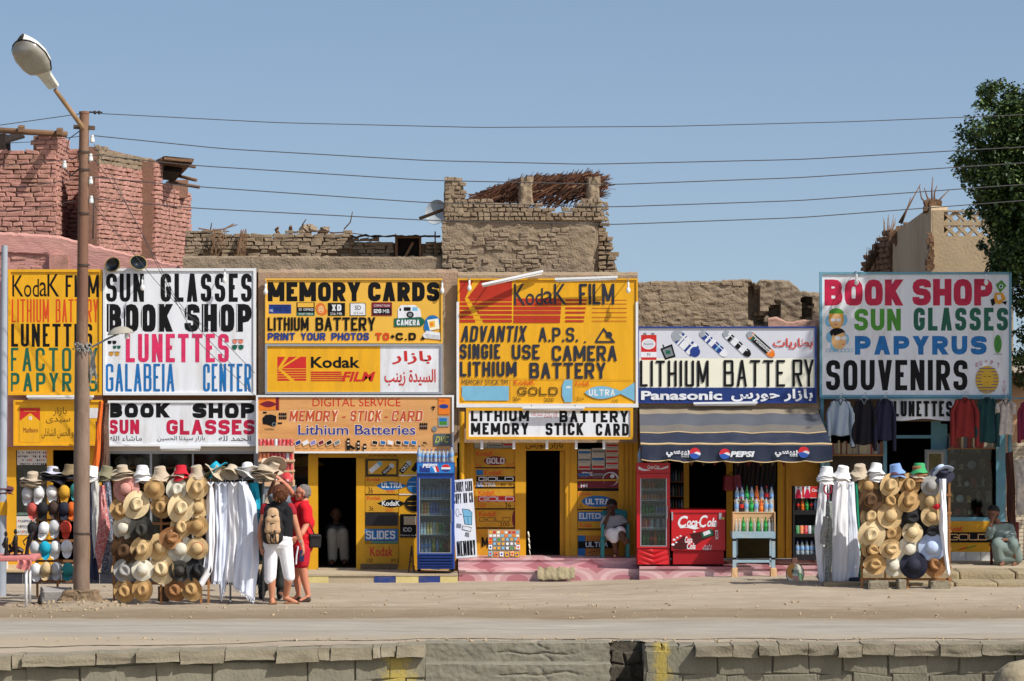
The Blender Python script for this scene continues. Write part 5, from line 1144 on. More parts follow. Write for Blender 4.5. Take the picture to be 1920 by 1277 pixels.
b.ft(PALE, 'Lithium Batteries', 558, 795.5, 780, 816.5, .045); b.ft(M('indigo print', (44, 54, 132), .6), 'Lithium Batteries', 559, 796.5, 779, 815.5, .015)
b.rect(ORANGE, 486, 746, 524, 769); b.poly(MAROON, [(486, 758)] + [(486 + 34 * k / 10, 758 - 6 * math.sin(math.pi * k / 10)) for k in range(1, 10)] + [(520, 758)] + [(486 + 34 * k / 10, 758 + 6 * math.sin(math.pi * k / 10)) for k in range(9, 0, -1)]); b.rect(MAROON, 517, 745, 523, 769); b.ft(RED, 'Kodak', 487, 747, 500, 750.5)
b.poly(BLACK, [(492, 784), (498, 778), (508, 777), (518, 780), (518, 794), (512, 800), (500, 796), (493, 795)]); b.disc(GREYP, 514, 796, 4); b.disc(BLACK, 514, 796, 2.8); b.ft(BLACK, 'CAMERA', 496, 803, 514, 806.5); b.rect(BLACK, 493, 772, 500, 775); b.rect(BLACK, 521, 792, 529, 795)
def chips(x, y, c=4, r=2):
 for i in range(c):
  for j in range(r): b.rect(BLACK, x + i * 3.8, y + j * 7, x + i * 3.8 + 2.9, y + j * 7 + 5)
 b.line(GREYP, [(x - 1, y + 6), (x + c * 3.8, y + 6)], .8)
chips(523, 774); chips(787, 793)
b.rect(ORANGE, 822, 745.5, 843, 777); b.disc(NAVY, 832, 762, 9, 4.2); b.ft(RED, 'Kodak', 823, 749, 834, 753); b.rect(BLACK, 809, 762, 816, 765); b.rect(BLACK, 811, 766, 814, 769)
b.rect(ALU, 822, 781, 842, 800); b.rect(BLUE, 823.5, 784, 838, 790); b.rect(GRASSG, 823.5, 790, 838, 797); b.disc(GREYP, 815, 804, 5)
b.rect(M('slate print', (84, 96, 96), .6), 813, 813, 846, 836); b.ft(M('lime print', (198, 196, 70), .6), 'DVC', 816, 818, 842, 830, .01, .3); b.ft(RED, 'm', 829, 832, 832, 834.5)
for i, (x, c) in enumerate(((559, NAVY), (573, WHITE), (587, M('lilac print', (134, 128, 190), .6)), (602, MAROON), (617, BLACK), (632, GREYP), (703, BLACK), (718, BLUE), (732, WHITE), (747, BLACK), (762, BLUE), (776, BLUE))):
 s_ = 1 if i < 6 else -.4; f = lambda u, v: (x + u * 4.4 + v * 1.2 * s_, 830 - u * 2.2 * s_ + v * 3); b.poly(PALE, [f(-1.25, -1.3), f(1.25, -1.3), f(1.25, 1.3), f(-1.25, 1.3)]); b.poly(c, [f(-1, -1), f(1, -1), f(1, 1), f(-1, 1)]); b.line(M('brown ink', (96, 74, 20), .6), [(x - 5, 841), (x + 5, 841)], .7)
for x, y0 in ((653, 822), (672, 826), (684, 832)): b.rect(BLACK, x - 3, y0, x + 3, 844); b.rect(PALE, x - 1.5, y0 + 4, x + 2, y0 + 7); b.rect(PALE, x - 1.5, y0 + 11, x + 2, y0 + 13)
b.poly(BLACK, [(655, 833), (667, 840), (663, 844), (655, 839)]); b.rect(BLACK, 793, 829, 799, 832); b.line(BLACK, [(798, 831), (801, 834)], 1.4)
b.done()
# 8 big yellow film board
t, b = sign('largest yellow board, headed by a red logo with stripes, above the memory stick board', 858, 522, 1196, 764, YELW, YELW, 3, -.02, .06)
LNK = M('slate blue paint', (40, 44, 56), .5, .12, 6); BRR = M('brick red paint', (178, 48, 26), .5, .1, 6)
part('side_rail', WHITEM, t, (856, 566, 860.5, 760, -.05, .05), (1192, 566, 1196.5, 760, -.05, .05)); part('bottom_rail', WHITEM, t, (856, 757, 1197, 764, -.055, .05))
f = lambda u, v: (862 + u * 98, 526 + v * 80)
b.poly(BRR, [f(0, 0), f(.26, 0), f(.10, .42), f(0, .42)]); b.poly(BRR, [f(.40, .0), f(1, 0), f(1, .42), f(.14, .42)])
for v in (.46, .55, .65, .75, .86, .95):
 w_ = .045; b.poly(BRR, [f(0, v - w_ * .8), f(.10 + (v - .46) * .38, v - w_ * .8), f(.10 + (v + w_ - .46) * .38, v + w_ * .7), f(0, v + w_ * .7)]); b.poly(BRR, [f(.18 + (v - .46) * .52, v - w_ * .8), f(1, v - w_ * .8), f(1, v + w_ * .7), f(.18 + (v + w_ - .46) * .52, v + w_ * .7)])
 for k, (a, c, tt) in enumerate(((963, 1056 - v * 6, 6.4), (1060, 1106 - v * 12, 3.6), (1110, 1175, 1.0))): b.line(BRR, [(a, 526 + v * 80), (c, 526 + v * 80)], tt)
for v in (.5, .6, .7, .8, .905): b.line(YELW, [f(0, v), f(1, v)], 1.0)
b.ft(LNK, 'K', 964, 532, 985, 572); b.ft(LNK, 'od', 986, 540, 1018, 572); b.ft(LNK, 'a', 1019, 546, 1037, 570); b.ft(LNK, 'K', 1039, 532, 1062, 571); b.st(LNK, 'FILM', 1086, 532, 1152, 571, 4.8, .2, .6)
b.st(LNK, 'ADVANTIX', 864, 611, 985, 641, 4.6, .5, .6, .12); b.st(LNK, 'A.P.S.', 1010, 614, 1084, 641, 4.2, .6, .7); b.poly(LNK, [(1095, 640), (1099, 640), (1099, 643), (1095, 643)])
b.line(LNK, [(1117, 641), (1132, 617), (1151, 641), (1117, 641)], 3.4); b.disc(LNK, 1142, 628, 6)
b.st(LNK, 'SINGIE', 862, 645, 938, 673, 5, .4, .6); b.st(LNK, 'USE', 960, 646, 1012, 674, 5, .5, .6); b.st(LNK, 'CAMERA', 1035, 648, 1157, 677, 5, .5, .6)
b.st(LNK, 'LITHIUM', 862, 678, 969, 706, 5.2, .4, .6); b.st(LNK, 'BATTERY', 993, 680, 1136, 710, 5.2, .4, .6)
b.ft(LNK, 'MEMORY STICK TM', 866, 712, 952, 721.5, .0); b.rect(SKYB, 866, 724, 954, 751); b.poly(YELW, [(865, 752), (865, 742), (872, 752)]); b.line(M('yellow line', (180, 136, 30), .6), [(862, 709), (1186, 713)], .9); b.line(M('yellow line', (180, 136, 30), .6), [(957, 711), (957, 754)], .9); b.line(M('yellow line', (180, 136, 30), .6), [(1077, 713), (1077, 754)], .9)
b.ft(ORED, 'KodaK', 964, 712, 1003, 722); b.st(BRN, 'GOLD', 971, 726, 1046, 741, 2.6, .9, 1.4); b.ft(BRN, '36=', 962, 744, 976, 752); b.ft(BRN, '200', 1020, 746, 1038, 754); b.poly(SKYB, [(1059, 712), (1073, 712), (1073, 754), (1059, 754), (1054, 742), (1054, 724)]); b.disc(WHITE, 1066, 726, 5, 2)
b.ft(ORED, 'KodaK', 1079, 714, 1106, 724); b.poly(SKYB, [(1096, 736)] + [(1096 + 74 * k / 12, 736 - 12 * math.sin(math.pi * (k / 12) ** .8)) for k in range(1, 12)] + [(1190, 717), (1190, 752)] + [(1096 + 74 * k / 12, 736 + 12 * math.sin(math.pi * (k / 12) ** .8)) for k in range(11, 0, -1)]); b.st(WHITE, 'ULTRA', 1104, 730, 1153, 742, 2.4, .5, 1.0); b.ft(BRN, '31=', 1081, 744, 1095, 752); b.ft(BRN, '100', 1147, 749, 1159, 755); b.done()
tube_lamp(903, 537, 1018, 512, -.30, -.10, 'tilted white fluorescent tube on top of the largest yellow board', Yw=.0); tube_lamp(1040, 527, 1158, 523, -.22, -.22, 'level white fluorescent tube on top of the largest yellow board', Yw=.0)
# 9 memory stick board
t, b = sign('white board in a yellow frame reading LITHIUM BATTERY MEMORY STICK CARD', 874, 765, 1187, 824, WHITE, YEL, 5, -.40, .1)
b.st(BLACK, 'LITHIUM', 883, 769, 992, 790, 5, .3, .8); b.st(BLACK, 'BATTERY', 1049, 770, 1178, 792, 5, .3, .8); b.st(BLACK, 'MEMORY', 883, 793, 991, 815, 5, .3, .8); b.st(BLACK, 'STICK', 1023, 793, 1094, 816, 5, .3, .7); b.st(BLACK, 'CARD', 1117, 794, 1179, 817, 5, .4, .8)
b.ar(M('pink ink', (206, 120, 130), .6), 'الله ماشاء', 1020, 772, 1045, 784); b.ar(M('pink ink', (206, 120, 130), .6), 'بسم الله', 996, 772, 1018, 784); b.done()
tube_lamp(979, 768, 1096, 768, -.52, -.52, 'grey fluorescent lamp over the middle of the memory stick board', .014, -.36)
m_ = MB(); [pb(m_, x, 824, x + 5, 842, -.35, -.33) for x in (901, 961, 1023, 1078, 1130)]; m_.build('hanger', WHITEM, t)
m_ = MB(); [m_.box(P(x, 0, .1).x, P(x, 0, .1).x + .05, -.3, .44, PZ(772, 0), PZ(772, 0) + .05) for x in (890, 1165)]; m_.build('support', YEL, t)
# 10 battery board
t, b = sign('white and blue board with painted batteries above the awning', 1195, 612, 1531, 756, WHITE, NAVY, 3, -.02, .05)
b.rect(M('lilac white', (204, 206, 214), .5, .03), 1198, 615, 1528, 671, 'panel_face'); b.rect(CREAMW, 1198, 672, 1528, 726, 'panel_face'); b.rect(M('deep blue paint', (26, 52, 112), .5, .08), 1196, 727, 1530, 755, 'panel_face')
b.rect(RED, 1202, 628, 1231, 675); b.disc(WHITE, 1216, 645, 13, 10); b.disc(M('lilac white', (204, 206, 214)), 1216, 645, 11, 8); b.ft(BLACK, 'Panasonic', 1207, 643, 1225, 646.5); b.rect(WHITE, 1202, 660, 1231, 670); b.ft(BLACK, '9V', 1213, 662, 1220, 668); b.rect(GREYP, 1206, 624, 1212, 628); b.rect(GREYP, 1221, 624, 1227, 628)
b.poly(BLACK, [(1238, 654), (1260, 645), (1267, 669), (1247, 675)]); b.poly(GREYP, [(1242, 656), (1258, 650), (1263, 666), (1249, 671)]); b.line(BLACK, [(1245, 652), (1243, 646)], 2); b.rect(GREEN, 1248, 657, 1257, 664)
def bat(x, y, L_, w_, cols):
 a = math.radians(42); dx, dy, nx, ny = math.cos(a), math.sin(a), -math.sin(a), math.cos(a); u0 = 0
 f = lambda u, v: (x + dx * u * L_ + nx * v * w_ / 2, y + dy * u * L_ + ny * v * w_ / 2)
 for c, u1 in cols: b.poly(c, [f(u0, -1), f(u1, -1), f(u1, 1), f(u0, 1)]); u0 = u1
 b.disc(cols[0][0], x, y, w_ * .42, w_ * .42); b.line(WHITE, [f(.05, -.45), f(.95, -.45)], w_ * .1); b.disc(cols[-1][0], *f(1, 0), w_ * .4, w_ * .4)
bat(1269, 629, 46, 24, ((ALU, .12), (NAVY, .22), (WHITE, .3), (NAVY, .34), (WHITE, .62), (NAVY, .72), (WHITE, .9), (NAVY, 1)))
bat(1317, 626, 56, 14, ((ALU, .06), (NAVY, .2), (WHITE, .28), (NAVY, .36), (WHITE, .52), (NAVY, .66), (SKYB, .72), (NAVY, .86), (WHITE, 1)))
bat(1361, 626, 56, 14, ((ALU, .06), (WHITE, .16), (BLACK, .26), (GREYP, .3), (WHITE, .5), (BLACK, .66), (WHITE, .86), (BLACK, 1)))
bat(1406, 627, 56, 14, ((ALU, .05), (ORANGE, .12), (GREEN, .2), (BLACK, .84), (ORANGE, 1)))
a_ = math.radians(42)
b.put('lettering', WHITE, [([Vector((1414 + v.x * math.cos(a_) - v.y * math.sin(a_), 634 + v.x * math.sin(a_) + v.y * math.cos(a_))) for v in vs], fs) for vs, fs in font_text('Panasonic', 2, -3.5, 40, 3, .01)])
b.ar(M('warm red print', (204, 72, 58), .6), 'بطاريات', 1450, 634, 1524, 655, .02)
b.st(BLACK, 'LITHIUM', 1200, 676, 1329, 725, 4.6, .2, 1.2); b.st(BLACK, 'BATTE', 1357, 675, 1472, 725, 4.6, .2, 1.2); b.st(BLACK, 'RY', 1486, 674, 1526, 725, 4.6, .2, .6)
b.ft(WHITE, 'Panasonic', 1202, 733, 1354, 750, .035); b.ar(WHITE, 'بازار حورس', 1371, 729, 1524, 753, .03); b.done()
tube_lamp(1300, 760, 1420, 758.5, -.05, -.05, 'thin white tube lamp along the bottom edge of the battery board', .012)
# 11 souvenir board
t, b = sign('big white board in a pale blue frame reading BOOK SHOP down to SOUVENIRS', 1537, 510, 1897, 745, WHITE, TURQ, 4.5, -.02, .06)
b.st(CRIM, 'BOOK', 1546, 524, 1693, 573, 13, .5, .3); b.st(CRIM, 'SHOP', 1711, 523, 1861, 573, 13, .5, .3)
b.st(GRASSG, 'SUN', 1602, 579, 1689, 620, 8.6, .6, .6); b.st(GREEN, 'GLASSES', 1713, 577, 1890, 620, 8.6, .6, .7)
b.st(BLUE, 'PAPYRUS', 1603, 630, 1850, 665, 10, .5, .65); b.st(BLACK, 'SOUVENIRS', 1549, 675, 1814, 732, 9.5, .6, .65)
for cx, cy in ((1556, 602), (1580, 600), (1558, 632), (1583, 636), (1566, 648)): b.disc(SKYB, cx, cy, 9, 11)
OCH_ = M('hair ochre paint', (214, 150, 40), .6); b.disc(OCH_, 1568, 598, 14, 19); b.disc(TAN, 1568, 601, 11, 13); b.disc(GRASSG, 1568, 588, 14, 10, a0=180, a1=360); specs2 = lambda x, y, s: (b.disc(WHITE, x - s, y, s * .9, s * .6), b.disc(WHITE, x + s, y, s * .9, s * .6)); specs2(1567, 600, 5)
b.line(RED, [(1564, 609), (1570, 609)], 1.4); b.disc(BLACK, 1570, 624, 14, 9); b.disc(TAN, 1573, 638, 14, 18); b.poly(BLACK, [(1559, 622), (1572, 617), (1585, 622), (1564, 630)]); specs2(1577, 634, 6); b.line(RED, [(1578, 646), (1584, 645)], 1.2)
for i in range(7): b.line(SKYB, [(1553 + i * 7 + 3.5 * math.cos(k * 1.05), 657 + 3.5 * math.sin(k * 1.05)) for k in range(7)], .8)
b.poly(GRASSG, [(1867, 534), (1878, 525), (1887, 536), (1875, 549)]); b.disc(WHITE, 1877, 537, 4); b.disc(GREEN, 1877, 537, 2.6); b.poly(OCH_, [(1861, 566), (1866, 549), (1880, 549), (1886, 560), (1875, 571)]); b.poly(WHITE, [(1869, 553), (1876, 553), (1878, 561), (1871, 563)]); b.poly(BLACK, [(1857, 562), (1864, 559), (1866, 570), (1860, 574)]); b.poly(BLACK, [(1878, 567), (1888, 564), (1886, 572)])
b.disc(GRASSG, 1871, 645, 7, 17); b.line(GREEN, [(1868, 634), (1874, 642), (1868, 650), (1874, 657)], 1.4); b.line(BLACK, [(1863, 664), (1880, 664)], .7)
for c, x, y in zip('EGYPT', (1832, 1839, 1849, 1860, 1872), (684, 681, 679, 680, 685)): b.ft(M('rose ink', (180, 90, 110), .6), c, x - 2.5, y - 4, x + 2.5, y + 4)
for c, y in zip('TUT', (718, 727, 736)): b.ft(M('rose ink', (180, 90, 110), .6), c, 1880, y - 4, 1885, y + 4)
GOLDP = M('gold paint', (204, 164, 50), .6, .1)   # plain gold striped portrait oval
b.disc(GOLDP, 1851, 712, 22, 26)
for i in range(8): b.line(NAVY, [(1851 - 21 * math.cos((i - 3.5) * .22), 712 + (i - 3.5) * 6), (1851 + 21 * math.cos((i - 3.5) * .22), 712 + (i - 3.5) * 6)], 1.3)
b.disc(GOLDP, 1851, 710, 12, 16); b.line(BLACK, [(1844, 706), (1849, 706)], 1); b.line(BLACK, [(1853, 706), (1858, 706)], 1); b.line(RED, [(1848, 717), (1854, 717)], 1.1); b.done()
m_ = MB()
for px in (1540, 1894): m_.tube([P(px, 515, .06), (PX(px, .06), .06, .25)], .03, 8)
for q in m_.v[:0]: pass
m_2 = MB(); m_2.tube([P(1541, 512, .08), (PX(1541, .08), .08, .24)], .032, 8); m_2.build('post', TURQ, t)
m_2 = MB(); m_2.tube([P(1893, 512, .08), (PX(1893, .08), .08, .24)], .032, 8); m_2.build('post', TURQ, t)
# 12 banner
t = thing('banner', 'small white cloth banner reading LUNETTES between the hanging shirts', 'banner', P(1730, 788, .02));
m_ = MB(); m_.grid(lambda u, v: P(lerp(1668, 1792, u), lerp(748, 787 + 2 * math.sin(u * 9), v), .05 + .01 * math.sin(u * 11 + v)), 24, 4); m_.build('cloth', WHITE, t)
b = Board(t, .035); b.st(BLACK, 'LUNETTES', 1676, 752, 1785, 781, 5, .4, .7); b.done()
# bulbs
bulb(267, 532, -.22, 'bare white bulb before the first line of the large white board, left of two'); bulb(421, 518, -.18, 'bare white bulb at the top of the large white board, right of two')
bulb(880, 533, -.25, 'bare bulb over the red logo of the largest yellow board'); bulb(1178, 537, -.25, 'bare bulb at the top right corner of the largest yellow board')
bulb(1606, 522, -.3, 'clear bare bulb over the crimson BOOK of the pale blue framed board'); bulb(1849, 522, -.3, 'clear bare bulb over the crimson SHOP of the pale blue framed board')
bulb(498, 540, -.08, 'small bare bulb at the left end of the MEMORY CARDS board'); bulb(829, 538, -.08, 'small bare bulb at the right end of the MEMORY CARDS board')
# horn loudspeakers on top of the large white board
for px, py, lab, tw_ in ((213, 497, 'dark horn loudspeaker with a gold rim on the white board, left of the pair', -.5), (258, 493, 'dark horn loudspeaker with a gold rim on the white board, right of the pair', .45)):
 q = P(px, py, -.12); t = thing('horn_loudspeaker', lab, 'loudspeaker', q, 'horn loudspeakers on the white board')
 mt = Euler((math.radians(80), math.radians(20) * tw_, tw_)).to_matrix().to_4x4()
 m_ = MB(); m_.lathe([(0, -.13), (.03, -.13), (.04, -.06), (.09, -.01), (.125, .03), (.118, .031), (.085, -.004), (.035, -.05), (0, -.06)], q, 24, mt, True, 1.12, .9); m_.build('horn', M('horn teal black', (24, 34, 40), .3, .2, 6, spec=.6), t)
 m_ = MB(); m_.lathe([(.120, .026), (.131, .026), (.131, .038), (.120, .038), (.120, .026)], q, 24, mt, True, 1.12, .9); m_.build('rim', M('brassy rim', (150, 128, 70), .4, .1), t)
 m_ = MB(); m_.tube([q + Vector((0, .10, -.02)), q + Vector((0, .14, -.12)), P(px, 510, .03)], .014, 6); m_.build('bracket', BLACK, t)
# sandwich board
t = thing('sandwich_board', 'white folding pavement board about memory card copying beside the blue cooler', 'sign board', P(876, 1046, -.75))
zb = PZ(1046, -.8); Y = -.78; bd = Board(t, Y); part('panel', WHITE, t, (853, 898, 893, 1046, Y, Y + .02)); t_ = t.children[0]
b = bd; b.st(BLACK, 'MEMORY CARD', 854, 902, 892, 921, 1.3, .3, .45); b.st(BLACK, 'COPY ON CD', 855, 924, 892, 943, 1.4, .3, .6)
b.poly(BLACK, [(870, 953), (884, 956), (889, 962), (887, 986), (873, 983)]); b.poly(SKYB, [(871, 954), (883, 957), (888, 962), (886, 985), (874, 982)]); b.line(BLACK, [(872, 968), (887, 970)], .8); b.line(BLACK, [(880, 970), (880, 984)], .8)
b.disc(GREYP, 861, 960, 3.4, 8); b.disc(WHITE, 861, 960, 2.4, 7); b.line(BLACK, [(865, 963), (869, 964)], 1); b.poly(GREYP, [(858, 980), (867, 982), (866, 990), (857, 988)]); b.poly(BLACK, [(869, 985), (886, 990), (884, 998), (867, 993)]); b.poly(WHITE, [(870, 986), (885, 991), (883.5, 997), (868, 992)]); b.poly(GREYP, [(874, 998), (881, 1000), (880, 1008), (872, 1005)])
b.st(BLACK, 'MEMORY', 856, 1014, 891, 1042, 2.4, .3, .5); b.done()
# lean back and shear to the right as it stands: rotate about its foot, and give the hinged rear leaf
m_ = MB(); pb(m_, 855, 905, 891, 1046, Y + .028, Y + .045); m_.build('rear_leaf', WHITE, t)
t.rotation_euler = (math.radians(-9), math.radians(-5), math.radians(-8)); t.location = t.location + Vector((.02, .02, .0))
# ---------------------------------------------------------------- awning of the drinks shop
aw = thing('awning', 'faded dark awning with pale bands and round cola logos over the drinks shop', 'awning', P(1370, 765, .0))
AWN = M('navy canvas', (36, 44, 64), .5, .14, 4, .12, 14, dirt=(70, 74, 84), dsc=2, damt=.4); AWG = M('faded grey canvas', (84, 86, 94), .8, .12, 4, .15, 14, dirt=(72, 76, 86), dsc=2, damt=.6); AWT = M('tan canvas', (140, 128, 108), .8, .1, 4, .15, 14); EDGE = M('cream piping', (206, 180, 134), .8, .08)
Ya, Yb = .05, -1.15
def awp(u, v, d=0):
 """roof of the awning: u along, v from the wall to the front bar"""
 Y = lerp(Ya, Yb, v); xl = lerp(1199, 1201, v); xr_ = lerp(1533, 1560, v)
 py = pl([(0, 764), (.2, 779), (.38, 806), (.42, 808), (1, 834)], v) if False else lerp(764, 833, v ** .95)
 sag = .035 * math.sin(math.pi * v) * (1 + .3 * math.sin(u * 23)) * (1 if d == 0 else 1) + .006 * math.sin(u * 40 + v * 5)
 return P(lerp(xl, xr_, u), py, Y) + Vector((0, 0, -sag + d))
for nm, v0, v1, m_ in (('top_band', 0, .13, AWT), ('grey_band', .13, .40, AWG), ('pale_band', .40, .62, M('tan grey canvas', (106, 101, 94), .8, .1, 4, .15, 14)), ('navy_band', .62, 1.0, AWN)):
 mb = MB(); mb.grid(lambda u, v: awp(u, lerp(v0, v1, v)), 60, 10); mb.build(nm, m_, aw)
mb = MB(); mb.tube([awp(i / 20, .62, .006) for i in range(21)], .009, 6); mb.tube([awp(i / 20, 1.0, .004) for i in range(21)], .016, 6); mb.build('piping', EDGE, aw)
vz = lambda u: 862 + 3.0 * abs(math.sin(u * math.pi * 7)) + (2 if u > .2 else 0)
mb = MB(); mb.grid(lambda u, v: P(lerp(1203, 1561, u), lerp(835, vz(u), v), Yb - .01 - .015 * math.sin(u * 44) * v), 90, 6); mb.build('valance', AWN, aw)
mb = MB(); mb.tube([P(lerp(1203, 1561, i / 60), vz(i / 60), Yb - .012 - .015 * math.sin(i / 60 * 44)) for i in range(61)], .008, 5); mb.build('piping', EDGE, aw)
for xa, sgn in ((0, 1), (1, -1)):                                   # side flaps
 mb = MB(); mb.grid(lambda u, v: lerp(awp(xa, u), Vector((awp(xa, u).x, awp(xa, u).y, PZ(862, Yb) if u > .3 else awp(xa, u).z - .25)), v), 12, 6); mb.build('side_flap', AWN if xa else AWG, aw)
for px in (1204, 1380, 1556):
 mb = MB(); mb.tube([P(px, 835, Yb + .03), P(px, 800, .98)], .014, 6); mb.build('strut', GREYP, aw)
mb = MB(); mb.tube([P(1202, 834, Yb + .01), P(1560, 834, Yb + .01)], .018, 8); mb.build('front_bar', GREYP, aw)
b = Board(aw, Yb - .035); CR = M('logo red', (196, 40, 50), .5); CB = M('logo blue', (44, 84, 166), .5)
def cola(cx, cy, r):
 b.disc(WHITE, cx, cy, r, r)
 b.poly(CR, [(cx + r * math.cos(math.radians(a)), cy + r * math.sin(math.radians(a))) for a in range(186, 361, 12)] + [(cx + r * u, cy - r * (.02 + .28 * math.sin((1 - u) * 2.6))) for u in (.9, .6, .3, 0, -.3, -.6, -.9)])
 b.poly(CB, [(cx + r * math.cos(math.radians(a)), cy + r * math.sin(math.radians(a))) for a in range(10, 175, 12)] + [(cx + r * u, cy + r * (.18 + .22 * math.sin((u + 1) * -2.2))) for u in (-.9, -.6, -.3, 0, .3, .6, .9)])
cola(1303, 850, 10.5); cola(1359, 851, 10); cola(1507, 848, 10.5)
b.ft(WHITE, 'PEPSI', 1369, 846, 1415, 857, .05, .2)
b.ar(WHITE, 'بيبسي', 1249, 844, 1293, 857, .045); b.ar(WHITE, 'بيبسي', 1453, 844, 1496, 857, .045); b.ft(WHITE, 'SINCE', 1277, 854.5, 1292, 857.5); b.ft(WHITE, 'SINCE', 1481, 853.5, 1496, 856.5); b.done()
# paper pennants hung along the shop front under the awning
for i in range(9):
 px = 1298 + i * 21.5; q = P(px, 862, .5); m_ = MB(); m_.add([P(px - 8, 860, .5), P(px + 8, 860, .5), P(px + R.uniform(-2, 2), 875, .48)], [(0, 1, 2)])
 tag(m_.build('pennant', M('pennant %d' % (i % 3), ((150, 110, 60), (120, 100, 80), (140, 60, 50))[i % 3], .8), None, q), 'small dull paper pennant in the shade just below the awning edge', 'pennant', 'pennants under the awning')
# ---------------------------------------------------------------- hats, caps and robes
def hat_mesh(kind, mat, band=None):
 """local: crown along +z, brim near z = 0; returns the linked prototype far below ground is avoided: it is the first hat itself"""
 m = MB(); n = 28
 if kind == 'cap':
  def f(u, v):
   a = u * 2 * math.pi; e = v * math.pi / 2; x, y, z = .082 * math.cos(a) * math.cos(e), .098 * math.sin(a) * math.cos(e), .115 * math.sin(e) ** .8
   return (x, y, z + .02 * max(0, math.sin(a)) * math.cos(e))
  m.grid(f, 24, 9)
  m.grid(lambda u, v: (.08 * math.cos(math.pi * (1 + u)) * (1 - .12 * v), -.09 * math.sin(math.pi * u) ** .6 - .085 * v * math.sin(math.pi * u) ** .45 - .0, .004 + .02 * v * abs(math.cos(math.pi * u)) - .03 * v * math.sin(math.pi * u) * .0), 16, 5)
  m.lathe([(0, .118), (.008, .116), (.009, .112)], (0, 0, 0), 8)
  return m
 P_ = {'fedora': (.165, .088, .115), 'cowboy': (.185, .088, .125), 'round': (.165, .088, .10), 'floppy': (.19, .09, .09), 'bucket': (.135, .088, .09), 'wide': (.185, .085, .095), 'witch': (.16, .085, .17)}[kind]
 Rb, rc, h = P_
 if kind in ('fedora', 'cowboy'): prof = [(0, h * .95), (rc * .35, h * .98), (rc * .66, h), (rc * .84, h * .93), (rc * .94, h * .6), (rc, .012), (rc + .008, .002), ((rc + Rb) / 2, -.002), (Rb * .94, .004), (Rb, .012), (Rb * .995, .008), (rc, -.004)]
 elif kind == 'witch': prof = [(0, h), (rc * .25, h * .9), (rc * .7, h * .45), (rc, .01), (rc + .01, 0), (Rb * .8, .0), (Rb, -.01), (rc, -.006)]
 elif kind in ('round', 'floppy'): prof = [(0, h), (rc * .4, h * .97), (rc * .75, h * .8), (rc * .95, h * .5), (rc, .012), (rc + .01, 0), (Rb * .8, -.004), (Rb, -.012), (Rb * .99, -.017), (rc, -.006)]
 elif kind == 'bucket': prof = [(0, h), (rc * .8, h * .98), (rc * .9, h * .9), (rc, .012), (rc + .004, .0), (Rb * .9, -.045), (Rb, -.066), (Rb * .985, -.068), (rc, -.006)]
 else: prof = [(0, h), (rc * .8, h * .97), (rc * .92, h * .88), (rc, .012), (rc + .01, 0), (Rb * .75, -.006), (Rb, -.02), (Rb * .99, -.025), (rc, -.008)]
 sd = R.random() * 9
 for r, z in prof:
  for j in range(n):
   a = 2 * math.pi * j / n; x, y = r * math.cos(a), r * math.sin(a) * (1.12 if kind in ('fedora', 'cowboy') else 1.0); zz = z
   if kind in ('fedora', 'cowboy'):
    if z > h * .5:
     zz -= .032 * math.exp(-(x / .022) ** 2) * math.exp(-(y / .06) ** 2)
     if y < 0: x *= 1 - .38 * ss(0, .09, -y) * ss(h * .4, h, z)
    if r > rc * 1.1: zz += (.028 if kind == 'fedora' else .045) * math.cos(2 * a) * ((r - rc) / (Rb - rc)) ** 1.5 - .012 * (r > Rb * .8) * (y < -.1)
   elif r > rc * 1.05: zz += (.012 if kind == 'round' else .022 if kind != 'bucket' else .008) * math.sin(2 * a + sd) * ((r - rc) / (Rb - rc)) + .008 * math.sin(5 * a + sd * 2) * ((r - rc) / (Rb - rc))
   else: zz += .006 * nz(x * 20 + sd, y * 20, 3); x *= 1 + .05 * nz(a, zz * 9, sd)
   m.v.append((x, y, zz))
 k = len(prof)
 m.f += [(i * n + j, i * n + (j + 1) % n, (i + 1) * n + (j + 1) % n, (i + 1) * n + j) for i in range(k - 1) for j in range(n)]; m.sm += [True] * ((k - 1) * n)
 return m
def weave(name, col, var=.10, dirt=None):
 m = M(name, col, .8, var, 30, .35, 160, dirt=dirt, dsc=9, damt=.4); t = m.node_tree; n = t.nodes; L = t.links.new
 wv = n.new('ShaderNodeTexWave'); wv.wave_type = 'RINGS'; wv.rings_direction = 'Z'; wv.inputs['Scale'].default_value = 34; wv.inputs['Distortion'].default_value = .6
 L(n['Texture Coordinate'].outputs['Object'], wv.inputs['Vector'])
 b = n['Principled BSDF']; src = b.inputs['Base Color'].links[0].from_socket
 x = n.new('ShaderNodeMix'); x.data_type = 'RGBA'; x.blend_type = 'MULTIPLY'; x.inputs[0].default_value = .22; L(src, x.inputs[6]); L(wv.outputs['Color'], x.inputs[7]); L(x.outputs[2], b.inputs['Base Color']); return m
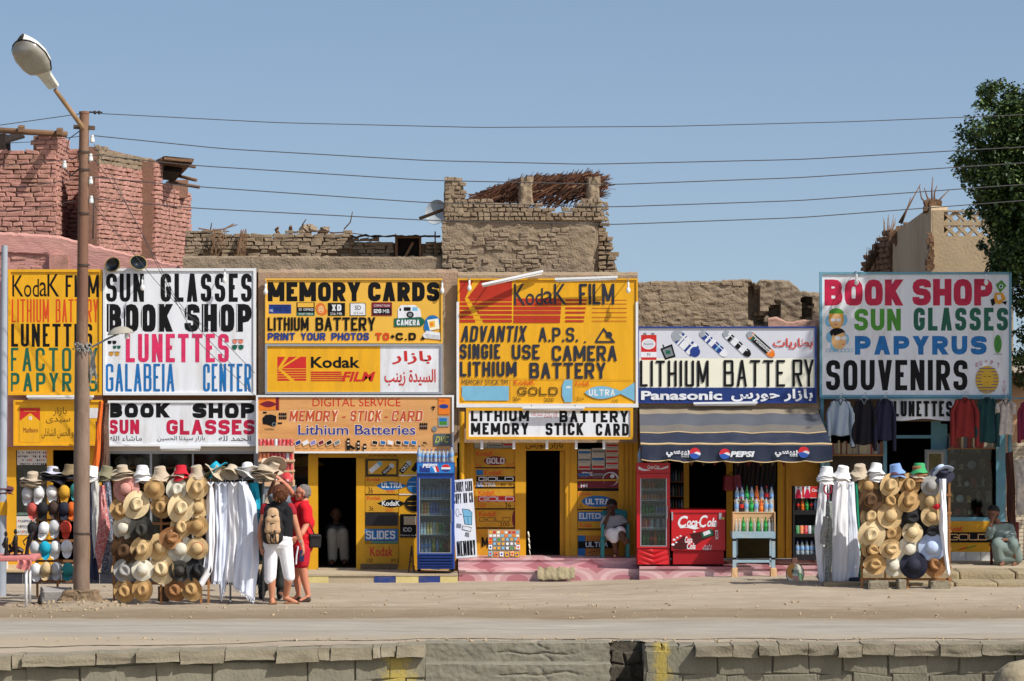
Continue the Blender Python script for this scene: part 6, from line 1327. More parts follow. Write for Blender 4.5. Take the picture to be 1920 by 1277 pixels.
HC = {'tan': weave('tan straw', (186, 150, 98)), 'straw': weave('straw', (208, 178, 128)), 'cream': weave('cream straw', (224, 202, 158)), 'pale': weave('pale straw', (218, 212, 192)), 'white': M('white cotton', (228, 228, 226), .9, .05, 8, .2, 60),
  'beige': M('beige cotton', (186, 170, 146), .9, .08, 8, .2, 60), 'olive': M('olive cotton', (126, 122, 96), .9, .08, 8, .2, 60), 'red': M('red cotton', (186, 28, 44), .9, .06, 8, .2, 60), 'turquoise': M('turquoise cotton', (26, 160, 188), .85, .06, 8, .2, 60),
  'brown': weave('brown felt', (92, 66, 42)), 'black': M('black felt', (32, 32, 34), .8, .2, 8, .2, 60), 'charcoal': weave('charcoal straw', (62, 60, 54)), 'rust': weave('rust straw', (158, 112, 70)), 'pink': M('pink straw', (196, 142, 130), .85, .1, 30), 'grey': weave('grey straw', (160, 158, 152)),
  'pale blue': M('pale blue cotton', (178, 194, 220), .85, .05, 8), 'light blue': M('light blue cotton', (120, 152, 200), .85, .06, 8, .2, 60), 'green': M('green cotton', (62, 158, 100), .85, .06, 8, .2, 60), 'navy': M('navy felt', (34, 36, 52), .8, .15, 8), 'lavender': M('lavender cotton', (196, 194, 206), .9, .05, 8, .2, 60),
  'camouflage': M('camouflage cotton', (122, 106, 78), .9, .35, 14, .2, 60), 'maroon': M('maroon felt', (96, 56, 62), .85, .08, 8), 'mustard': M('mustard cotton', (202, 152, 48), .9, .06, 8), 'salmon': M('salmon cotton', (190, 88, 78), .9, .06, 8), 'coral': M('coral cotton', (206, 74, 56), .9, .06, 8),
  'orange': M('orange cotton', (216, 104, 36), .9, .06, 8), 'teal': M('teal cotton', (52, 142, 142), .9, .06, 8), 'light grey': M('light grey cotton', (196, 196, 196), .9, .05, 8), 'sand': M('sand cotton', (206, 180, 134), .9, .05, 8), 'dark brown': M('dark brown felt', (74, 58, 50), .9, .1, 8)}
BANDS = {'tan': M('brown band', (104, 72, 44), .8), 'straw': M('sand band', (158, 122, 76), .8), 'cream': M('tan band', (176, 138, 86), .8), 'brown': M('dark band', (54, 40, 30), .8), 'black': M('black band', (20, 20, 22), .6), 'red': M('red band', (150, 40, 40), .8)}
_HP = {}
def hat(kind, col, loc, rot, label, group, name='hat', cat='hat', band=None, sc=1.0, logo=False):
 k = (kind, col, band, logo)
 if k not in _HP:
  o = hat_mesh(kind, None).build(name, HC[col])
  if kind in ('fedora', 'cowboy', 'round', 'floppy', 'witch') and band:
   rc = .0905; m = MB(); m.lathe([(rc, .006), (rc + .003, .008), (rc - .001, .03), (rc - .004, .03)], (0, 0, 0), 24, None, True, 1, 1.12 if kind in ('fedora', 'cowboy') else 1); m.build('hat_band', BANDS[band], o)
  if logo:
   m = MB(); m.rbox((.0, -.088, .05), (.05, .008, .022), (math.radians(32), 0, 0), .003); m.build('badge', BLACK if col in ('white', 'light grey') else RED, o)
  _HP[k] = o; used = False
 else: o = None
 if o is None:
  o = tree(_HP[k])
 o.name = name; o.location = loc; o.rotation_euler = rot; o.scale = (sc, sc, sc)
 return tag(o, label, cat, group)
def bars(label, name, Y, xs_posts, y_top, y_bot, ys, lean=.05, foot=None, cat='rack'):
 t = thing(name, label, cat, P((xs_posts[0] + xs_posts[-1]) / 2, y_bot, Y))
 for px in xs_posts:
  m = MB(); A, Bq = P(px, y_top, Y + lean), P(px, y_bot, Y); m.tube([A, Bq], .022, 4, True, False); m.build('post', WOOD, t)
 for y in ys:
  m = MB(); A = P(xs_posts[0] - 4, y, Y + .03); Bq = P(xs_posts[-1] + 4, y, Y + .03); m.rbox((A + Bq) / 2, ((Bq - A).x, .03, .035), (0, R.uniform(-.006, .006), 0)); m.build('rail', WOOD, t)
 return t
def H90(tilt=0, spin=0, yaw=0): return (math.radians(90 + tilt), math.radians(spin), math.radians(yaw))
YL = -5.72
lr = bars('wooden hat rack covered in straw hats beside the hanging white robes', 'hat_rack', YL, (214, 302, 377, 391), 894, 1131, (901, 942, 982, 1020, 1058, 1094))
m_ = MB(); [pb(m_, a, b, c, d, YL - .0, YL + .05) for a, b, c, d in ((296, 1100, 316, 1128),)]; m_.build('base_block', M('dark wood', (66, 50, 38), .9), lr)
ROWL = [[('floppy', 'pink', 236, 917, 'red', 'pink brimmed round straw hat'), ('round', 'tan', 289, 916, 'cream', 'tan round straw hat with a pale band'), ('fedora', 'pale', 331, 917, None, 'off-white fedora'), ('fedora', 'straw', 370, 913, 'cream', 'beige straw fedora')],
 [('fedora', 'tan', 227, 956, 'straw', 'tan fedora partly covered'), ('cowboy', 'cream', 255, 946, 'black', 'cream cowboy hat with dark cord'), ('fedora', 'tan', 303, 950, 'brown', 'tan fedora with brown band'), ('cowboy', 'cream', 339, 952, 'cream', 'large cream cowboy hat'), ('round', 'straw', 372, 952, 'cream', 'cream round straw hat')],
 [('round', 'pale', 231, 990, 'cream', 'lacy cream round hat'), ('cowboy', 'charcoal', 266, 993, 'black', 'large charcoal cowboy hat'), ('fedora', 'straw', 339, 988, 'tan', 'pale straw fedora'), ('round', 'tan', 371, 986, 'straw', 'tan round straw hat')],
 [('cowboy', 'brown', 234, 1032, 'brown', 'dark brown cowboy hat'), ('fedora', 'straw', 266, 1029, 'straw', 'cream straw fedora'), ('floppy', 'straw', 301, 1026, 'straw', 'wide straw floppy hat'), ('fedora', 'rust', 321, 1008, 'tan', 'rust brown fedora turned sideways'), ('floppy', 'pale', 339, 1030, None, 'off-white floppy hat'), ('round', 'straw', 370, 1028, 'red', 'round straw hat with red band')],
 [('fedora', 'grey', 234, 1070, None, 'grey felt fedora'), ('round', 'pale', 267, 1069, None, 'white crochet round hat'), ('cowboy', 'cream', 304, 1067, 'straw', 'large cream cowboy hat'), ('witch', 'charcoal', 336, 1070, 'black', 'pointed charcoal hat'), ('cowboy', 'black', 372, 1069, None, 'black cowboy hat')],
 [('fedora', 'tan', 234, 1108, 'tan', 'tan fedora'), ('fedora', 'tan', 268, 1106, 'straw', 'tan fedora with straw band'), ('fedora', 'rust', 329, 1106, 'rust' if False else 'tan', 'rust tan fedora'), ('fedora', 'tan', 360, 1105, 'straw', 'tan fedora with straw band')]]
for r_, row in enumerate(ROWL):
 for c_, (kd, cl_, px, py, bn, ds) in enumerate(row):
  hat(kd, cl_, P(px, py, YL - .05 - .05 * (c_ % 2)), H90(R.uniform(-12, 5), R.uniform(-40, 40) if kd != 'fedora' or px != 321 else 80, R.uniform(-14, 14)),
   '%s, %s from left in %s row, left rack' % (ds, ORD[c_], ORD[r_]), 'straw hats on the left hat rack', 'straw_hat', band=bn, sc=R.uniform(.90, 1.0) * (1.06 if kd in ('cowboy', 'floppy') else 1))
def stack(kind, col, px, py, Y, n, label, grp, under=None, tilt=(0, 0), sc=1.0):
 for i in range(n):
  top = i == n - 1; c = col if top or not under else under[i % len(under)]
  q = P(px, py, Y) + Vector((R.uniform(-.012, .012), R.uniform(-.01, .01), -.030 * (n - 1 - i)))
  hat(kind, c, q, (math.radians(tilt[0] + R.uniform(-1.5, 1.5)), math.radians(tilt[1] + R.uniform(-1.5, 1.5)), R.random() * 6), (label + ', topmost of its pile') if top else '%s hat %s under the %s' % (c, ('right', 'second', 'third', 'fourth')[min(3, n - 2 - i)], label), grp, 'brimmed_hat', sc=sc)
TL = 'brimmed hats piled on the left stands'
for kd, c, px, py, n, lab, un, tl in (('wide', 'beige', 62, 897, 4, 'beige safari hat over the caps', None, (12, -8)), ('wide', 'lavender', 100, 887, 4, 'pale lavender safari hat over the caps', ('charcoal', 'navy', 'charcoal'), (14, 4)), ('bucket', 'camouflage', 131, 882, 2, 'camouflage bucket hat beside the lamp post', ('navy',), (6, 0))):
 stack(kd, c, px, py, -4.5, n, lab, TL, un, tl)
for kd, c, px, py, n, lab, un, tl in (('bucket', 'white', 172, 885, 3, 'white bucket hat right beside the lamp post', None, (8, 8)), ('bucket', 'olive', 199, 885, 3, 'olive bucket hat above the checked scarves', None, (10, 5)), ('wide', 'beige', 230, 884, 3, 'beige wide brimmed hat over the pink straw hat', None, (10, 8)), ('bucket', 'white', 268, 884, 4, 'white bucket hat second left of the red one', None, (8, 5)), ('bucket', 'beige', 300, 886, 3, 'beige bucket hat just left of the red one', None, (10, 6)),
  ('bucket', 'red', 338, 884, 3, 'red bucket hat', ('red', 'beige'), (14, -4)), ('bucket', 'beige', 370, 884, 3, 'beige bucket hat just right of the red one', None, (12, 4)), ('wide', 'turquoise', 404, 879, 3, 'turquoise wide brimmed hat', ('olive', 'beige'), (36, 18)), ('bucket', 'beige', 434, 884, 1, 'small beige hat just right of the turquoise one', None, (36, -20)), ('wide', 'white', 463, 880, 2, 'white floppy hat above the robes', None, (22, 16)), ('wide', 'beige', 493, 884, 3, 'beige safari hat above the backpack', None, (20, 0))):
 stack(kd, c, px, py, YL + .02, n, lab, TL, un, tl, .96)
stack('wide', 'beige', 513, 870, -4.6, 2, 'beige safari hat before the cans', TL, None, (30, 28)); stack('wide', 'beige', 512, 932, -3.6, 1, 'beige sun hat hanging behind the woman', TL, None, (70, 0))
stack('wide', 'maroon', 3, 912, -4.2, 3, 'maroon felt hat at the left edge', TL, None, (10, 6))
# caps
cp = bars('wooden stand hung with rows of baseball caps behind the lamp post', 'cap_stand', -4.45, (70, 108, 142, 152), 915, 1121, (900, 975, 1014, 1052, 1090), .04)
CAPS = [[('light grey', 52, 928), ('white', 74, 926), ('white', 97, 925), ('mustard', 121, 925), ('teal', 141, 922)], [('salmon', 61, 956), ('black', 81, 956), ('dark brown', 100, 954), ('navy', 119, 956), ('orange', 137, 956)], [('black', 62, 994), ('white', 83, 994), ('light grey', 103, 990), ('coral', 125, 992)], [('light grey', 66, 1029), ('turquoise', 85, 1030), ('white', 103, 1029), ('white', 125, 1028)], [('white', 68, 1071), ('sand', 87, 1069), ('light grey', 108, 1069), ('teal', 128, 1070)]]
for r_, row in enumerate(CAPS):
 for c_, (cl_, px, py) in enumerate(row):
  hat('cap', cl_, P(px, py - 2, -4.5 - .04 * (c_ % 2)), H90(R.uniform(-26, -12), R.uniform(-10, 10), R.uniform(-28, 18)), '%s cap, %s from the left in the %s row of the cap stand' % (cl_, ORD[c_], ORD[r_]), 'caps on the stand', 'baseball_cap', 'cap', logo=(r_, c_) in ((0, 1), (2, 1), (2, 0), (2, 3)), sc=1.0)
# right hat rack
YR = -3.35
rr_ = bars('wooden hat rack standing on bricks before the souvenir shop', 'hat_rack', YR, (1616, 1660, 1702, 1748, 1780), 890, 1112, (896, 928, 962, 996, 1030, 1064, 1086))
ROWR = [[('round', 'tan', 1628, 911, 'straw', 'tan round straw hat'), ('fedora', 'straw', 1669, 909, 'straw', 'straw fedora'), ('fedora', 'tan', 1705, 909, 'tan', 'tan fedora with brown band'), ('round', 'grey', 1746, 911, None, 'grey cloche hat')],
 [('fedora', 'brown', 1632, 938, 'straw', 'dark brimmed fedora'), ('fedora', 'tan', 1669, 939, 'brown', 'tan fedora with dark band'), ('fedora', 'tan', 1704, 939, 'tan', 'tan fedora with brown band'), ('floppy', 'straw', 1745, 940, None, 'straw floppy hat')],
 [('fedora', 'straw', 1633, 968, 'brown', 'straw fedora with dark band'), ('floppy', 'straw', 1670, 967, 'straw', 'straw floppy hat'), ('cowboy', 'black', 1708, 970, None, 'black cowboy hat'), ('round', 'straw', 1746, 969, 'straw', 'round straw hat')],
 [('cowboy', 'cream', 1634, 1002, 'straw', 'wide cream cowboy hat'), ('fedora', 'tan', 1671, 1000, 'tan', 'tan fedora'), ('round', 'cream', 1711, 998, 'cream', 'pale round straw hat'), ('fedora', 'black', 1748, 995, None, 'black fedora')],
 [('fedora', 'tan', 1635, 1031, 'brown', 'tan fedora with dark band'), ('fedora', 'straw', 1670, 1029, 'tan', 'straw fedora'), ('floppy', 'pale', 1705, 1030, None, 'off-white floppy hat'), ('floppy', 'pale blue', 1748, 1026, None, 'pale blue floppy hat')],
 [('fedora', 'tan', 1641, 1058, 'straw', 'tan fedora'), ('round', 'pale', 1676, 1061, None, 'off-white round hat'), ('floppy', 'navy', 1713, 1060, None, 'crumpled navy floppy hat'), ('cowboy', 'rust', 1751, 1058, 'tan', 'rust tan cowboy hat')]]
for r_, row in enumerate(ROWR):
 for c_, (kd, cl_, px, py, bn, ds) in enumerate(row):
  hat(kd, cl_, P(px, py, YR - .05 - .05 * ((c_ + r_) % 2)), H90(R.uniform(-12, 5), R.uniform(-90, 90), R.uniform(-12, 12)), '%s, %s from left, %s row of the right rack' % (ds, ORD[c_], ORD[r_]), 'straw hats on the right hat rack', 'straw_hat', band=bn, sc=R.uniform(.94, 1.04) * (1.05 if kd in ('cowboy', 'floppy') else .97))
TR = 'brimmed hats piled on the right stand'
for kd, c, px, py, n, lab, un, tl in (('bucket', 'white', 1549, 886, 4, 'white bucket hat over the robes, leftmost', None, (8, 0)), ('bucket', 'white', 1581, 885, 3, 'white bucket hat beside the beige one', None, (12, 6)), ('bucket', 'beige', 1611, 882, 3, 'beige bucket hat between two white ones', None, (16, -10)), ('bucket', 'white', 1643, 880, 4, 'white printed bucket hat', None, (12, 5)), ('bucket', 'light blue', 1680, 881, 3, 'light blue bucket hat', ('light blue', 'maroon'), (12, 0)), ('bucket', 'green', 1723, 880, 4, 'green bucket hat', ('rust', 'beige', 'rust'), (8, 4)), ('wide', 'pale blue', 1767, 885, 2, 'pale blue wide sun hat', ('navy',), (34, 22))):
 stack(kd, c, px, py, YR + .0, n, lab, TR, un, tl, 1.0)
for i, (px, w_, h) in enumerate(((1646, 38, 24), (1690, 16, 26), (1760, 36, 22))):
 q = P(px, 1112, YR - .05); m_ = MB(); m_.rbox(q + Vector((0, 0, h * .004)), (w_ * .0079, .25, h * .0079), (.02, .03 * (i - 1), .06 * i), .03, .008)
 tag(m_.build('brick', STONE, None, q), 'rough stone brick under the right hat rack, ' + ('left of three', 'narrow one in the middle', 'right of three')[i], 'brick', 'bricks under the right rack')
# robes and scarves
CLW = M('white cloth', (232, 232, 234), .95, .03, 5, .12, 40); CLW2 = M('blue white cloth', (216, 222, 234), .95, .04, 5, .12, 40)
def cloth(name, label, cat, mat, left, right, Y, folds=3, amp=.035, group=None, fringe=0, collar=False, nu=26, nv=46, bulge=.05):
 yt, yb = left[0][1], left[-1][1]
 swp = lambda pts: [(b, a) for a, b in pts]
 t = thing(name, label, cat, P((left[0][0] + right[0][0]) / 2, yt, Y), group); m = MB(); ph = R.random() * 6; p2 = R.random() * 6
 L_, Rg = swp(left), swp(right); yl, yr_ = left[-1][1], right[-1][1]
 def f(u, v):
  py = lerp(lerp(yt, yl, v), lerp(right[0][1], yr_, v), u); px = lerp(pl(L_, lerp(yt, yl, v)), pl(Rg, lerp(right[0][1], yr_, v)), u)
  w_ = .42 * amp * (.35 + .65 * v); d = w_ * math.sin(u * folds * 6.283 + ph + .8 * math.sin(v * 4 + p2)) + w_ * .25 * math.sin(u * folds * 2.3 * 6.283 + p2 + v * 2) + .035 * nz(u * 3.5 + ph, v * 5, p2)
  return P(px + .8 * math.sin(v * 9 + ph), py + (1.5 * math.sin(u * 25 + ph) if v > .99 else 0), Y - bulge * math.sin(math.pi * u) + d)
 m.grid(f, nu, nv); o = m.build('cloth', mat, t)
 md = o.modifiers.new('thickness', 'SOLIDIFY'); md.thickness = .006; md.offset = 1
 if fringe:
  m = MB()
  for i in range(fringe): u = (i + .5) / fringe; A = Vector(f(u, 1)); m.tube([A, A + Vector((R.uniform(-.01, .01), -.005, -R.uniform(.025, .06)))], .006, 4)
  m.build('fringe', mat, t)
 if collar:
  A = Vector(f(.5, 0)); m = MB(); m.tube([A + Vector((-.04, -.03, 0)), A + Vector((0, -.06, -.05)), A + Vector((.04, -.03, 0))], .012, 6); m.build('collar', mat, t)
  m = MB(); m.tube([A + Vector((0, 0, .0)), A + Vector((0, 0, .05)), A + Vector((.02, 0, .07)), A + Vector((.03, 0, .055))], .005, 5); m.build('hanger_hook', ALU, t)
 return t
GR = 'white robes on the left rail'
cloth('robe', 'white robe at the left of the rail with its hem swept over the hats', 'robe', CLW, [(392, 904), (386, 937), (387, 1016), (381, 1060), (366, 1091)], [(399, 904), (401, 936), (404, 1016), (398, 1070), (379, 1103)], -5.75, 2, .02, GR, 0, True)
cloth('robe', 'plain white robe, second from the left on the left rail', 'robe', CLW2, [(402, 904), (401, 1016), (397, 1091)], [(416, 904), (421, 990), (414, 1092)], -5.65, 2, .03, GR, 9, True)
cloth('robe', 'narrow white robe in the middle of the left rail', 'robe', CLW2, [(416, 904), (412, 1000), (410, 1090), (414, 1124)], [(428, 904), (439, 960), (434, 1030), (422, 1108)], -5.62, 2, .03, GR, 6, True)
cloth('robe', 'white robe with an embroidered collar, second from the right on the left rail', 'robe', CLW, [(428, 906), (430, 1000), (422, 1090)], [(450, 903), (455, 1000), (458, 1098)], -5.68, 3, .03, GR, 8, True)
cloth('robe', 'widest white robe with a slanting hem, right end of the left rail', 'robe', CLW2, [(448, 904), (447, 1000), (437, 1100)], [(463, 902), (481, 945), (486, 1060), (477, 1128)], -5.74, 3, .045, GR, 14, True, bulge=.09)
cloth('scarf', 'bright turquoise scarf hanging beside the widest white robe', 'scarf', HC['turquoise'], [(468, 906), (474, 950), (480, 1000)], [(485, 904), (487, 950), (486, 1004)], -5.6, 2, .02)
cloth('scarf', 'dark green patterned scarf between the turquoise scarf and the woman', 'scarf', M('dark print cloth', (44, 66, 62), .9, .7, 40), [(484, 906), (486, 1000), (486, 1052)], [(494, 906), (497, 1000), (496, 1050)], -5.5, 2, .02)
rl = thing('clothes_rail', 'plain metal clothes rail holding the white robes at left', 'clothes rail', P(440, 1130, -5.6))
m_ = MB(); m_.tube([P(388, 898, -5.6), P(498, 898, -5.6)], .014, 8); m_.build('bar', GREYP, rl)
for px in (432, 494): m_ = MB(); m_.tube([P(px, 898, -5.6), P(px, 1128, -5.6)], .014, 8); m_.build('post', GREYP, rl)
m_ = MB(); [m_.tube([P(px, 1127, -5.95), P(px, 1127, -5.3)], .014, 6) for px in (432,)]; m_.build('foot', GREYP, rl)
GR = 'white robes on the right rail'
cloth('robe', 'white robe hung at the left end of the right rail', 'robe', CLW, [(1538, 904), (1526, 996), (1536, 1092)], [(1557, 904), (1551, 1000), (1553, 1092)], -2.6, 2, .03, GR, 5, True)
cloth('robe', 'white robe in the middle of the right rail', 'robe', CLW, [(1562, 902), (1558, 977), (1560, 1092)], [(1590, 902), (1591, 980), (1587, 1100)], -2.65, 3, .04, GR, 10, True)
cloth('robe', 'white robe at the right end of the right rail beside the green cloth', 'robe', CLW2, [(1586, 902), (1586, 1000), (1584, 1094)], [(1600, 904), (1612, 1041), (1608, 1094)], -2.6, 2, .035, GR, 7, True)
cloth('scarf', 'black and white patterned scarf hanging between the right robes', 'scarf', M('bw print cloth', (128, 132, 128), .9, .85, 34), [(1548, 940), (1547, 990), (1548, 1092)], [(1559, 940), (1562, 990), (1556, 1092)], -2.78, 1, .02)
cloth('folded_cloth', 'grey striped folded cloth end tied on the black and white scarf', 'cloth', M('striped cloth', (150, 150, 146), .9, .3, 30, stretch=(6, 1, 1)), [(1545, 968), (1540, 990), (1537, 1018)], [(1553, 968), (1552, 995), (1547, 1022)], -2.82, 1, .015)
cloth('wrap_cloth', 'emerald green wrap cloth at the right end of the right rail', 'cloth', M('emerald cloth', (12, 124, 92), .7, .15, 6), [(1594, 902), (1606, 1000), (1602, 1090)], [(1606, 908), (1614, 1010), (1614, 1092)], -2.5, 2, .03, None, 0)
t = thing('bead_necklace', 'red and white beads looped at the neck of the leftmost right robe', 'beads', P(1552, 908, -2.72)); m_ = MB(); m_.tube([P(1552 + 7 * math.cos(a * .42), 917 + 10 * math.sin(a * .42), -2.76) for a in range(16)], .012, 6); m_.tube([P(1552, 927, -2.76), P(1553, 936, -2.76)], .014, 6); m_.build('loop', M('crimson cord', (150, 30, 60), .6, .5, 30), t)
rl = thing('clothes_rail', 'black footed clothes rail holding the white robes at right', 'clothes rail', P(1570, 1097, -2.6))
m_ = MB(); m_.tube([P(1536, 899, -2.6), P(1614, 899, -2.6)], .014, 8); m_.build('bar', BLACK, rl)
for px in (1551, 1596): m_ = MB(); m_.tube([P(px, 899, -2.6), P(px, 1094, -2.6)], .014, 8); m_.tube([P(px - 5, 1098, -2.85), P(px, 1088, -2.6), P(px + 5, 1097, -2.35)], .014, 6); m_.build('post', BLACK, rl)
q = P(1604, 1098, -2.7); m_ = MB(); m_.rbox(q + Vector((0, 0, .06)), (.18, .14, .12), (0, 0, .3), .03, .01); tag(m_.build('shoe_bag', M('navy print', (40, 46, 64), .9, .5, 30), None, q), 'small dark bundle on the ground under the right robes', 'bundle')
cloth('scarf', 'twisted white scarf hanging down the right side of the right rack', 'scarf', CLW, [(1762, 898), (1764, 940), (1760, 990), (1769, 1035), (1777, 1076)], [(1773, 898), (1775, 940), (1775, 990), (1777, 1035), (1782, 1074)], YR - .16, 1, .03, None, 5)
for i, (y0, y1) in enumerate(((905, 990), (1010, 1060))): pass
q = P(1757, 948, YR - .16); m_ = MB(); m_.add([P(1748, 951, YR - .17), P(1756, 944, YR - .19), P(1768, 947, YR - .17), P(1756, 957, YR - .18), P(1757, 949, YR - .21)], [(0, 1, 4), (1, 2, 4), (2, 3, 4), (3, 0, 4)]); tag(m_.build('fabric_flower', HC['red'], None, q), 'red fabric bow on the straw floppy hat of the right rack', 'bow')
KR = M('red check cloth', (196, 110, 108), .95, .1, 30, dirt=(232, 222, 218), dsc=26, damt=1.0); KB_ = M('grey check cloth', (90, 98, 116), .95, .1, 30, dirt=(214, 216, 220), dsc=30, damt=.9)
for n_, c, l, r_, y_, lab in ((0, KB_, [(194, 905), (200, 960), (196, 1040), (190, 1072)], [(207, 905), (212, 960), (213, 1040), (208, 1078)], -5.0, 'grey and white checked head scarf'), (1, KR, [(186, 910), (186, 960), (178, 1030), (184, 1062)], [(196, 910), (203, 960), (206, 988), (190, 1062)], -5.15, 'red and white checked head scarf'), (2, M('dark blue cloth', (52, 58, 84), .9, .4, 20), [(168, 905), (168, 980), (170, 1085)], [(176, 905), (178, 980), (186, 1088)], -4.9, 'dark blue shawl beside the lamp post'), (3, M('ivory cloth', (204, 204, 196), .9, .2, 20), [(172, 900), (172, 960), (176, 1040)], [(186, 900), (186, 960), (184, 1040)], -4.95, 'ivory scarf between the lamp post and the red checked scarf')):
 cloth('head_scarf', lab, 'scarf', c, l, r_, y_, 2, .025, 'scarves hanging between lamp post and hat rack', 8)
for c, l, r_, y_, lab in ((HC['orange'], [(186, 752), (180, 820), (170, 896)], [(193, 752), (189, 820), (184, 896)], -.35, 'orange scarf strip hanging under the yellow board'), (M('brown print cloth', (96, 70, 56), .9, .6, 40), [(193, 756), (190, 820), (188, 900)], [(204, 756), (204, 820), (204, 900)], -.3, 'brown patterned scarf strip beside the white fascia'), (M('plum print cloth', (70, 60, 84), .9, .6, 40), [(180, 790), (184, 840), (184, 890)], [(190, 790), (192, 840), (192, 890)], -.25, 'dark plum scarf strip behind the orange one')):
 cloth('scarf_strip', lab, 'scarf', c, l, r_, y_, 2, .02)
# shirts under the souvenir board
def shirt(px0, px1, y0, y1, mat, label, long_=True, ys=None, Y=-.14):
 cx = (px0 + px1) / 2; w_ = px1 - px0; t = thing('shirt', label, 'shirt', P(cx, y0, Y), 'shirts hanging under the souvenir board'); m = MB(); ph = R.random() * 6
 def body(u, v):
  sh = ss(0, .10, v) * .16; hw = w_ * (.17 + sh + .05 * v); drop = 5 * abs(u - .5) * 2 * (1 - min(1, v * 5))
  return P(cx + (u - .5) * 2 * hw, lerp(y0, y1, v) + drop + (math.sin(u * 8 + ph) * 1.2 if v > .95 else 0), Y - .05 * math.sin(math.pi * u) + .014 * math.sin(u * 14 + v * 3 + ph))
 m.grid(body, 20, 26); ye = ys or (y1 + 6 if long_ else lerp(y0, y1, .42))
 for s_ in (-1, 1):
  m.grid(lambda u, v: P(cx + s_ * (lerp(w_ * .27, w_ * .43, ss(0, .3, v)) + (u - .5) * w_ * (.17 if long_ else .26)), lerp(y0 + 3, ye, v) + (0 if v > .1 else u * 3), Y - .02 - .04 * math.sin(math.pi * u) + .02 * math.sin(v * 9 + s_)), 8, 20)
 o = m.build('fabric', mat, t); md = o.modifiers.new('thickness', 'SOLIDIFY'); md.thickness = .006
 m = MB(); m.tube([P(cx - 8, y0 + 2, Y), P(cx, y0 - 3, Y), P(cx + 8, y0 + 2, Y)], .006, 5); m.tube([P(cx, y0 - 3, Y), P(cx, y0 - 9, Y), P(cx + 3, y0 - 11, Y + .03), P(cx + 5, y0 - 8, Y + .05)], .006, 5); m.build('hanger', ALU, t)
 m = MB(); m.tube([P(cx - 5, y0 + .5, Y - .035), P(cx - 2, y0 + 7, Y - .07), P(cx, y0 + 12, Y - .078), P(cx + 2, y0 + 7, Y - .07), P(cx + 5, y0 + .5, Y - .035)], .007, 5); m.build('neckline', BLACK if mat.name != 'black linen' else GREYP, t)
shirt(1550, 1602, 748, 817, M('pale grey blue linen', (158, 172, 184), .9, .06, 6), 'pale grey-blue long sleeved shirt hanging leftmost under the souvenir board', True, 838)
shirt(1597, 1643, 747, 834, M('black linen', (26, 24, 30), .9, .15, 6), 'black shirt hanging between the pale and the navy ones', True); shirt(1638, 1680, 747, 826, M('navy linen', (38, 38, 62), .9, .12, 6), 'dark navy shirt hanging just left of the LUNETTES banner', True, 846)
shirt(1782, 1836, 745, 820, M('brick red linen', (128, 40, 38), .9, .12, 6), 'brick red shirt hanging just right of the LUNETTES banner', True, 838); shirt(1828, 1874, 744, 830, M('dark teal linen', (26, 62, 64), .9, .12, 6), 'dark teal green shirt hanging beside the brick red one', True, 838, -.12)
shirt(1868, 1904, 749, 815, M('printed white cotton', (192, 182, 172), .9, .3, 16), 'white printed short sleeved shirt hanging at the right post', False); shirt(1908, 1950, 750, 825, M('plum linen', (120, 36, 62), .9, .12, 6), 'plum red shirt cut off by the right picture edge', True)
t = thing('hanging_rail', 'thin pale blue rail carrying the shirts under the souvenir board', 'rail', P(1720, 744, -.12)); m_ = MB(); m_.tube([P(1538, 747, -.10), P(1960, 747, -.10)], .012, 6); m_.build('bar', TURQ, t); m_ = MB(); [m_.tube([P(px, 747, -.10), P(px, 745, .05)], .01, 5) for px in (1541, 1893)]; m_.build('bracket', TURQ, t)
cloth('rug', 'dark brown rug hanging on the right post near the seated man in grey', 'rug', M('rug brown', (74, 44, 34), .95, .4, 20, stretch=(5, 1, 1)), [(1886, 850), (1887, 930), (1892, 1000)], [(1900, 846), (1903, 930), (1906, 1000)], -.1, 2, .02)
cloth('printed_cloth', 'white cloth printed in brown hanging at the right picture edge', 'cloth', M('brown print on white', (186, 176, 164), .95, .35, 14), [(1902, 862), (1905, 900), (1906, 966)], [(1940, 860), (1944, 900), (1946, 970)], -.3, 2, .03)
# ---------------------------------------------------------------- street lamp, poles, overhead lines
YPL = -6.0
sl_ = thing('street_lamp', 'tall rusty two-part street lamp pole rising from an earth mound at the left', 'street lamp', (PX(154, YPL), YPL, .1))
def rust_mat(nm, c, d):
 return M(nm, c, .75, .18, 3, .25, 40, dirt=d, dsc=3.5, damt=.9, stretch=(1, 1, .35))
POLE1 = rust_mat('pole grey brown', (128, 108, 92), (98, 78, 62)); POLE2 = rust_mat('pole rust', (116, 84, 66), (146, 122, 98)); LAMPW = M('aged lamp white', (206, 206, 196), .5, .06, 5, dirt=(150, 130, 100), dsc=4, damt=.6)
x0 = PX(154, YPL)
m_ = MB(); m_.tube([(x0 - .01, YPL, .05), (x0 - .005, YPL, PZ(850, YPL)), (x0, YPL, PZ(662, YPL)), (x0, YPL, PZ(648, YPL))], [.116, .112, .104, .08], 18); m_.build('lower_pole', POLE1, sl_)
m_ = MB(); m_.tube([(x0, YPL, PZ(650, YPL)), (x0 + .012, YPL, PZ(430, YPL)), (x0 + .03, YPL, PZ(213, YPL))], [.082, .076, .068], 16); m_.lathe([(0, 0), (.074, 0), (.074, .03), (0, .04)], (x0 + .03, YPL, PZ(213, YPL)), 16); m_.build('upper_pole', POLE2, sl_)
for y in (652, 318, 400, 497, 285, 1000):
 m_ = MB(); r_ = .122 if y > 660 else (.1 if y > 600 else .09); m_.lathe([(r_ - .006, -.012), (r_, -.012), (r_, .012), (r_ - .006, .012)], (x0 + (.02 if y < 600 else 0), YPL, PZ(y, YPL)), 16); m_.build('clamp', M('dark clamp', (70, 60, 54), .7, .2, 8), sl_)
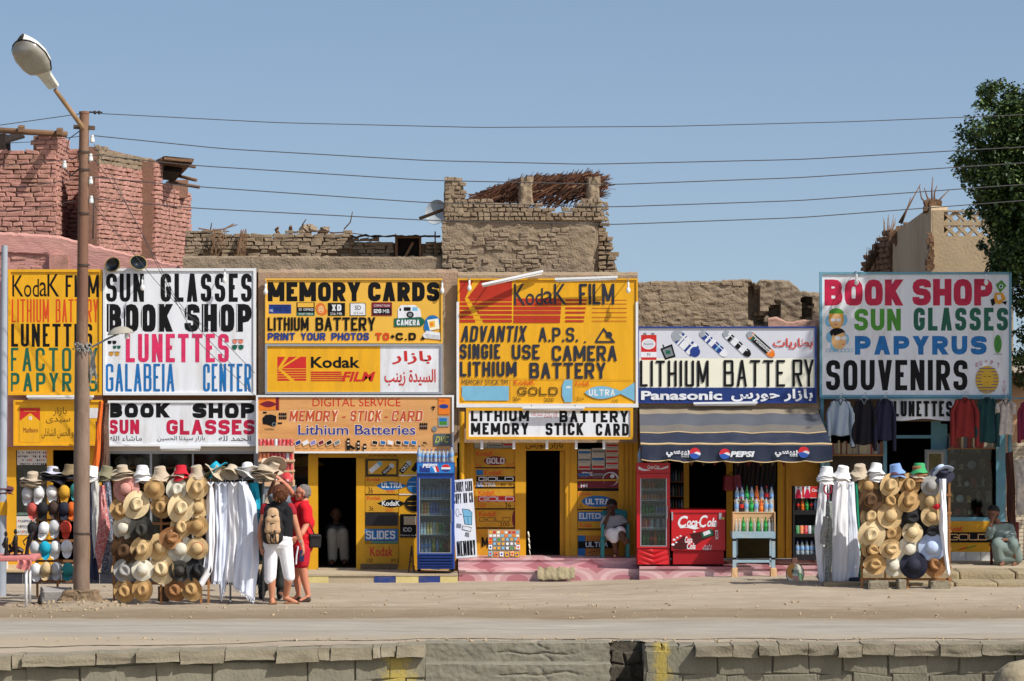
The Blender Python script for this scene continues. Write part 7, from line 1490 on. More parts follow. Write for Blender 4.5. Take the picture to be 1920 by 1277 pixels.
A = P(158, 243, YPL - .03); Bq = P(103, 168, YPL - .45)
m_ = MB(); m_.tube([A, lerp(A, Bq, .5) + Vector((.01, 0, -.01)), Bq], [.036, .033, .03], 10); m_.build('arm', rust_mat('arm tan', (160, 130, 96), (110, 84, 60)), sl_)
# luminaire: a long shell from its neck at the arm up to a rounded bowl, tipped towards the road
nk = P(100, 165, YPL - .45); tip = P(38, 78, YPL - .95); ax = (tip - nk).normalized(); sd = Vector((ax.z, 0, -ax.x)).normalized(); dn = ax.cross(sd).normalized()
if dn.y > 0: dn = -dn
dn, sd = dn * .82 - sd * .57, sd * .82 + dn * .57                                               # the glass looks down the road, towards the quay
up = -dn; L_ = (tip - nk).length + .02
def hw(u): return pl([(0, .085), (.28, .10), (.36, .17), (.5, .235), (.68, .255), (.85, .215), (.95, .14), (1, .05)], u)
def lum(u, v, bot):
 a = math.pi * v; h = hw(u) * .85; c = nk + ax * (L_ * u); w_ = math.cos(a) * hw(u)
 dpt = math.sin(a) ** .8 * ((.10 + .05 * ss(.2, .5, u)) if not bot else (.11 * ss(.30, .42, u) * ss(1.0, .85, u) + .015))
 return c + sd * w_ + (up * dpt if not bot else dn * dpt)
m_ = MB(); m_.grid(lambda u, v: lum(u, v, False), 22, 14); m_.grid(lambda u, v: lum(u * .34, v, True), 8, 10); m_.build('lamp_housing', LAMPW, sl_)
m_ = MB(); m_.grid(lambda u, v: lum(lerp(.335, .995, u), v, True), 20, 12); m_.build('lamp_glass', M('dusty diffuser', (150, 146, 134), .25, .10, 4, dirt=(120, 108, 88), dsc=3, damt=.6, spec=.6), sl_)
m_ = MB(); m_.tube([lum(lerp(.335, .995, i / 24), 0, False) for i in range(25)] + [lum(lerp(.995, .335, i / 24), 1, False) for i in range(25)], .012, 6); m_.build('gasket', BLACK, sl_)
m_ = MB(); m_.rbox(P(158, 239, YPL), (.30, .07, .06), (0, .06, 0), .008); m_.build('cross_arm', rust_mat('iron', (84, 72, 62), (120, 92, 70)), sl_)
INS = M('porcelain', (206, 208, 204), .3, .04, 6)
def insul(px, py):
 q = P(px, py, YPL - .02); m = MB(); m.lathe([(0, .07), (.022, .065), (.026, .04), (.018, .035), (.03, .02), (.034, -.03), (.02, -.045), (0, -.045)], q, 12); m.build('insulator', INS, sl_)
for q in ((121, 310), (173, 262), (170, 297), (170, 340), (171, 376)): insul(*q)
m_ = MB(); m_.tube([P(122, 318, YPL), P(133, 330, YPL), P(146, 318, YPL)], .012, 6); m_.tube([P(160, 210, YPL), P(192, 211, YPL)], .012, 6); [m_.lathe([(0, -.03), (.02, -.02), (.02, .02), (0, .03)], P(px, 211, YPL), 8) for px in (178, 186)]; m_.tube([P(176, 374, YPL), P(174, 448, YPL)], .01, 5); m_.tube([P(150, 245, YPL), P(130, 260, YPL), P(124, 285, YPL), P(134, 300, YPL), P(150, 290, YPL)], .007, 5); m_.build('wire_fittings', M('wire dark', (52, 48, 46), .7), sl_)
m_ = MB()
for i in range(40):
 a = R.random() * 6.28; q = Vector((x0 + .1 * math.cos(a), YPL + .1 * math.sin(a), PZ(R.uniform(643, 655), YPL))); m_.tube([q, q + Vector((R.uniform(-.05, .08), -.03, R.uniform(-.03, .03))), q + Vector((R.uniform(-.02, .1), -.04, R.uniform(-.08, .02)))], .008, 4)
for i in range(16): q = P(R.uniform(170, 178), R.uniform(655, 670), YPL - .05); m_.tube([q, q + Vector((R.uniform(-.02, .02), 0, -.2)), q + Vector((R.uniform(-.03, .05), R.uniform(-.03, .03), -R.uniform(.2, .42)))], .007, 4)
m_.build('tied_rags', M('old rag', (150, 150, 146), .95, .4, 30), sl_)
m_ = MB(); m_.tube([P(172, 651, YPL - .08), P(200, 636, YPL - .16), P(222, 626, YPL - .2)], .014, 6); m_.build('side_arm', GREYP, sl_)
m_ = MB(); m_.lathe([(0, .085), (.07, .07), (.13, .02), (.15, -.02), (.145, -.025), (.09, .0), (0, .015)], P(226, 623, YPL - .2), 20, Euler((0, math.radians(-6), 0)).to_matrix().to_4x4(), True, 1.25, .9); m_.build('lamp_shade', M('shade grey', (160, 154, 140), .6, .08, 5), sl_)
m_ = MB(); m_.lathe([(0, -.06), (.03, -.05), (.035, -.01), (.02, .02), (0, .02)], P(238, 628, YPL - .2), 10); m_.build('lamp_glass', WHITEM, sl_)
gp = thing('metal_post', 'smooth grey metal post with a yellow band at the left picture edge', 'post', P(2, 1095, -4.3))
m_ = MB(); q = P(6, 1095, -4.3); m_.tube([(q.x - .035, -4.3, 0), (q.x, -4.3, PZ(750, -4.3)), (q.x + .02, -4.3, PZ(460, -4.3))], [.08, .06, .045], 14); m_.build('pole', M('galvanised', (160, 166, 174), .5, .08, 5), gp)
m_ = MB(); m_.tube([(q.x - .02, -4.3, PZ(966, -4.3)), (q.x - .017, -4.3, PZ(941, -4.3))], .078, 14); m_.build('yellow_band', YEL, gp)
WIRE = M('wire grey', (70, 68, 68), .6, .1, 5)
def span(pts, r=.010, Y=YPL):
 ps = []
 for (a, b), (c, d) in zip(pts, pts[1:]):
  for i in range(12): ps.append((lerp(a, c, i / 12), lerp(b, d, i / 12)))
 ps.append(pts[-1]); n = len(ps)
 sm = [ps[0]] + [((ps[i - 1][0] + ps[i][0] + ps[i + 1][0]) / 3, (ps[i - 1][1] + 2 * ps[i][1] + ps[i + 1][1]) / 4) for i in range(1, n - 1)] + [ps[-1]]
 m = MB(); m.tube([P(a, b, Y) for a, b in sm], r, 5); return m
def line(name, label, cat, pts, r=.010, Y=YPL, grp='overhead lines'):
 q = P(*pts[0], Y); tag(span(pts, r, Y).build(name, WIRE, None, q), label, cat, grp)
line('power_line', 'topmost overhead line running from the pole top across the sky', 'power line', [(190, 213), (520, 230), (900, 239), (1250, 237), (1600, 228), (2000, 212)], .006)
for i, pts in enumerate(([(172, 254), (420, 279), (800, 301), (1100, 308), (1500, 299), (2000, 271)], [(171, 290), (360, 310), (800, 338), (1150, 346), (1500, 333), (2000, 300)], [(171, 332), (370, 350), (800, 380), (1150, 388), (1500, 376), (2000, 340)], [(171, 372), (360, 390), (800, 413), (1150, 421), (1500, 408), (2000, 370)])):
 line('power_line', ('second overhead line from the top, right of the lamp pole', 'third overhead line from the top, grazing the thatch roof', 'fourth overhead line from the top, crossing the parapet bricks', 'lowest of the five overhead lines right of the lamp pole')[i], 'power line', pts, .007)
line('power_line', 'overhead line running left from the pole top out of the picture', 'power line', [(-60, 243), (40, 229), (160, 212)], .006)
for i, pts in enumerate(([(-60, 272), (60, 266), (165, 254)], [(-60, 318), (60, 305), (121, 300), (165, 291)], [(-60, 358), (60, 348), (165, 333)], [(-60, 400), (60, 392), (165, 372)])):
 line('power_line', 'thin overhead line left of the lamp pole before the pink bricks, %s from the top' % ORD[i + 1], 'power line', pts, .005)
for i, pts in enumerate(([(176, 270), (215, 340), (262, 430), (300, 510), (370, 640), (478, 742)], [(176, 385), (230, 450), (290, 525), (340, 580), (420, 640), (478, 700)], [(178, 300), (235, 380), (300, 500), (330, 560), (380, 625), (440, 690)])):
 line('loose_wire', 'loose sagging wire between lamp pole and large white board, ' + ('longest of three', 'lowest of three at the pole', 'middle of three')[i], 'wire', pts, .005, -1.2 if i != 1 else -1.0, 'loose wires at the left')
st_ = thing('stone_block', 'grey dressed stone block lying beside the earth mound of the lamp post', 'stone', P(103, 1125, -5.9))
m_ = MB(); m_.rbox(P(106, 1117, -5.9), (.42, .4, .20), (.1, .03, .2), .02, .012); m_.build('block', M('grey block', (150, 146, 140), .9, .1, 5, .5, 20), st_)
m_ = MB(); q = P(152, 1141, -6.2)
def ft_(u, v):
 a = u * 2 * math.pi; e = v; sq = 1 / max(abs(math.cos(a)), abs(math.sin(a)), .72); r_ = lerp(1.25, .72, min(1, e * 1.4)) * sq * (1 + .22 * nz(math.cos(a) * 2, math.sin(a) * 2, e * 3) + .12 * nz(math.cos(a) * 6, math.sin(a) * 6, e * 9)) if e < .8 else lerp(.72, 0, (e - .8) / .2)
 return q + Vector((.29 * r_ * math.cos(a), .26 * r_ * math.sin(a), min(e / .75, 1) * .27 - .02 + .03 * nz(math.cos(a) * 4 * r_, math.sin(a) * 4 * r_, e * 5)))
m_.grid(ft_, 60, 22, False); m_.build('footing', M('brown footing', (124, 104, 80), .95, .25, 6, .8, 24), sl_)
q = P(85, 1122, -5.7); m_ = MB(); m_.rbox(q, (.16, .2, .22), (.2, .3, .5), .03, .02); tag(m_.build('rubble_stone', M('brown rubble', (104, 86, 66), .95, .2, 8, .6, 30), None, q), 'dark brown rubble lump left of the grey stone block', 'stone')
# table with figurines, left
YT = -6.4
tb = thing('market_table', 'low pink-clothed table cut off by the left picture edge', 'table', P(20, 1140, YT))
PCL = M('pink table cloth', (198, 122, 118), .9, .15, 20, .2, 40)
m_ = MB(); p, q = P(-70, 1044, YT), P(66, 1051, YT); m_.rbox((p + q) / 2 + Vector((0, .3, 0)), (q.x - p.x, .75, .075), (0, 0, 0), .025); m_.build('table_top', PCL, tb)
m_ = MB(); m_.grid(lambda u, v: P(lerp(32, 58, u) + 2 * math.sin(v * 5), lerp(1050, 1070 - 8 * abs(u - .6), v), YT - .09 + .02 * math.sin(u * 12)), 10, 6); m_.build('table_cloth', PCL, tb)
for px, Yq in ((49, YT - .05), (-60, YT), (56, YT + .6)): m_ = MB(); A = P(px, 1052, Yq); m_.tube([A, (A.x, Yq, gz(A.x, Yq) - .02)], .02, 8); m_.build('leg', WHITEM, tb)
EB = M('ebony', (30, 24, 22), .4, .25, 9)
for i, (px, h, lab) in enumerate(((11, .33, 'slim black carved figure, leftmost on the pink table'), (29, .36, 'tallest black carved figure standing in the middle of the pink table'), (24, .17, 'squat black carved animal before the tallest figure'), (36, .15, 'small black seated carving right of the tallest figure'), (50, .40, 'leaning black carved figure at the right end of the pink table'))):
 q = P(px, 1044, YT + .1 + .05 * i) + Vector((0, 0, .0)); q.z = p.z + .0
 m_ = MB();
 m_.tube([q, q + Vector((0, 0, .02))], [.05, .045], 10)
 if h > .3: m_.tube([q + Vector((0, 0, .01)), q + Vector((.01, 0, h * .3)), q + Vector((-.008 + (.05 if i == 4 else 0), 0, h * .55)), q + Vector((.006 + (.07 if i == 4 else 0), 0, h * .75)), q + Vector((.09 * (i == 4), 0, h * .84))], [.03, .026, .038, .03, .014], 10); m_.lathe([(0, -.04), (.02, -.025), (.026, 0), (.018, .03), (0, .04)], q + Vector((.09 * (i == 4), 0, h * .95)), 10); m_.tube([q + Vector((.05 * (i == 4), -.02, h * .72)), q + Vector((-.05, -.02, h * .5)), q + Vector((-.02, -.05, h * .38))], .01, 6)
 else: m_.tube([q + Vector((-.06, 0, .05)), q + Vector((.0, 0, h * .6)), q + Vector((.06, 0, .06))], [.02, .045, .025], 8); m_.lathe([(0, -.03), (.028, 0), (0, .035)], q + Vector((-.04, -.01, h * .85)), 10); m_.tube([q + Vector((-.04, 0, h * .6)), q + Vector((-.04, 0, h * .85))], .02, 8); m_.tube([q + Vector((.04, 0, 0)), q + Vector((.04, 0, .08))], .014, 6); m_.tube([q + Vector((-.05, 0, 0)), q + Vector((-.05, 0, .08))], .014, 6)
 tag(m_.build('carved_figure', EB, None, q), lab, 'figurine', 'carved figures on the pink table')
q = P(38, 1123, -4.7); m_ = MB(); m_.rbox(q, (.22, .08, .03), (0, 0, .05)); tag(m_.build('plank', WHITEM, None, q), 'short white plank lying on the ground behind the table leg', 'plank')
for px0, px1, lab in ((4, 62, 'bluish water carton under'),): pass
cr = thing('water_carton', 'pale blue and white carton on the ledge behind the pink table', 'carton', P(6, 1068, -.9)); part('box_body', WHITEM, cr, (0, 1012, 12, 1068, -.9, -.7)); b = Board(cr, -.9); b.rect(SKYB, 1, 1020, 11, 1036); b.rect(BLUE, 1, 1050, 11, 1060); b.done()
# ---------------------------------------------------------------- drinks
def liq(n, c, tr=.35):
 m = M('liquid ' + n, c, .12, .05, 4, spec=.6); m.node_tree.nodes['Principled BSDF'].inputs['Transmission Weight'].default_value = tr; return m
LQ = {'water': liq('water', (206, 222, 232), .55), 'cola': liq('cola', (48, 22, 16), .1), 'orange': liq('orange', (224, 104, 30), .25), 'green': liq('green', (30, 150, 62), .35), 'lemon': liq('lemon', (206, 206, 60), .4), 'clear': liq('clear', (222, 226, 222), .6)}
CAPM = {'water': NAVY, 'cola': RED, 'orange': ORANGE, 'green': M('cap green', (20, 110, 50), .4), 'lemon': YEL, 'clear': WHITEM}
LBL = {'water': M('water label', (120, 164, 210), .4, .2, 30), 'cola': RED, 'orange': M('label orange', (236, 130, 50), .4, .2, 20), 'green': M('label green', (60, 170, 90), .4, .3, 20), 'lemon': M('label lemon', (230, 220, 90), .4, .2, 20), 'clear': None}
_BP = {}
def bottle(kind, px, py, Y, hpx, label, group, wide=1.0):
 k = (kind, wide)
 q = P(px, py, Y); s = hpx * K(Y)
 if k not in _BP:
  m = MB(); w_ = .125 * wide; m.lathe([(0, 0), (w_ * .9, .0), (w_, .03), (w_, .22), (w_ * .9, .26), (w_, .30), (w_, .60), (w_ * .8, .70), (w_ * .42, .80), (w_ * .36, .93), (0, .93)], (0, 0, 0), 12); o = m.build('bottle', LQ[kind])
  m = MB(); m.lathe([(w_ * .40, .91), (w_ * .42, .995), (0, 1.0)], (0, 0, 0), 10); m.build('cap', CAPM[kind], o)
  if LBL[kind]: m = MB(); m.lathe([(w_ * 1.015, .34), (w_ * 1.03, .345), (w_ * 1.03, .555), (w_ * 1.015, .56)], (0, 0, 0), 12); m.build('label_sleeve', LBL[kind], o)
  _BP[k] = o
 else: o = tree(_BP[k])
 o.location = q; o.scale = (s, s, s); o.rotation_euler = (0, 0, R.random() * 6); o.name = 'bottle'
 return tag(o, label, 'bottle', group)
CANC = {'red': (186, 30, 36), 'blue': (40, 84, 170), 'orange': (220, 120, 50), 'green': (46, 130, 70), 'silver': (186, 190, 194), 'gold': (190, 160, 80), 'dark': (50, 60, 70)}
_CP = {}
def can(col, px, py, Y, hpx, label, group):
 q = P(px, py, Y); s = hpx * K(Y)
 if col not in _CP:
  m = MB(); m.lathe([(0, 0), (.22, 0), (.27, .04), (.27, .9), (.22, .97), (.21, .975)], (0, 0, 0), 14); o = m.build('drink_can', M('can ' + col, CANC[col], .3, .25, 5, spec=.6, dirt=(226, 226, 226), dsc=3, damt=.6))
  m = MB(); m.lathe([(.22, .965), (.22, .99), (.19, .985), (.18, .97), (0, .97)], (0, 0, 0), 14); m.build('lid', ALU, o); _CP[col] = o
 else: o = tree(_CP[col])
 o.location = q; o.scale = (s, s, s); o.rotation_euler = (0, 0, R.random() * 6); o.name = 'drink_can'
 return tag(o, label, 'can', group)
def cooler(label, x0, x1, yt, yh, yg0, yg1, ybase, yb, Y, dp, mat, shelves, glass_in, nm='drinks_cooler'):
 t = thing(nm, label, 'drinks cooler', P((x0 + x1) / 2, yb, Y)); yi = Y + dp - .06
 gx0, gx1 = glass_in
 part('cabinet', mat, t, (x0, yt + 3, x0 + 2.2, yb - 4, Y + .05, Y + dp), (x1 - 2.2, yt + 3, x1, yb - 4, Y + .05, Y + dp), (x0 + 2.2, yt + 3, x1 - 2.2, yh + 4, Y + .05, Y + dp), (x0 + 2.2, yg1 + 2, x1 - 2.2, yb - 4, Y + .05, Y + dp), (x0 + 2.2, yh + 4, x1 - 2.2, yg1 + 2, yi + .02, Y + dp))
 part('liner', M('liner ' + nm + mat.name, (226, 232, 236), .5, .03), t, (x0 + 2.3, yh + 4.1, x1 - 2.3, yg1 + 1.9, yi, yi + .018))
 part('header', mat, t, (x0 - .5, yt, x1 + .5, yh, Y - .03, Y + .06))
 part('door_frame', mat, t, (x0, yh + 1, gx0, ybase, Y, Y + .045), (gx1, yh + 1, x1, ybase, Y, Y + .045), (gx0, yh + 1, gx1, yg0, Y, Y + .045), (gx0, yg1, gx1, ybase, Y, Y + .045))
 part('door_trim', ALU, t, (gx0 - .3, yg0, gx0 + 1.3, yg1, Y - .004, Y + .03), (gx1 - 1.3, yg0, gx1 + .3, yg1, Y - .004, Y + .03), (gx0, yg1 - 1, gx1, yg1 + .4, Y - .003, Y + .03))
 part('door_glass', pane_mat('cooler glass', (224, 234, 236), .05), t, (gx0 + 1.2, yg0, gx1 - 1.2, yg1 - 1, Y + .012, Y + .016))
 for y in shelves[:-1]: part('shelf', ALU, t, (x0 + 2.4, y + .3, x1 - 2.4, y + 1.4, Y + .10, yi)); part('shelf_lip', WHITEM, t, (x0 + 3, y - 2.5, x1 - 3, y - 2, Y + .095, Y + .1))
 part('handle', ALU, t, (gx1 + .6, (yg0 + yg1) / 2 - 12, gx1 + 1.6, (yg0 + yg1) / 2 + 12, Y - .03, Y))
 m = MB(); [m.rbox(P(px, yb - 2, Y + d), (.05, .05, .05)) for px in (x0 + 4, x1 - 4) for d in (.09, dp - .08)]; m.build('feet', BLACK, t)
 return t
PB = M('cooler blue', (24, 66, 150), .35, .06, 4, spec=.5, dirt=(20, 50, 110), dsc=2, damt=.4); CR_ = M('cooler red', (190, 18, 26), .35, .06, 4, spec=.5, dirt=(160, 20, 24), dsc=2, damt=.4)
YB = -.88
t = cooler('tall blue drinks cooler with a glass door and globe logo header', 782, 852, 867, 888, 897, 1037, 1040, 1071, YB, .62, PB, [936, 966, 1002, 1036], (786, 846))
b = Board(t, YB - .03); b.rect(M('header blue', (40, 120, 190), .4, .3, 12), 783, 869, 851, 887); b.rect(NAVY, 786, 874, 806, 886); b.ft(WHITE, 'PEPSI', 792, 869.5, 820, 877, .04, .2); b.poly(RED, [(812, 876), (820, 873), (824, 884), (816, 886)]); b.poly(WHITE, [(812, 876), (816, 875), (819, 885), (816, 886)])
def cola2(b, cx, cy, r):
 b.disc(WHITE, cx, cy, r * 1.15, r); b.disc(RED, cx, cy - r * .08, r * 1.1, r * .9, a0=190, a1=350); b.disc(NAVY, cx, cy + r * .12, r * 1.1, r * .85, a0=10, a1=170)
cola2(b, 836, 878, 7.5); b.done()
part('grille', M('grille blue', (18, 48, 112), .5), t, *[(785, y, 850, y + 2.6, YB - .02, YB + .05) for y in (1043, 1048.5, 1054, 1059.5, 1064)])
SHN = ('top', 'second', 'third', 'bottom'); GB = 'drinks inside the blue cooler'
for i in range(8): bottle('water', 791 + i * 7.2, 936, YB + .3, 27 + (6 if i > 4 else 0), 'water bottle, %s from left on the top shelf of the blue cooler' % ORD[i], GB)
for i, c in enumerate(('gold', 'orange', 'gold', 'blue', 'blue', 'blue', 'dark', 'dark', 'dark', 'dark')):
 if c in ('dark',): bottle('water', 791 + i * 5.8, 966, YB + .3, 24, 'dim bottle, %s from left on the second shelf of the blue cooler' % ORD[i], GB)
 else: can(c, 791 + i * 5.8, 966, YB + .25, 12, '%s can, %s from left on the second shelf, blue cooler' % (c, ORD[i]), GB); can(c, 791 + i * 5.8, 953.5, YB + .25, 12, '%s can, %s from left, stacked on the second shelf, blue cooler' % (c, ORD[i]), GB)
for r_ in range(2):
 for i, c in enumerate(('silver', 'silver', 'gold', 'gold', 'silver', 'gold', 'green', 'green', 'dark', 'dark')): can(c, 790 + i * 6, 1002 - r_ * 11.5, YB + .22, 11.4, '%s can, %s from left, %s row of the third shelf, blue cooler' % (c, ORD[i], ('lower', 'upper')[r_]), GB)
for i, c in enumerate(('water', 'water', 'water', 'lemon', 'water', 'green', 'cola', 'orange')): bottle(c, 791 + i * 7.3, 1036, YB + .25, 30 if i in (1, 2) else 27, '%s bottle, %s from left on the bottom shelf of the blue cooler' % (c if c != 'water' else 'water', ORD[i]), GB)
for i in range(9): bottle('water', 786 + i * 7.6, 866.5, YB + .12 + .03 * (i % 2), 31 if i in (0, 8) else 24, 'clear water bottle on top of the blue cooler, %s from the left' % ORD[i], 'water bottles on the blue cooler', 1.1)
YD = -.72
t = cooler('tall red drinks cooler with a glass door beside the red chest freezer', 1194, 1256, 868, 887, 897, 1024, 1028, 1063, YD, .6, CR_, [918, 938, 965, 991, 1023], (1201, 1250))
b = Board(t, YD - .03); b.poly(WHITE, [(1197, 874), (1206, 879), (1222, 882), (1206, 883), (1197, 880)]); b.poly(WHITE, [(1253, 873), (1240, 878), (1226, 880), (1242, 880), (1253, 877)]); b.ft(WHITE, 'Coca-Cola', 1214, 872, 1236, 879, .03, .3); b.done()
m_ = MB(); m_.grid(lambda u, v: P(lerp(1196, 1254, u), lerp(1030, 1058, v), YD - .005 - .03 * max(0, math.sin(u * math.pi)) * abs(math.sin((v * 3 + abs(u - .5) * 2) * 3.1)) ** .6), 30, 24); m_.build('base_panel', CR_, t)
GD = 'drinks inside the tall red cooler'
for i, c in enumerate(('orange', 'orange', 'orange', 'orange', 'cola', 'green', 'green')): bottle(c, 1206 + i * 6.4, 918, YD + .3, 19, '%s bottle, %s from left on the top shelf of the red cooler' % (c, ORD[i]), GD)
for j, (y, cs_) in enumerate(((938, ('orange', 'orange', 'red', 'orange', 'orange', 'orange', 'red', 'orange')), (991, ('red', 'orange', 'red', 'silver', 'dark', 'silver', 'dark', 'silver')))):
 for i, c in enumerate(cs_): can(c, 1205 + i * 5.7, y, YD + .25, 11 if j == 0 else 19, '%s can, %s from left on the %s shelf of the red cooler' % (c, ORD[i], ('second', 'fourth')[j]), GD)
for i in range(7): bottle('green' if i < 4 else 'water', 1206 + i * 6.4, 965, YD + .25, 22, '%s bottle, %s from left on the third shelf of the red cooler' % ('green' if i < 4 else 'dim clear', ORD[i]), GD)
for i, c in enumerate(('green', 'green', 'cola', 'orange', 'green', 'green')): bottle(c, 1207 + i * 7.4, 1022, YD + .25, 27, '%s bottle, %s from left on the bottom shelf of the red cooler' % (c, ORD[i]), GD)
for i, c in enumerate(('water', 'cola', 'water', 'orange', 'water', 'green')): bottle(c, 1200 + i * 9, 868, YD + .15, (31, 27, 30, 29, 30, 27)[i], '%s bottle on top of the red cooler, %s from the left' % (c, ORD[i]), 'bottles on the red cooler', 1.15)
t = thing('chest_cooler', 'red chest cooler with a big white script logo and painted bottle', 'chest cooler', P(1309, 1061, YD - .05)); Y = YD - .05
part('body', CR_, t, (1259, 962, 1360, 1032, Y, Y + .62)); part('lid', CR_, t, (1257, 956, 1361, 961.5, Y - .015, Y + .63)); part('base', M('dark cooler red', (160, 14, 22), .5, .06), t, (1262, 1033, 1357, 1058, Y + .03, Y + .6)); m_ = MB(); [m_.rbox(P(px, 1059, Y + d), (.06, .06, .05)) for px in (1266, 1353) for d in (.08, .5)]; m_.build('feet', BLACK, t)
part('latch', ALU, t, (1259, 960, 1262, 976, Y - .02, Y), (1348, 962, 1353, 974, Y - .02, Y)); m_ = MB(); m_.rbox(P(1356, 972, Y - .02), (.05, .03, .045), (0, .3, 0), .01); m_.build('padlock', M('brass', (190, 160, 80), .3, .1, metal=.7), t)
b = Board(t, Y); DKR = M('label dark', (70, 14, 16), .4, .2)
b.ft(WHITE, 'C', 1271, 967, 1290, 989, .03, .3); b.ft(WHITE, 'oca', 1288, 976, 1308, 988, .03, .3); b.ft(WHITE, '-', 1308, 979, 1312, 981, .04, .3); b.ft(WHITE, 'C', 1311, 966, 1327, 989, .02, .3); b.ft(WHITE, 'ola', 1326, 971, 1344, 988, .03, .3)
b.poly(WHITE, [(1273, 987), (1284, 988.5), (1300, 985), (1310, 990), (1316, 989), (1303, 993), (1288, 989.5), (1276, 990.5)])
b.poly(DKR, [(1259, 1022), (1285, 1003), (1310, 998), (1337, 993), (1340, 1004), (1316, 1014), (1296, 1028), (1278, 1031), (1262, 1030)]); b.poly(GREEN, [(1314, 999), (1334, 991), (1338, 1003), (1318, 1009)]); b.poly(WHITE, [(1318, 998), (1330, 994), (1333, 1000), (1320, 1005)]); b.poly(WHITE, [(1341, 994), (1346, 994), (1347, 1010), (1342, 1012)]); b.poly(RED, [(1342.5, 997), (1345, 997), (1345.6, 1008), (1343.4, 1009)])
b.poly(RED, [(1284, 1004), (1293, 1002), (1302, 1022), (1296, 1029), (1289, 1022)]); b.ft(WHITE, 'Coca', 1284, 1006, 1298, 1018, .03, .3); b.ft(WHITE, 'Cola', 1288, 1018, 1304, 1030, .03, .3)
for px, py, r_ in ((1264, 1012, 2), (1270, 1008, 1.6), (1262, 1021, 2.2), (1276, 1005, 1.5), (1302, 997, 1.5), (1268, 1017, 1.4)): b.disc(WHITE, px, py, r_ * 1.4, r_)
b.ar(WHITE, 'بارد', 1319, 1021, 1335, 1026, .02); b.ft(WHITE, 'VERY', 1317, 1027, 1335, 1031.5, .03); b.done()
# bottle stand
t = thing('bottle_stand', 'pale blue wooden stand with a stepped plywood rack of bottles', 'stand', P(1413, 1072, -1.05)); PBL = M('pale blue wood', (150, 176, 186), .7, .1, 5, .2, 30, dirt=(190, 160, 120), dsc=3, damt=.5); PLY = M('plywood', (204, 166, 122), .8, .08, 4, stretch=(1, 1, 4))
Y = -1.2
for px, Yq in ((1377, Y), (1450, Y), (1380, Y + .42), (1446, Y + .42)):
 A = P(px, 1000, Yq); m_ = MB(); m_.rbox((A.x, Yq, (A.z + .225) / 2), (.055, .055, A.z - .225)); m_.build('leg', PBL, t)
 m_ = MB(); [m_.rbox((A.x, Yq, P(0, yy, Y).z), (.062, .062, .03)) for yy in (1012, 1047)]; m_.build('leg_band', BLACK, t)
 m_ = MB(); m_.rbox((A.x, Yq, .16), (.09, .09, .16), (0, 0, .1), .015, .006); m_.build('foot_block', PLY, t)
part('table_top', PBL, t, (1373, 997, 1454, 1009, Y - .03, Y + .47)); part('rail', PBL, t, (1380, 1050, 1448, 1055, Y - .01, Y + .02))
part('rack_step', PLY, t, (1375, 962, 1453, 996.5, Y + .14, Y + .18), (1375, 960, 1453, 962, Y + .13, Y + .30), (1377, 940, 1451, 960, Y + .26, Y + .30), (1377, 938, 1451, 940, Y + .25, Y + .44), (1374, 961, 1376, 996.5, Y + .0, Y + .3), (1452, 961, 1454, 996.5, Y + .0, Y + .3))
GS = 'bottles on the pale blue stand'
for i, c in enumerate(('clear', 'clear', 'green', 'clear', 'green', 'clear', 'green', 'clear', 'green', 'clear', 'clear')): bottle(c, 1380 + i * 6.9, 996.5, Y + .05, 27 if c == 'green' else 23, '%s small bottle, %s from left on the lowest step of the pale blue stand' % (c, ORD[i]), GS, 1.0)
for i, c in enumerate(('water', 'cola', 'water', 'green', 'water', 'orange', 'water', 'water')): bottle(c, 1381 + i * 9.2, 963 if c != 'orange' else 966, Y + .21, 31, '%s bottle, %s from left on the middle step of the pale blue stand' % (c, ORD[i]), GS, 1.1)
for i, c in enumerate(('water', 'water', 'green', 'water', 'orange', 'water', 'cola', 'water')): bottle(c, 1382 + i * 9.2, 942, Y + .35, 31, '%s bottle, %s from left on the top step of the pale blue stand' % (c, ORD[i]), GS, 1.1)
# black drinks shelf
Y = -.55
t = thing('drinks_shelf', 'black metal drinks shelf with a red bottle poster behind the white robes', 'shelf', P(1512, 1075, Y)); BM = M('black metal', (28, 28, 30), .5, .15, 6)
part('frame', BM, t, (1487, 912, 1490, 1076, Y, Y + .3), (1534, 912, 1537, 1076, Y, Y + .3), (1490, 912, 1534, 1040, Y + .27, Y + .3)); part('shelf', BM, t, (1490, 957, 1534, 965, Y, Y + .27), (1490, 1001, 1534, 1007, Y, Y + .27), (1490, 1040, 1534, 1050, Y, Y + .27)); part('poster', WHITE, t, (1491, 912, 1536, 934, Y + .02, Y + .03))
b = Board(t, Y + .02); b.rect(RED, 1504, 912, 1508, 933); b.rect(RED, 1519, 912, 1536, 933); b.ft(WHITE, 'Coca', 1522, 916, 1535, 922, .03, .3)
for px in (1497, 1514): b.poly(CRIM, [(px - 2, 917), (px + 2, 917), (px + 6, 930), (px + 5, 934), (px - 5, 934), (px - 6, 930)]); b.rect(GREYP, px - 2, 912, px + 2, 916)
b.done(); GK = 'drinks on the black shelf'
for i, c in enumerate(('cola', 'orange', 'green', 'cola', 'water')): bottle(c, 1496 + i * 8.4, 957, Y + .1, 23, '%s bottle, %s from left on the top of the black shelf' % (c, ORD[i]), GK, 1.25)
for i, c in enumerate(('green', 'orange', 'red', 'silver', 'green')): can(c, 1495 + i * 7.6, 1001, Y + .1, 16, '%s can, %s from left on the black shelf' % (c, ORD[i]), GK)
for i in range(5): bottle('water', 1495 + i * 9, 1040, Y + .1, 27, 'water bottle, %s from left on the lower black shelf' % ORD[i], GK, 1.2)
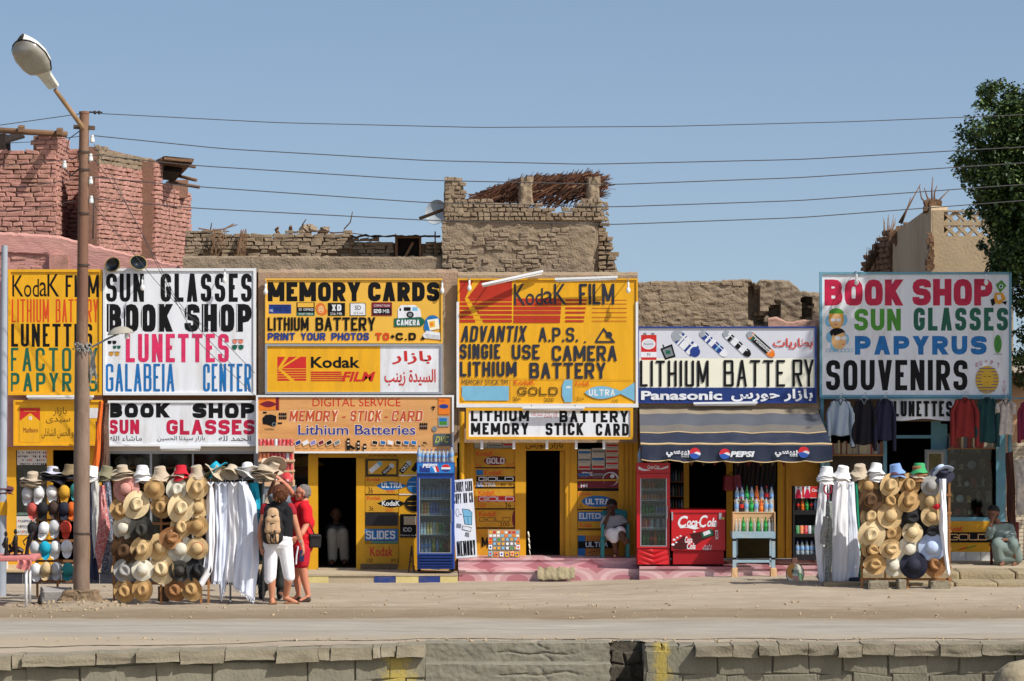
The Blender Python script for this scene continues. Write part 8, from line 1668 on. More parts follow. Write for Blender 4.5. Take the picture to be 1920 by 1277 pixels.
# round sign on the ground
t = thing('round_sign', 'round orange and white drink sign with a short neck standing on the ground', 'sign', P(1491, 1097, -2.0)); Y = -2.0; kq = K(Y); cq = P(1491, 1076, Y)
m_ = MB(); m_.prism([(cq.x + .128 * math.cos(a * .2094), cq.z + .152 * math.sin(a * .2094)) for a in range(30)], Y, Y + .03); m_.build('disc', CREAMW, t); m_ = MB(); m_.rbox(P(1490, 1052, Y + .016), (.07, .028, .10), (0, 0, 0), .008); m_.build('neck', M('neck pink', (200, 140, 120), .6), t)
m_ = MB(); m_.tube([(cq.x + .13 * math.cos(a * .2094), Y + .015, cq.z + .155 * math.sin(a * .2094)) for a in range(31)], .01, 6); m_.build('rim', OL, t); m_ = MB(); m_.rbox((cq.x, Y + .12, .04), (.04, .22, .04), (-.3, 0, 0)); m_.build('stand', BLACK, t)
b = Board(t, Y); b.disc(M('faded orange', (214, 150, 76), .6, .1), 1485, 1071, 10, 14); b.disc(CREAMW, 1496, 1075, 10, 15); b.disc(M('faded green', (110, 150, 110), .6), 1500, 1082, 5, 8); b.ft(GREEN, 'Mirinda', 1484, 1066, 1499, 1076, .02, .35); b.rect(M('faded pink', (214, 160, 150), .6), 1487, 1080, 1498, 1088); b.done()
# grey cooler with trays of cans behind the couple
t = thing('grey_cooler', 'grey drinks cabinet behind the couple with trays of cans piled on it', 'drinks cabinet', P(522, 1098, -1.95)); Y = -1.95
part('body', M('grey enamel', (104, 114, 124), .5, .1, 4), t, (492, 912, 552, 1098, Y, Y + .55)); part('door_trim', SKYB, t, (552, 1000, 557, 1097, Y + .02, Y + .5))
CT = 'cans stacked on cardboard trays behind the hats'
part('tray_board', M('cardboard', (206, 170, 134), .9, .06, 4), t, (484, 836, 551, 847, Y - .02, Y + .25), (484, 862, 551, 866, Y - .02, Y + .25), (484, 882, 551, 885, Y - .02, Y + .25), (484, 901, 551, 912, Y - .02, Y + .25), (484, 847, 551, 901, Y + .16, Y + .2))
for r_, (y, cs_) in enumerate(((836, ['red'] * 4 + ['silver'] + ['red'] * 4), (862, ['orange', 'orange', 'orange', 'red', 'red', 'red', 'red', 'silver', 'red']), (882, ['gold', 'gold', 'orange', 'gold', 'red', 'red', 'red', 'red', 'red']), (901, ['gold', 'silver', 'gold', 'silver', 'silver', 'red', 'red', 'red', 'red']))):
 for i, c in enumerate(cs_): can(c, 488 + i * 7.3, y, Y + .06, 13, '%s can, %s from left, %s row of the cardboard trays' % (c, ORD[i], ('top', 'second', 'third', 'bottom')[r_]), CT)
# card rack on the pink platform
t = thing('card_rack', 'leaning display board covered with small colourful cards under the painted film panels', 'display rack', P(945, 1045, -.12)); Y = -.14
part('board', M('rack board', (168, 140, 104), .8, .1), t, (915, 993, 975, 1045, Y, Y + .03)); b = Board(t, Y); CCS = [WHITE, ORANGE, SKYB, CREAMW, YEL, RED, NAVY, TAN, GREYP]
for r_ in range(3):
 for i in range(8):
  x = 917.5 + i * 7.2; y = 996 + r_ * 6.3; b.rect(R.choice(CCS[:6]), x, y, x + 5.2, y + 4.4, 'card') if not (r_ == 2 and 0 < i < 7) else None
for r_ in range(3):
 for i in range(6): x = 924 + i * 8; y = 1008 + r_ * 8.2; b.rect(GREYP, x, y, x + 6.8, y + 7, 'card'); b.disc(R.choice([SKYB, YEL, GRASSG, WHITE]), x + 3.4, y + 3.5, 2.6, name='card')
for x, y, c in ((916, 1034, SKYB), (927, 1036, ORANGE), (937, 1035, WHITE), (947, 1036, YEL), (957, 1034, TAN), (966, 1036, YEL), (916, 1012, ORANGE), (916, 1022, WHITE), (968, 1012, ORANGE), (968, 1022, WHITE)): b.rect(c, x, y, x + 7, y + 8.5, 'card'); b.disc(R.choice([NAVY, GREEN, RED]), x + 3.5, y + 4.5, 2, name='card')
b.done(); t.rotation_euler = (math.radians(-8), 0, 0); t.location.y -= .03
m_ = MB(); [m_.tube([P(990 + .7 * i, 997 + 11 * i, .2), P(992 + .8 * i, 1007 + 11 * i, .18)], .012 if i < 3 else .006, 5) for i in range(4)]; t = tag(m_.build('card_strip', CREAMW, None, P(992, 1030, .2)), 'narrow string of small cards hanging inside the left edge of the film shop doorway', 'cards')
# wooden easel by the blue cooler
t = thing('easel', 'small weathered wooden trestle leaning at the yellow wall left of the blue cooler', 'trestle', P(771, 1072, -.3)); m_ = MB(); m_.tube([P(766, 1072, -.45), P(772, 1024, -.05)], .014, 5); m_.tube([P(776, 1072, -.45), P(772, 1024, -.04)], .014, 5); m_.build('leg', TIMB, t); m_ = MB(); m_.tube([P(768, 1053, -.28), P(776, 1052, -.28)], .011, 5); m_.build('cross_bar', TIMB, t)
# ---------------------------------------------------------------- people
def blob(name, caps, mat, parent, vox=.008, smooth=4):
 """one continuous skin grown over tapered limbs: list of (p0, p1, r0, r1)"""
 bm = bmesh.new()
 for c in caps:
  a, b, r0, r1 = Vector(c[0]), Vector(c[1]), c[2], c[3]
  d = b - a; L_ = d.length; n = 12
  q = d.to_track_quat('Z', 'Y') if L_ > 1e-5 else Euler((0, 0, 0)).to_quaternion()
  rings = [(r0 * math.cos(t), -r0 * math.sin(t)) for t in (1.45, 1.0, .5, 0)] + [(r1 * math.cos(t), L_ + r1 * math.sin(t)) for t in (0, .5, 1.0, 1.45)]
  vs = [[bm.verts.new(a + q @ Vector((r * math.cos(2 * math.pi * j / n), r * math.sin(2 * math.pi * j / n), z))) for j in range(n)] for r, z in rings]
  for k in range(len(vs) - 1):
   for j in range(n): bm.faces.new((vs[k][j], vs[k][(j + 1) % n], vs[k + 1][(j + 1) % n], vs[k + 1][j]))
  bm.faces.new(list(reversed(vs[0]))); bm.faces.new(vs[-1])
 me = bpy.data.meshes.new('raw'); bm.to_mesh(me); bm.free()
 o = bpy.data.objects.new('raw', me); COL.objects.link(o)
 md = o.modifiers.new('r', 'REMESH'); md.mode = 'VOXEL'; md.voxel_size = vox; md.use_smooth_shade = True
 sm = o.modifiers.new('s', 'SMOOTH'); sm.factor = .5; sm.iterations = smooth
 dg = bpy.context.evaluated_depsgraph_get(); dg.update()
 m2 = bpy.data.meshes.new_from_object(o.evaluated_get(dg)); bpy.data.objects.remove(o); bpy.data.meshes.remove(me)
 m2.name = name; m2.materials.clear(); m2.materials.append(mat)
 m2.transform(Matrix.Translation(-Vector(parent.location)))
 ob = bpy.data.objects.new(name, m2); COL.objects.link(ob); ob.parent = parent
 for p in m2.polygons: p.use_smooth = True
 return ob
def head_caps(c, f, up=Vector((0, 0, 1)), s=1.0):
 c = Vector(c); f = Vector(f).normalized(); sd = f.cross(up).normalized(); up = sd.cross(f).normalized()
 g = lambda a, b, d=0: c + (f * a + up * b + sd * d) * s
 L = [(g(-.015, .035), g(.012, .035), .088 * s, .084 * s), (g(.03, .02), g(.035, -.03), .070 * s, .062 * s), (g(.045, -.05), g(.055, -.072), .048 * s, .038 * s),
   (g(.092, .012), g(.112, -.018), .009 * s, .015 * s), (g(.108, -.02, -.010), g(.108, -.02, .010), .010 * s, .010 * s), (g(.086, .028, -.03), g(.086, .028, .03), .012 * s, .012 * s),
   (g(.088, -.045, -.018), g(.088, -.045, .018), .010 * s, .010 * s), (g(.086, -.056, -.014), g(.086, -.056, .014), .010 * s, .010 * s)]
 for e in (-1, 1): L += [(g(-.005, .018, .083 * e), g(.0, -.02, .085 * e), .017 * s, .012 * s), (g(.06, -.01, .045 * e), g(.05, -.03, .05 * e), .025 * s, .022 * s)]
 return L, g
def face_bits(t, g, body, s=1.0):
 m = MB(); [m.lathe([(0, -.010 * s), (.008 * s, -.006 * s), (.010 * s, 0), (.008 * s, .006 * s), (0, .010 * s)], g(.082, .012, e * .031), 8) for e in (-1, 1)]; m.build('eyes', BLACK, t)
 m = MB(); m.tube([g(.099, -.05, -.02), g(.103, -.05, 0), g(.099, -.05, .02)], .0035 * s, 5); m.build('lips', M('lips', (140, 70, 62), .6), t)
def hand_caps(w_, d, n, s=1.0, curl=.5, thumb=1):
 """palm with four unequal fingers and a side thumb; d: direction of the fingers, n: palm normal"""
 w_ = Vector(w_); d = Vector(d).normalized(); n = Vector(n); n = (n - d * n.dot(d)).normalized(); sd = d.cross(n)
 L = [(w_, w_ + d * .05, .027 * s, .022 * s)] + [(w_ + d * .02 + sd * .012 * k, w_ + d * .085 * s + sd * .020 * k, .016, .013) for k in (-1.5, -.5, .5, 1.5)]
 for k, ln in zip((-1.5, -.5, .5, 1.5), (.058, .072, .078, .068)):
  b = w_ + d * .09 * s + sd * .0215 * k; a1 = curl * .7; a2 = curl * 1.7
  m_ = b + (d * math.cos(a1) + n * math.sin(a1)) * ln * .5 * s; e = m_ + (d * math.cos(a2) + n * math.sin(a2)) * ln * .5 * s
  L += [(b, m_, .0098, .0092), (m_, e, .0092, .0082)]
 b = w_ + d * .03 + sd * .024 * thumb; m_ = b + (d * .6 + sd * .8 * thumb + n * .35).normalized() * .042; e = m_ + (d * .85 + sd * .35 * thumb + n * .4).normalized() * .035
 return L + [(b, m_, .014, .0115), (m_, e, .0112, .0095)]
def limb(*pts): return [(a[0], b[0], a[1], b[1]) for a, b in zip(pts, pts[1:])]
SK1 = M('tanned skin', (188, 128, 98), .6, .08, 9); SK2 = M('ruddy skin', (196, 128, 100), .6, .10, 9); SK3 = M('dark skin', (84, 56, 42), .55, .1, 9); SK4 = M('brown skin', (112, 76, 56), .6, .1, 9)
def hairmat(n, c): return M(n, c, .7, .3, 40, .6, 120, stretch=(2, 2, .6))
# --- woman with a backpack
Y = -5.85; Q = lambda px, py, dy=0.0: P(px, py, Y + dy)
t = thing('person', 'woman seen from behind in black top, white cropped trousers and tan backpack', 'person', Q(525, 1132))
hc, g = head_caps(Q(524, 927), (-.25, .95, .25), s=.98)
caps = hc + limb((Q(525, 940), .052), (Q(523, 950), .056)) + [(Q(505, 956), Q(541, 957), .075, .075), (Q(510, 975), Q(535, 975), .105, .10), (Q(512, 995), Q(532, 995), .10, .10), (Q(510, 1016), Q(532, 1016), .115, .115)]
caps += limb((Q(498, 955), .056), (Q(489, 990), .043), (Q(487.5, 1006), .041), (Q(489, 1024), .029)) + hand_caps(Q(489, 1025), (.15, 0, -1), (1, .3, 0), curl=.55)
caps += limb((Q(546, 955), .056), (Q(556, 988), .043), (Q(560, 1002), .041), (Q(567, 1021), .028)) + hand_caps(Q(567, 1022), (.25, -.1, -1), (-1, .2, 0), curl=.6)
caps += limb((Q(509, 1020), .105), (Q(508, 1068), .068), (Q(509, 1090), .062), (Q(510, 1122), .036)) + limb((Q(534, 1020), .105), (Q(540, 1066), .068), (Q(541, 1088), .062, ), (Q(536, 1118, .1), .036))
caps += limb((Q(510, 1124, .03), .038), (Q(511, 1129.5, -.07), .034), (Q(512, 1130, -.02), .032)) + limb((Q(535, 1121, .1), .038), (Q(548, 1127, .06), .034), (Q(555, 1129, .05), .026))
blob('body', caps, SK1, t, .0072)
hr = MB()
blob('hair', [(g(-.03, .05), g(.01, .05), .108, .102), (g(-.05, .0), g(-.04, -.05), .098, .075), (g(-.06, .03, .05), g(-.05, -.03, .06), .07, .05), (g(-.06, .03, -.05), g(-.05, -.03, -.06), .07, .05), (g(-.045, -.04), g(-.03, -.12), .07, .04)], hairmat('auburn hair', (92, 52, 30)), t, .01, 2)
mb = MB()
for i in range(170):
 a = g(R.uniform(-.14, -.05), R.uniform(-.06, .13), R.uniform(-.1, .1)); mb.tube([a, a + Vector((R.uniform(-.03, .03), R.uniform(-.03, .0), R.uniform(-.04, .03)))], [.005, .002], 4)
mb.build('hair_strands', hairmat('light auburn hair', (140, 88, 50)), t)
blob('top', [(Q(502, 955), Q(541, 956), .082, .082), (Q(510, 975), Q(535, 975), .113, .108), (Q(512, 996), Q(532, 996), .112, .112), (Q(511, 1005), Q(533, 1005), .114, .114), (Q(504, 960), Q(508, 1003), .088, .108), (Q(541, 960), Q(535, 1003), .088, .108), (Q(523, 958), Q(522, 1003), .1, .112), (Q(515, 947), Q(532, 947), .066, .066)], M('black jersey', (24, 24, 28), .9, .2, 8), t, .01, 3)
blob('cap_sleeves', [(Q(497, 951), Q(495, 960), .062, .060), (Q(545, 951), Q(549, 961), .062, .060)], M('red jersey', (150, 26, 40), .9, .1, 8), t, .009, 2)
blob('trousers', [(Q(510, 1009), Q(532, 1009), .122, .122), (Q(509, 1020), Q(533, 1020), .124, .124), (Q(509, 1022), Q(507, 1083), .112, .082), (Q(534, 1022), Q(542, 1079), .112, .082)], M('white twill', (232, 232, 234), .9, .03, 6, .25, 18), t, .01, 3)
blob('trouser_cuffs', [(Q(506, 1083), Q(506, 1086), .080, .080), (Q(542, 1079), Q(542.5, 1082), .080, .080)], M('white twill', (232, 232, 234)), t, .01, 2)
LEA = M('tan leather', (140, 96, 62), .6, .15, 9)
for px, dy, e in ((511, .0, 0), (546, .08, 9)):
 m = MB(); m.rbox(Q(px, 1132, dy) + Vector((.01, 0, .012)), (.11 + e * .012, .20 - e * .008, .022), (0, 0, .1), .008); m.tube([Q(px - 6, 1131, dy), Q(px - 3, 1124, dy), Q(px + 4, 1124, dy), Q(px + 7, 1131, dy)], .012, 6); m.tube([Q(px - 6 - e * .5, 1122, dy + .05), Q(px - 2, 1119, dy), Q(px + 4, 1120, dy + .05)], .008, 5); m.build('sandal', LEA, t)
m = MB(); m.lathe([(.030, -.012), (.034, 0), (.030, .012)], Q(564.5, 1015), 12); m.build('wristwatch', ALU, t)
bp = thing('backpack', 'tan and black backpack worn by the woman in white trousers', 'backpack', Q(513, 1018, -.16)); TB = M('tan nylon', (186, 152, 116), .85, .08, 8, .15, 40); BKN = M('black nylon', (30, 28, 28), .8, .2, 8)
blob('bag_body', [(Q(505, 968, -.17), Q(517, 966, -.17), .085, .085), (Q(503, 990, -.19), Q(519, 990, -.19), .10, .10), (Q(503, 1008, -.18), Q(519, 1008, -.18), .09, .09), (Q(505, 966, -.18), Q(503, 1008, -.19), .085, .092), (Q(517, 966, -.18), Q(519, 1008, -.19), .085, .092), (Q(511, 964, -.19), Q(511, 1008, -.2), .085, .09)], BKN, bp, .01, 2)
blob('front_panel', [(Q(509, 960, -.215), Q(514, 960, -.215), .062, .062), (Q(506, 975, -.245), Q(516, 975, -.245), .068, .068), (Q(504, 994, -.25), Q(518, 994, -.25), .066, .066), (Q(508, 962, -.22), Q(504, 994, -.25), .062, .066), (Q(515, 962, -.22), Q(518, 994, -.25), .062, .066), (Q(511, 960, -.225), Q(511, 994, -.255), .062, .068)], TB, bp, .009, 2)
blob('front_pocket', [(Q(504, 1005, -.26), Q(507, 1013, -.26), .042, .046), (Q(518, 1005, -.26), Q(517, 1013, -.26), .042, .044)], TB, bp, .008, 2)
m = MB(); m.tube([Q(503, 966, -.25), Q(512, 969, -.308), Q(521, 964, -.25)], .010, 6); m.tube([Q(506, 998, -.325), Q(509, 1019, -.32)], .011, 5); m.tube([Q(499, 984, -.25), Q(510, 981, -.322), Q(523, 983, -.25)], .006, 5); m.tube([Q(515, 994, -.325), Q(518, 1018, -.31)], .008, 5); m.build('straps', BKN, bp)
m = MB(); [m.tube([Q(a, 962, -.10), Q(b_, 951, -.07), Q(b_, 949, .04), Q(a, 966, .11)], .014, 6) for a, b_ in ((507, 507), (523, 532))]; m.build('shoulder_strap', BKN, bp)
# --- man in red
Y = -5.35; Q = lambda px, py, dy=0.0: P(px, py, Y + dy)
t = thing('person', 'grey-haired man in red polo shirt and red shorts reaching up towards the hats', 'person', Q(565, 1130))
hc, g = head_caps(Q(567, 926), (-.92, -.22, .12), s=1.0)
caps = hc + limb((Q(571, 938), .056), (Q(570, 950), .06)) + [(Q(563, 955, .08), Q(571, 955, -.10), .085, .085), (Q(562, 980), Q(572, 980), .125, .12), (Q(562, 1008), Q(571, 1008), .125, .12), (Q(561, 1022), Q(569, 1022), .115, .115)]
caps += limb((Q(562, 949, .14), .056), (Q(549, 927, .04), .043), (Q(541, 915, -.03), .039), (Q(531, 904, -.08), .027)) + hand_caps(Q(531, 904, -.08), (-.75, -.1, .75), (-.6, .2, -.6), curl=.35)
caps += limb((Q(574, 955, -.16), .056), (Q(574, 985, -.20), .044), (Q(566, 1000, -.28), .04), (Q(558, 1008, -.30), .028)) + hand_caps(Q(557, 1009, -.30), (-1, -.1, -.3), (0, 1, 0), curl=.6)
caps += limb((Q(568, 1028, -.06), .10), (Q(567, 1064, -.08), .068), (Q(571, 1086, -.05), .06), (Q(578, 1116, -.03), .036), (Q(575, 1122, -.05), .036), (Q(564, 1126, -.07), .028))
caps += limb((Q(559, 1028, .10), .10), (Q(556, 1064, .12), .068), (Q(557, 1086, .12), .06), (Q(560, 1114, .12), .036), (Q(556, 1121, .12), .036), (Q(547, 1125, .1), .028))
blob('body', caps, SK2, t, .0072); face_bits(t, g, None)
blob('hair', [(g(-.035, .055), g(-.01, .06), .085, .083), (g(-.055, .01), g(-.05, -.03), .075, .055), (g(-.02, .02, .05), g(-.03, -.01, .05), .045, .04), (g(-.02, .02, -.05), g(-.03, -.01, -.05), .045, .04)], hairmat('grey hair', (118, 112, 106)), t, .009, 2)
m = MB(); m.tube([g(.02, .015, .092), g(.09, .02, .06), g(.105, .018, .0), g(.09, .02, -.06), g(.02, .015, -.092)], .004, 5); m.build('spectacles', BLACK, t)
REDC = M('red polo cotton', (206, 22, 36), .9, .06, 6, .2, 24)
blob('polo_shirt', [(Q(562, 952, .12), Q(572, 953, -.14), .092, .09), (Q(562, 980), Q(573, 980), .138, .132), (Q(562, 1006), Q(572, 1006), .142, .138), (Q(562, 1017), Q(571, 1017), .14, .138), (Q(563, 955), Q(562, 1012), .12, .138), (Q(571, 957), Q(571, 1012), .115, .135), (Q(562, 949, .14), Q(553, 934, .07), .075, .068), (Q(574, 955, -.16), Q(574, 975, -.19), .075, .072), (Q(570, 946), Q(571, 943), .072, .068)], REDC, t, .01, 3)
blob('shorts', [(Q(560, 1024), Q(570, 1024), .136, .134), (Q(568, 1030, -.06), Q(567, 1055, -.08), .118, .102), (Q(559, 1030, .1), Q(556, 1055, .12), .118, .102)], M('red shorts', (182, 26, 44), .9, .08, 6, .2, 24), t, .01, 3)
m = MB(); m.tube([Q(559, 1024, -.20), Q(556, 1042, -.20), Q(555, 1058, -.19)], .012, 6); m.build('side_stripe', WHITE, t); m = MB(); m.rbox(Q(566, 1042, -.205), (.07, .01, .16), (0, .1, 0), .004); m.build('print', M('navy cloth', (40, 44, 80), .9, .5, 30), t)
DS = M('dark shoe', (66, 52, 44), .7, .2, 8)
for px, dy in ((570, -.06), (553, .11)):
 blob('shoe', [(Q(px + 8, 1124, dy), Q(px + 4, 1127, dy), .042, .040), (Q(px + 4, 1126, dy), Q(px - 9, 1128, dy), .04, .033)], DS, t, .008, 1)
bg_ = thing('camera_bag', 'black camera bag hanging on a strap at the side of the man in red', 'bag', Q(590, 1026, -.05))
m = MB(); m.rbox(Q(590, 1014, -.05), (.17, .13, .19), (.05, .05, .3), .025); m.build('bag_body', BKN, bg_); m = MB(); m.rbox(Q(589, 1005, -.06), (.175, .135, .06), (.05, .05, .3), .02); m.build('flap', M('black vinyl', (20, 20, 22), .5), bg_); m = MB(); m.tube([Q(589, 1002, .02), Q(582, 978, .05), Q(575, 948, .10), Q(566, 944, .04), Q(566, 960, -.14), Q(584, 990, -.16), Q(590, 1004, -.10)], .009, 5); m.build('strap', BKN, bg_)
# --- vendor half hidden behind the robes
Y = -4.75; Q = lambda px, py, dy=0.0: P(px, py, Y + dy)
t = thing('person', 'vendor in red and white cap half hidden behind the couple, hand raised', 'person', Q(510, 1120))
hc, g = head_caps(Q(537, 907), (.15, -1, .0), s=.98)
caps = hc + limb((Q(536, 921), .05), (Q(534, 930), .055)) + [(Q(516, 940), Q(546, 940), .075, .075), (Q(520, 965), Q(540, 965), .11, .11), (Q(518, 1000), Q(534, 1000), .115, .115)] + limb((Q(512, 940), .05), (Q(506, 925, -.1), .042), (Q(514, 902, -.2), .028)) + hand_caps(Q(514, 901, -.2), (.2, -.2, 1), (.6, -.5, 0), curl=.4) + limb((Q(548, 940), .05), (Q(552, 970), .042), (Q(550, 1000), .028)) + hand_caps(Q(550, 1001), (0, -.1, -1), (-1, 0, 0), curl=.5)
caps += limb((Q(516, 1010), .09), (Q(500, 1060), .07), (Q(492, 1112), .045), (Q(491, 1118, -.1), .04)) + limb((Q(532, 1010), .09), (Q(530, 1060), .07), (Q(526, 1112), .045), (Q(525, 1118, -.1), .04))
blob('body', caps, SK4, t, .0085); face_bits(t, g, None)
blob('shirt', [(Q(515, 940), Q(546, 940), .085, .085), (Q(520, 965), Q(540, 965), .12, .12), (Q(517, 1010), Q(534, 1010), .125, .125), (Q(512, 940), Q(508, 928, -.08), .065, .06), (Q(548, 940), Q(551, 962), .065, .06)], M('grey blue shirt', (118, 128, 136), .9, .1, 6), t, .011, 3)
blob('trousers', [(Q(517, 1012), Q(534, 1012), .12, .12), (Q(514, 1020), Q(494, 1100), .11, .085), (Q(533, 1020), Q(527, 1095), .11, .09)], M('dark print trousers', (56, 60, 58), .9, .5, 20), t, .012, 2)
blob('boots', [(Q(492, 1100), Q(491, 1114), .06, .055), (Q(491, 1114), Q(490, 1119, -.12), .05, .04), (Q(526, 1100), Q(525, 1114), .06, .055), (Q(525, 1114), Q(524, 1119, -.12), .05, .04)], BKN, t, .011, 2)
blob('cap', [(g(-.01, .075), g(.01, .075), .095, .095), (g(.08, .06), g(.12, .05), .05, .03)], M('red white cap', (196, 60, 60), .9, .1, 8, dirt=(226, 220, 214), dsc=8, damt=.9), t, .01, 2)
# --- chair and the boy resting in it
Y = -.02; Q = lambda px, py, dy=0.0: P(px, py, Y + dy)
TQ = M('turquoise plastic', (30, 128, 128), .45, .06, 4, spec=.5)
t = thing('plastic_chair', 'turquoise plastic armchair on the pink platform by the painted film panels', 'chair', Q(1153, 1045))
zs = Q(0, 1008).z; x0_, x1_ = Q(1127, 0).x, Q(1179, 0).x
m = MB(); m.rbox(((x0_ + x1_) / 2, Y + .02, zs), (x1_ - x0_ - .04, .42, .035), (.04, 0, 0), .012); m.build('seat', TQ, t)
m = MB(); m.grid(lambda u, v: (lerp(x0_ + .02, x1_ - .02, u), Y + .22 + .10 * v - .05 * math.sin(math.pi * u) * -1, lerp(zs, Q(0, 960).z, v) + .03 * math.sin(math.pi * u) * v), 12, 10); o = m.build('backrest', TQ, t); md = o.modifiers.new('thickness', 'SOLIDIFY'); md.thickness = .018
for x in (x0_ + .02, x1_ - .02):
 m = MB(); m.rbox((x, Y + .0, Q(0, 983).z), (.055, .44, .03), (.03, 0, 0), .01); m.rbox((x, Y - .18, (Q(0, 984).z + zs) / 2), (.05, .04, Q(0, 984).z - zs), (0, 0, 0), .008); m.build('armrest', TQ, t)
 for yy in (-.18, .22): m = MB(); m.rbox((x, Y + yy, (zs + .335) / 2), (.06, .05, zs - .335), (.06 if yy < 0 else -.1, 0, 0), .01); m.build('leg', TQ, t)
t = thing('person', 'boy in grey T-shirt and white shorts resting cross-legged in the turquoise chair', 'person', Q(1150, 1008))
hc, g = head_caps(Q(1147, 951, -.02), (-.15, -1, -.1), s=.92)
caps = hc + limb((Q(1148, 962), .045), (Q(1149, 969), .05)) + [(Q(1137, 974), Q(1163, 974), .065, .065), (Q(1143, 985), Q(1159, 985), .095, .09), (Q(1143, 999, .02), Q(1158, 999, .02), .10, .10)]
caps += limb((Q(1135, 975), .045), (Q(1130, 991, -.12), .036), (Q(1137, 975, -.18), .03), (Q(1141, 964, -.16), .024)) + hand_caps(Q(1141, 963, -.16), (.25, .2, 1), (.6, .6, 0), s=.9, curl=.8)
caps += limb((Q(1165, 975), .045), (Q(1176, 984, -.02), .036), (Q(1172, 985, -.14), .032), (Q(1164, 987, -.2), .024)) + hand_caps(Q(1164, 987, -.2), (-1, -.2, -.2), (0, .3, -1), s=.9, curl=.5)
caps += limb((Q(1145, 1002), .085), (Q(1147, 1001, -.36), .062), (Q(1152, 1014, -.38), .05), (Q(1155, 1037, -.33), .033), (Q(1154, 1041, -.36), .032), (Q(1152, 1043, -.46), .024))
caps += limb((Q(1156, 1002), .085), (Q(1163, 996, -.38), .062), (Q(1168, 1008, -.46), .048), (Q(1173, 1018, -.46), .033), (Q(1177, 1016, -.5), .03), (Q(1174, 1010, -.56), .022))
blob('body', caps, SK3, t, .0075); face_bits(t, g, None, .92)
blob('hair', [(g(-.02, .05), g(.0, .06), .088, .084), (g(-.05, .02), g(-.045, .0), .07, .06)], hairmat('black hair', (22, 19, 18)), t, .01, 2)
blob('tee_shirt', [(Q(1137, 974), Q(1163, 974), .074, .074), (Q(1143, 985), Q(1159, 985), .105, .10), (Q(1144, 996, .02), Q(1158, 996, .02), .11, .11), (Q(1135, 975), Q(1131, 985, -.07), .06, .056), (Q(1165, 975), Q(1172, 981, -.02), .06, .056)], M('grey tee', (164, 164, 162), .9, .06, 6), t, .01, 3)
blob('shorts', [(Q(1144, 1001), Q(1157, 1001), .112, .112), (Q(1145, 1002), Q(1147, 1001, -.33), .106, .095), (Q(1147, 1001, -.35), Q(1151, 1010, -.39), .092, .076), (Q(1156, 1002), Q(1163, 997, -.36), .106, .090)], M('white shorts cotton', (206, 204, 206), .9, .05, 6), t, .01, 3)
# --- man in a pale robe, right
Y = -.25; Q = lambda px, py, dy=0.0: P(px, py, Y + dy)
t = thing('wooden_chair', 'dark red chair under the man in the pale grey-green robe, right edge', 'chair', Q(1884, 1060)); RC = M('red brown paint', (110, 34, 36), .6, .15, 6)
m = MB(); m.rbox(Q(1884, 1022, .05), (.44, .42, .04), (0, 0, 0), .008); m.build('seat', RC, t)
for px in (1859, 1908):
 for dy in (-.12, .22): A = Q(px, 1022, dy); m = MB(); m.rbox((A.x, A.y, (A.z + .24) / 2), (.04, .04, A.z - .24)); m.build('leg', RC, t)
m = MB(); A = Q(1884, 1000, .26); m.rbox(A, (.44, .03, .36), (-.1, 0, 0), .008); m.build('backrest', RC, t)
t = thing('person', 'dark-haired man in a pale grey-green robe sitting with his hand to his face', 'person', Q(1885, 1060))
hc, g = head_caps(Q(1863, 964, -.06), (-.55, -.8, -.15), s=.98)
caps = hc + limb((Q(1868, 976), .05), (Q(1872, 984), .055)) + [(Q(1862, 992, -.05), Q(1890, 990, .05), .07, .07), (Q(1872, 1005), Q(1888, 1005), .11, .11), (Q(1876, 1018, .05), Q(1894, 1018, .05), .115, .115)]
caps += limb((Q(1859, 992, -.1), .05), (Q(1853, 1006, -.25), .042), (Q(1857, 990, -.27), .036), (Q(1860, 978, -.22), .027)) + hand_caps(Q(1860, 977, -.22), (.1, .35, 1), (.4, 1, 0), curl=.9)
caps += limb((Q(1893, 990, .05), .05), (Q(1899, 1006, -.1), .042), (Q(1890, 1013, -.3), .036), (Q(1882, 1012, -.36), .027)) + hand_caps(Q(1881, 1012, -.36), (-.8, -.2, -.5), (0, .5, -1), curl=.5)
caps += limb((Q(1876, 1020), .09), (Q(1872, 1020, -.42), .065), (Q(1876, 1040, -.40), .05), (Q(1881, 1056, -.36), .036), (Q(1876, 1059.5, -.46), .028)) + limb((Q(1892, 1020), .09), (Q(1898, 1020, -.42), .065), (Q(1902, 1040, -.38), .05), (Q(1904, 1056, -.32), .036), (Q(1900, 1059, -.42), .028))
blob('body', caps, SK4, t, .0075); face_bits(t, g, None)
blob('hair', [(g(-.03, .05), g(.0, .065), .09, .085), (g(-.055, .01), g(-.05, -.02), .07, .055)], hairmat('black hair', (22, 19, 18)), t, .01, 2)
ROBE = M('pale green robe', (116, 130, 124), .95, .07, 5, .2, 20)
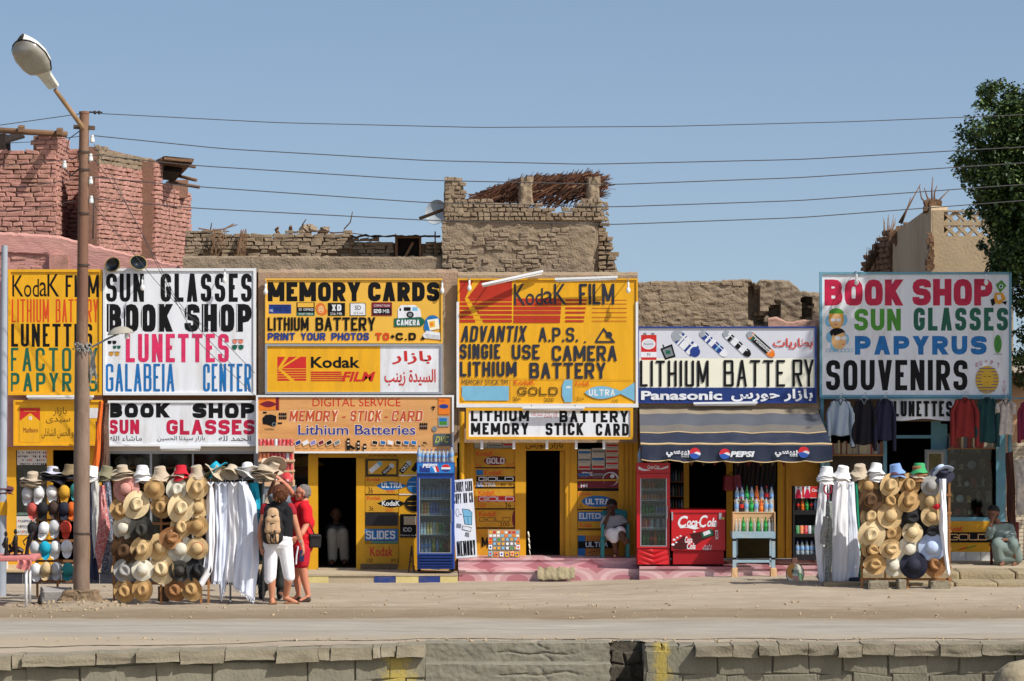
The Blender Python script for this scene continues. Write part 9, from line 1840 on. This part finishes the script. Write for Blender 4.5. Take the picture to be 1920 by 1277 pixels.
blob('robe', [(Q(1862, 992, -.05), Q(1890, 990, .05), .082, .082), (Q(1872, 1004), Q(1888, 1004), .125, .125), (Q(1876, 1018, .05), Q(1894, 1018, .05), .135, .135), (Q(1859, 992, -.1), Q(1854, 1005, -.23), .07, .065), (Q(1854, 1005, -.23), Q(1857, 993, -.26), .062, .06), (Q(1893, 990, .05), Q(1898, 1005, -.1), .075, .07), (Q(1898, 1005, -.1), Q(1891, 1011, -.26), .068, .062),
  (Q(1876, 1019), Q(1870, 1021, -.40), .125, .095), (Q(1892, 1019), Q(1900, 1021, -.40), .125, .095), (Q(1870, 1021, -.40), Q(1874, 1046, -.34), .095, .10), (Q(1900, 1021, -.40), Q(1906, 1046, -.30), .095, .10), (Q(1874, 1046, -.33), Q(1906, 1046, -.30), .095, .095), (Q(1878, 1026, -.38), Q(1896, 1034, -.36), .09, .09), (Q(1888, 1036, -.3), Q(1888, 1044, -.2), .1, .1)], ROBE, t, .011, 4)
# --- man inside the photo shop
Y = 1.5; Q = lambda px, py, dy=0.0: P(px, py, Y + dy)
t = thing('stool', 'plain dark stool inside the photo shop doorway', 'stool', (Q(634, 0).x, Y + .1, .14)); m = MB(); m.rbox((Q(634, 0).x, Y + .1, .56), (.38, .38, .05), (0, 0, 0), .01); m.build('seat', TIMB, t); [MB().box(Q(634, 0).x + a - .02, Q(634, 0).x + a + .02, Y + .1 + b_ - .02, Y + .1 + b_ + .02, .14, .53).build('leg', TIMB, t) for a in (-.15, .15) for b_ in (-.15, .15)]
t = thing('person', 'man in pale trousers sitting in the shade inside the photo shop doorway', 'person', (Q(632, 0).x, Y, .14))
hc, g = head_caps(Q(630, 966), (.2, -1, 0)); B_ = lambda px, z, dy=0: Vector((Q(px, 0).x, Y + dy, z))
caps = hc + limb((Q(630, 977), .05), (Q(631, 984), .055)) + [(Q(620, 990), Q(643, 990), .07, .07), (Q(626, 1004), Q(638, 1004), .11, .11), (B_(626, .68, .08), B_(640, .68, .08), .11, .11)] + limb((Q(617, 992), .05), (Q(614, 1006, -.1), .04), (Q(622, 1012, -.25), .028)) + hand_caps(Q(623, 1012, -.26), (.6, -.6, -.3), (0, 0, -1), curl=.5) + limb((Q(646, 992), .05), (Q(650, 1006, -.1), .04), (Q(642, 1012, -.25), .028)) + hand_caps(Q(641, 1012, -.26), (-.6, -.6, -.3), (0, 0, -1), curl=.5)
caps += limb((B_(626, .66), .09), (B_(625, .66, -.42), .07), (B_(626, .24, -.40), .045), (B_(625, .18, -.52), .03)) + limb((B_(640, .66), .09), (B_(646, .66, -.42), .07), (B_(648, .24, -.36), .045), (B_(648, .18, -.48), .03))
blob('body', caps, SK4, t, .009)
blob('shirt', [(Q(620, 990), Q(643, 990), .08, .08), (Q(626, 1004), Q(638, 1004), .12, .12), (B_(626, .68, .08), B_(640, .68, .08), .12, .12), (Q(617, 992), Q(615, 1003, -.06), .062, .058), (Q(646, 992), Q(649, 1003, -.06), .062, .058)], M('dark shirt', (56, 52, 56), .9), t, .012, 2)
blob('trousers', [(B_(626, .66, .02), B_(640, .66, .02), .115, .115), (B_(626, .66), B_(625, .66, -.42), .105, .085), (B_(625, .66, -.42), B_(626, .26, -.40), .085, .08), (B_(640, .66), B_(646, .66, -.42), .105, .085), (B_(646, .66, -.42), B_(648, .26, -.36), .085, .08)], M('pale trousers', (186, 180, 166), .9, .06, 6), t, .012, 2)
# ---------------------------------------------------------------- separate pieces become parts of their own; pieces of a part become its sub-parts
import numpy as np
GAP = {'lettering': .10, 'picture': .10, 'brick_face': .12, 'broken_brick': .12, 'bare_sticks': .3, 'card': .004}
for n_ in ('feet', 'hanger', 'support', 'bracket', 'boots', 'eyes', 'trouser_cuffs', 'cap_sleeves', 'shoulder_strap', 'latch', 'rack_step', 'tray_board', 'inner_shelf', 'shelf', 'sticker_sheet', 'wire_fittings', 'batten', 'book_shelf', 'grout', 'leg_band', 'side_rail', 'roof_pole', 'straps', 'beam_end', 'front_panel', 'fringe', 'foot', 'sandal', 'props'): GAP[n_] = .02
base = lambda o: o.name.split('.')[0]
for o in [o for o in bpy.data.objects if o.type == 'MESH' and o.parent and base(o) in GAP]:
 me = o.data
 if me.users > 1: continue
 n = len(me.vertices); lab = list(range(n))
 def root(i):
  while lab[i] != i: lab[i] = lab[lab[i]]; i = lab[i]
  return i
 for p in me.polygons:
  r0 = root(p.vertices[0])
  for v in p.vertices[1:]: lab[root(v)] = r0
 ids = {}; isl = np.array([ids.setdefault(root(i), len(ids)) for i in range(n)])
 co = np.empty(n * 3); me.vertices.foreach_get('co', co); co = co.reshape(-1, 3); k = len(ids)
 if k < 2 or k > 2500: continue
 lo = np.full((k, 3), 1e9); hi = np.full((k, 3), -1e9); np.minimum.at(lo, isl, co); np.maximum.at(hi, isl, co)
 g_ = GAP[base(o)]; cl = np.full(k, -1); nc = 0
 for i in range(k):
  if cl[i] >= 0: continue
  cl[i] = nc; todo = [i]
  while todo:
   j = todo.pop(); hit = np.where((cl < 0) & np.all(lo - g_ < hi[j], axis=1) & np.all(hi + g_ > lo[j], axis=1))[0]
   cl[hit] = nc; todo += list(hit)
  nc += 1
 if nc < 2 or nc > 98: continue
 vc = cl[isl]; polys = [[] for _ in range(nc)]
 for p in me.polygons: polys[vc[p.vertices[0]]].append(p)
 for c_ in range(nc):
  idx = np.where(vc == c_)[0]; mp = {int(v): i for i, v in enumerate(idx)}
  m2 = bpy.data.meshes.new(base(o)); m2.from_pydata(co[idx].tolist(), [], [[mp[v] for v in p.vertices] for p in polys[c_]])
  m2.polygons.foreach_set('use_smooth', [p.use_smooth for p in polys[c_]]); m2.materials.append(me.materials[0])
  ob = o if c_ == 0 else bpy.data.objects.new(base(o), m2)
  if c_ == 0: o.data = m2
  else: COL.objects.link(ob); ob.parent = o.parent; ob.matrix_local = o.matrix_local
SUB = {'lettering': ('panel', 'header', 'valance', 'cloth', 'front_panel', 'film_panel', 'body', 'disc', 'poster'), 'picture': ('panel', 'header', 'valance', 'front_panel', 'body', 'disc', 'poster', 'box_body'), 'panel_face': ('panel',), 'card': ('board',), 'door_glass': ('door_frame',), 'door_trim': ('door_frame',), 'handle': ('door_frame',),
  'shelf_lip': ('shelf',), 'lamp_glass': ('lamp_housing', 'lamp_shade'), 'gasket': ('lamp_housing',), 'window_frame': ('window',), 'front_pocket': ('front_panel',), 'trouser_cuffs': ('trousers',), 'cap_sleeves': ('top',), 'hair_strands': ('hair',), 'hanger_hook': ('collar',), 'fringe': ('cloth',), 'neckline': ('fabric',), 'rim': ('horn', 'disc'), 'holder': ('glass_bulb',), 'leg_band': ('leg',), 'label_strip': ('box_body',), 'printing': ('box_body',), 'piping': ('valance',), 'grille': ('cabinet',), 'padlock': ('lid',), 'print': ('shorts',), 'side_stripe': ('shorts',), 'grout': ('marble_dado', 'riser'), 'lips': ('body',), 'eyes': ('body',)}
for o in [o for o in bpy.data.objects if o.type == 'EMPTY' and o.parent is None]:
 ch = list(o.children); by = {}
 for c in ch: by.setdefault(base(c), []).append(c)
 for c in ch:
  for tn in SUB.get(base(c), ()):
   if tn in by and c not in by[tn]:
    ctr = lambda q: sum((Vector(b) for b in q.bound_box), Vector()) / 8
    q = min(by[tn], key=lambda q: (ctr(q) - ctr(c)).length)
    if q.location.length < 1e-6: c.parent = q
    break
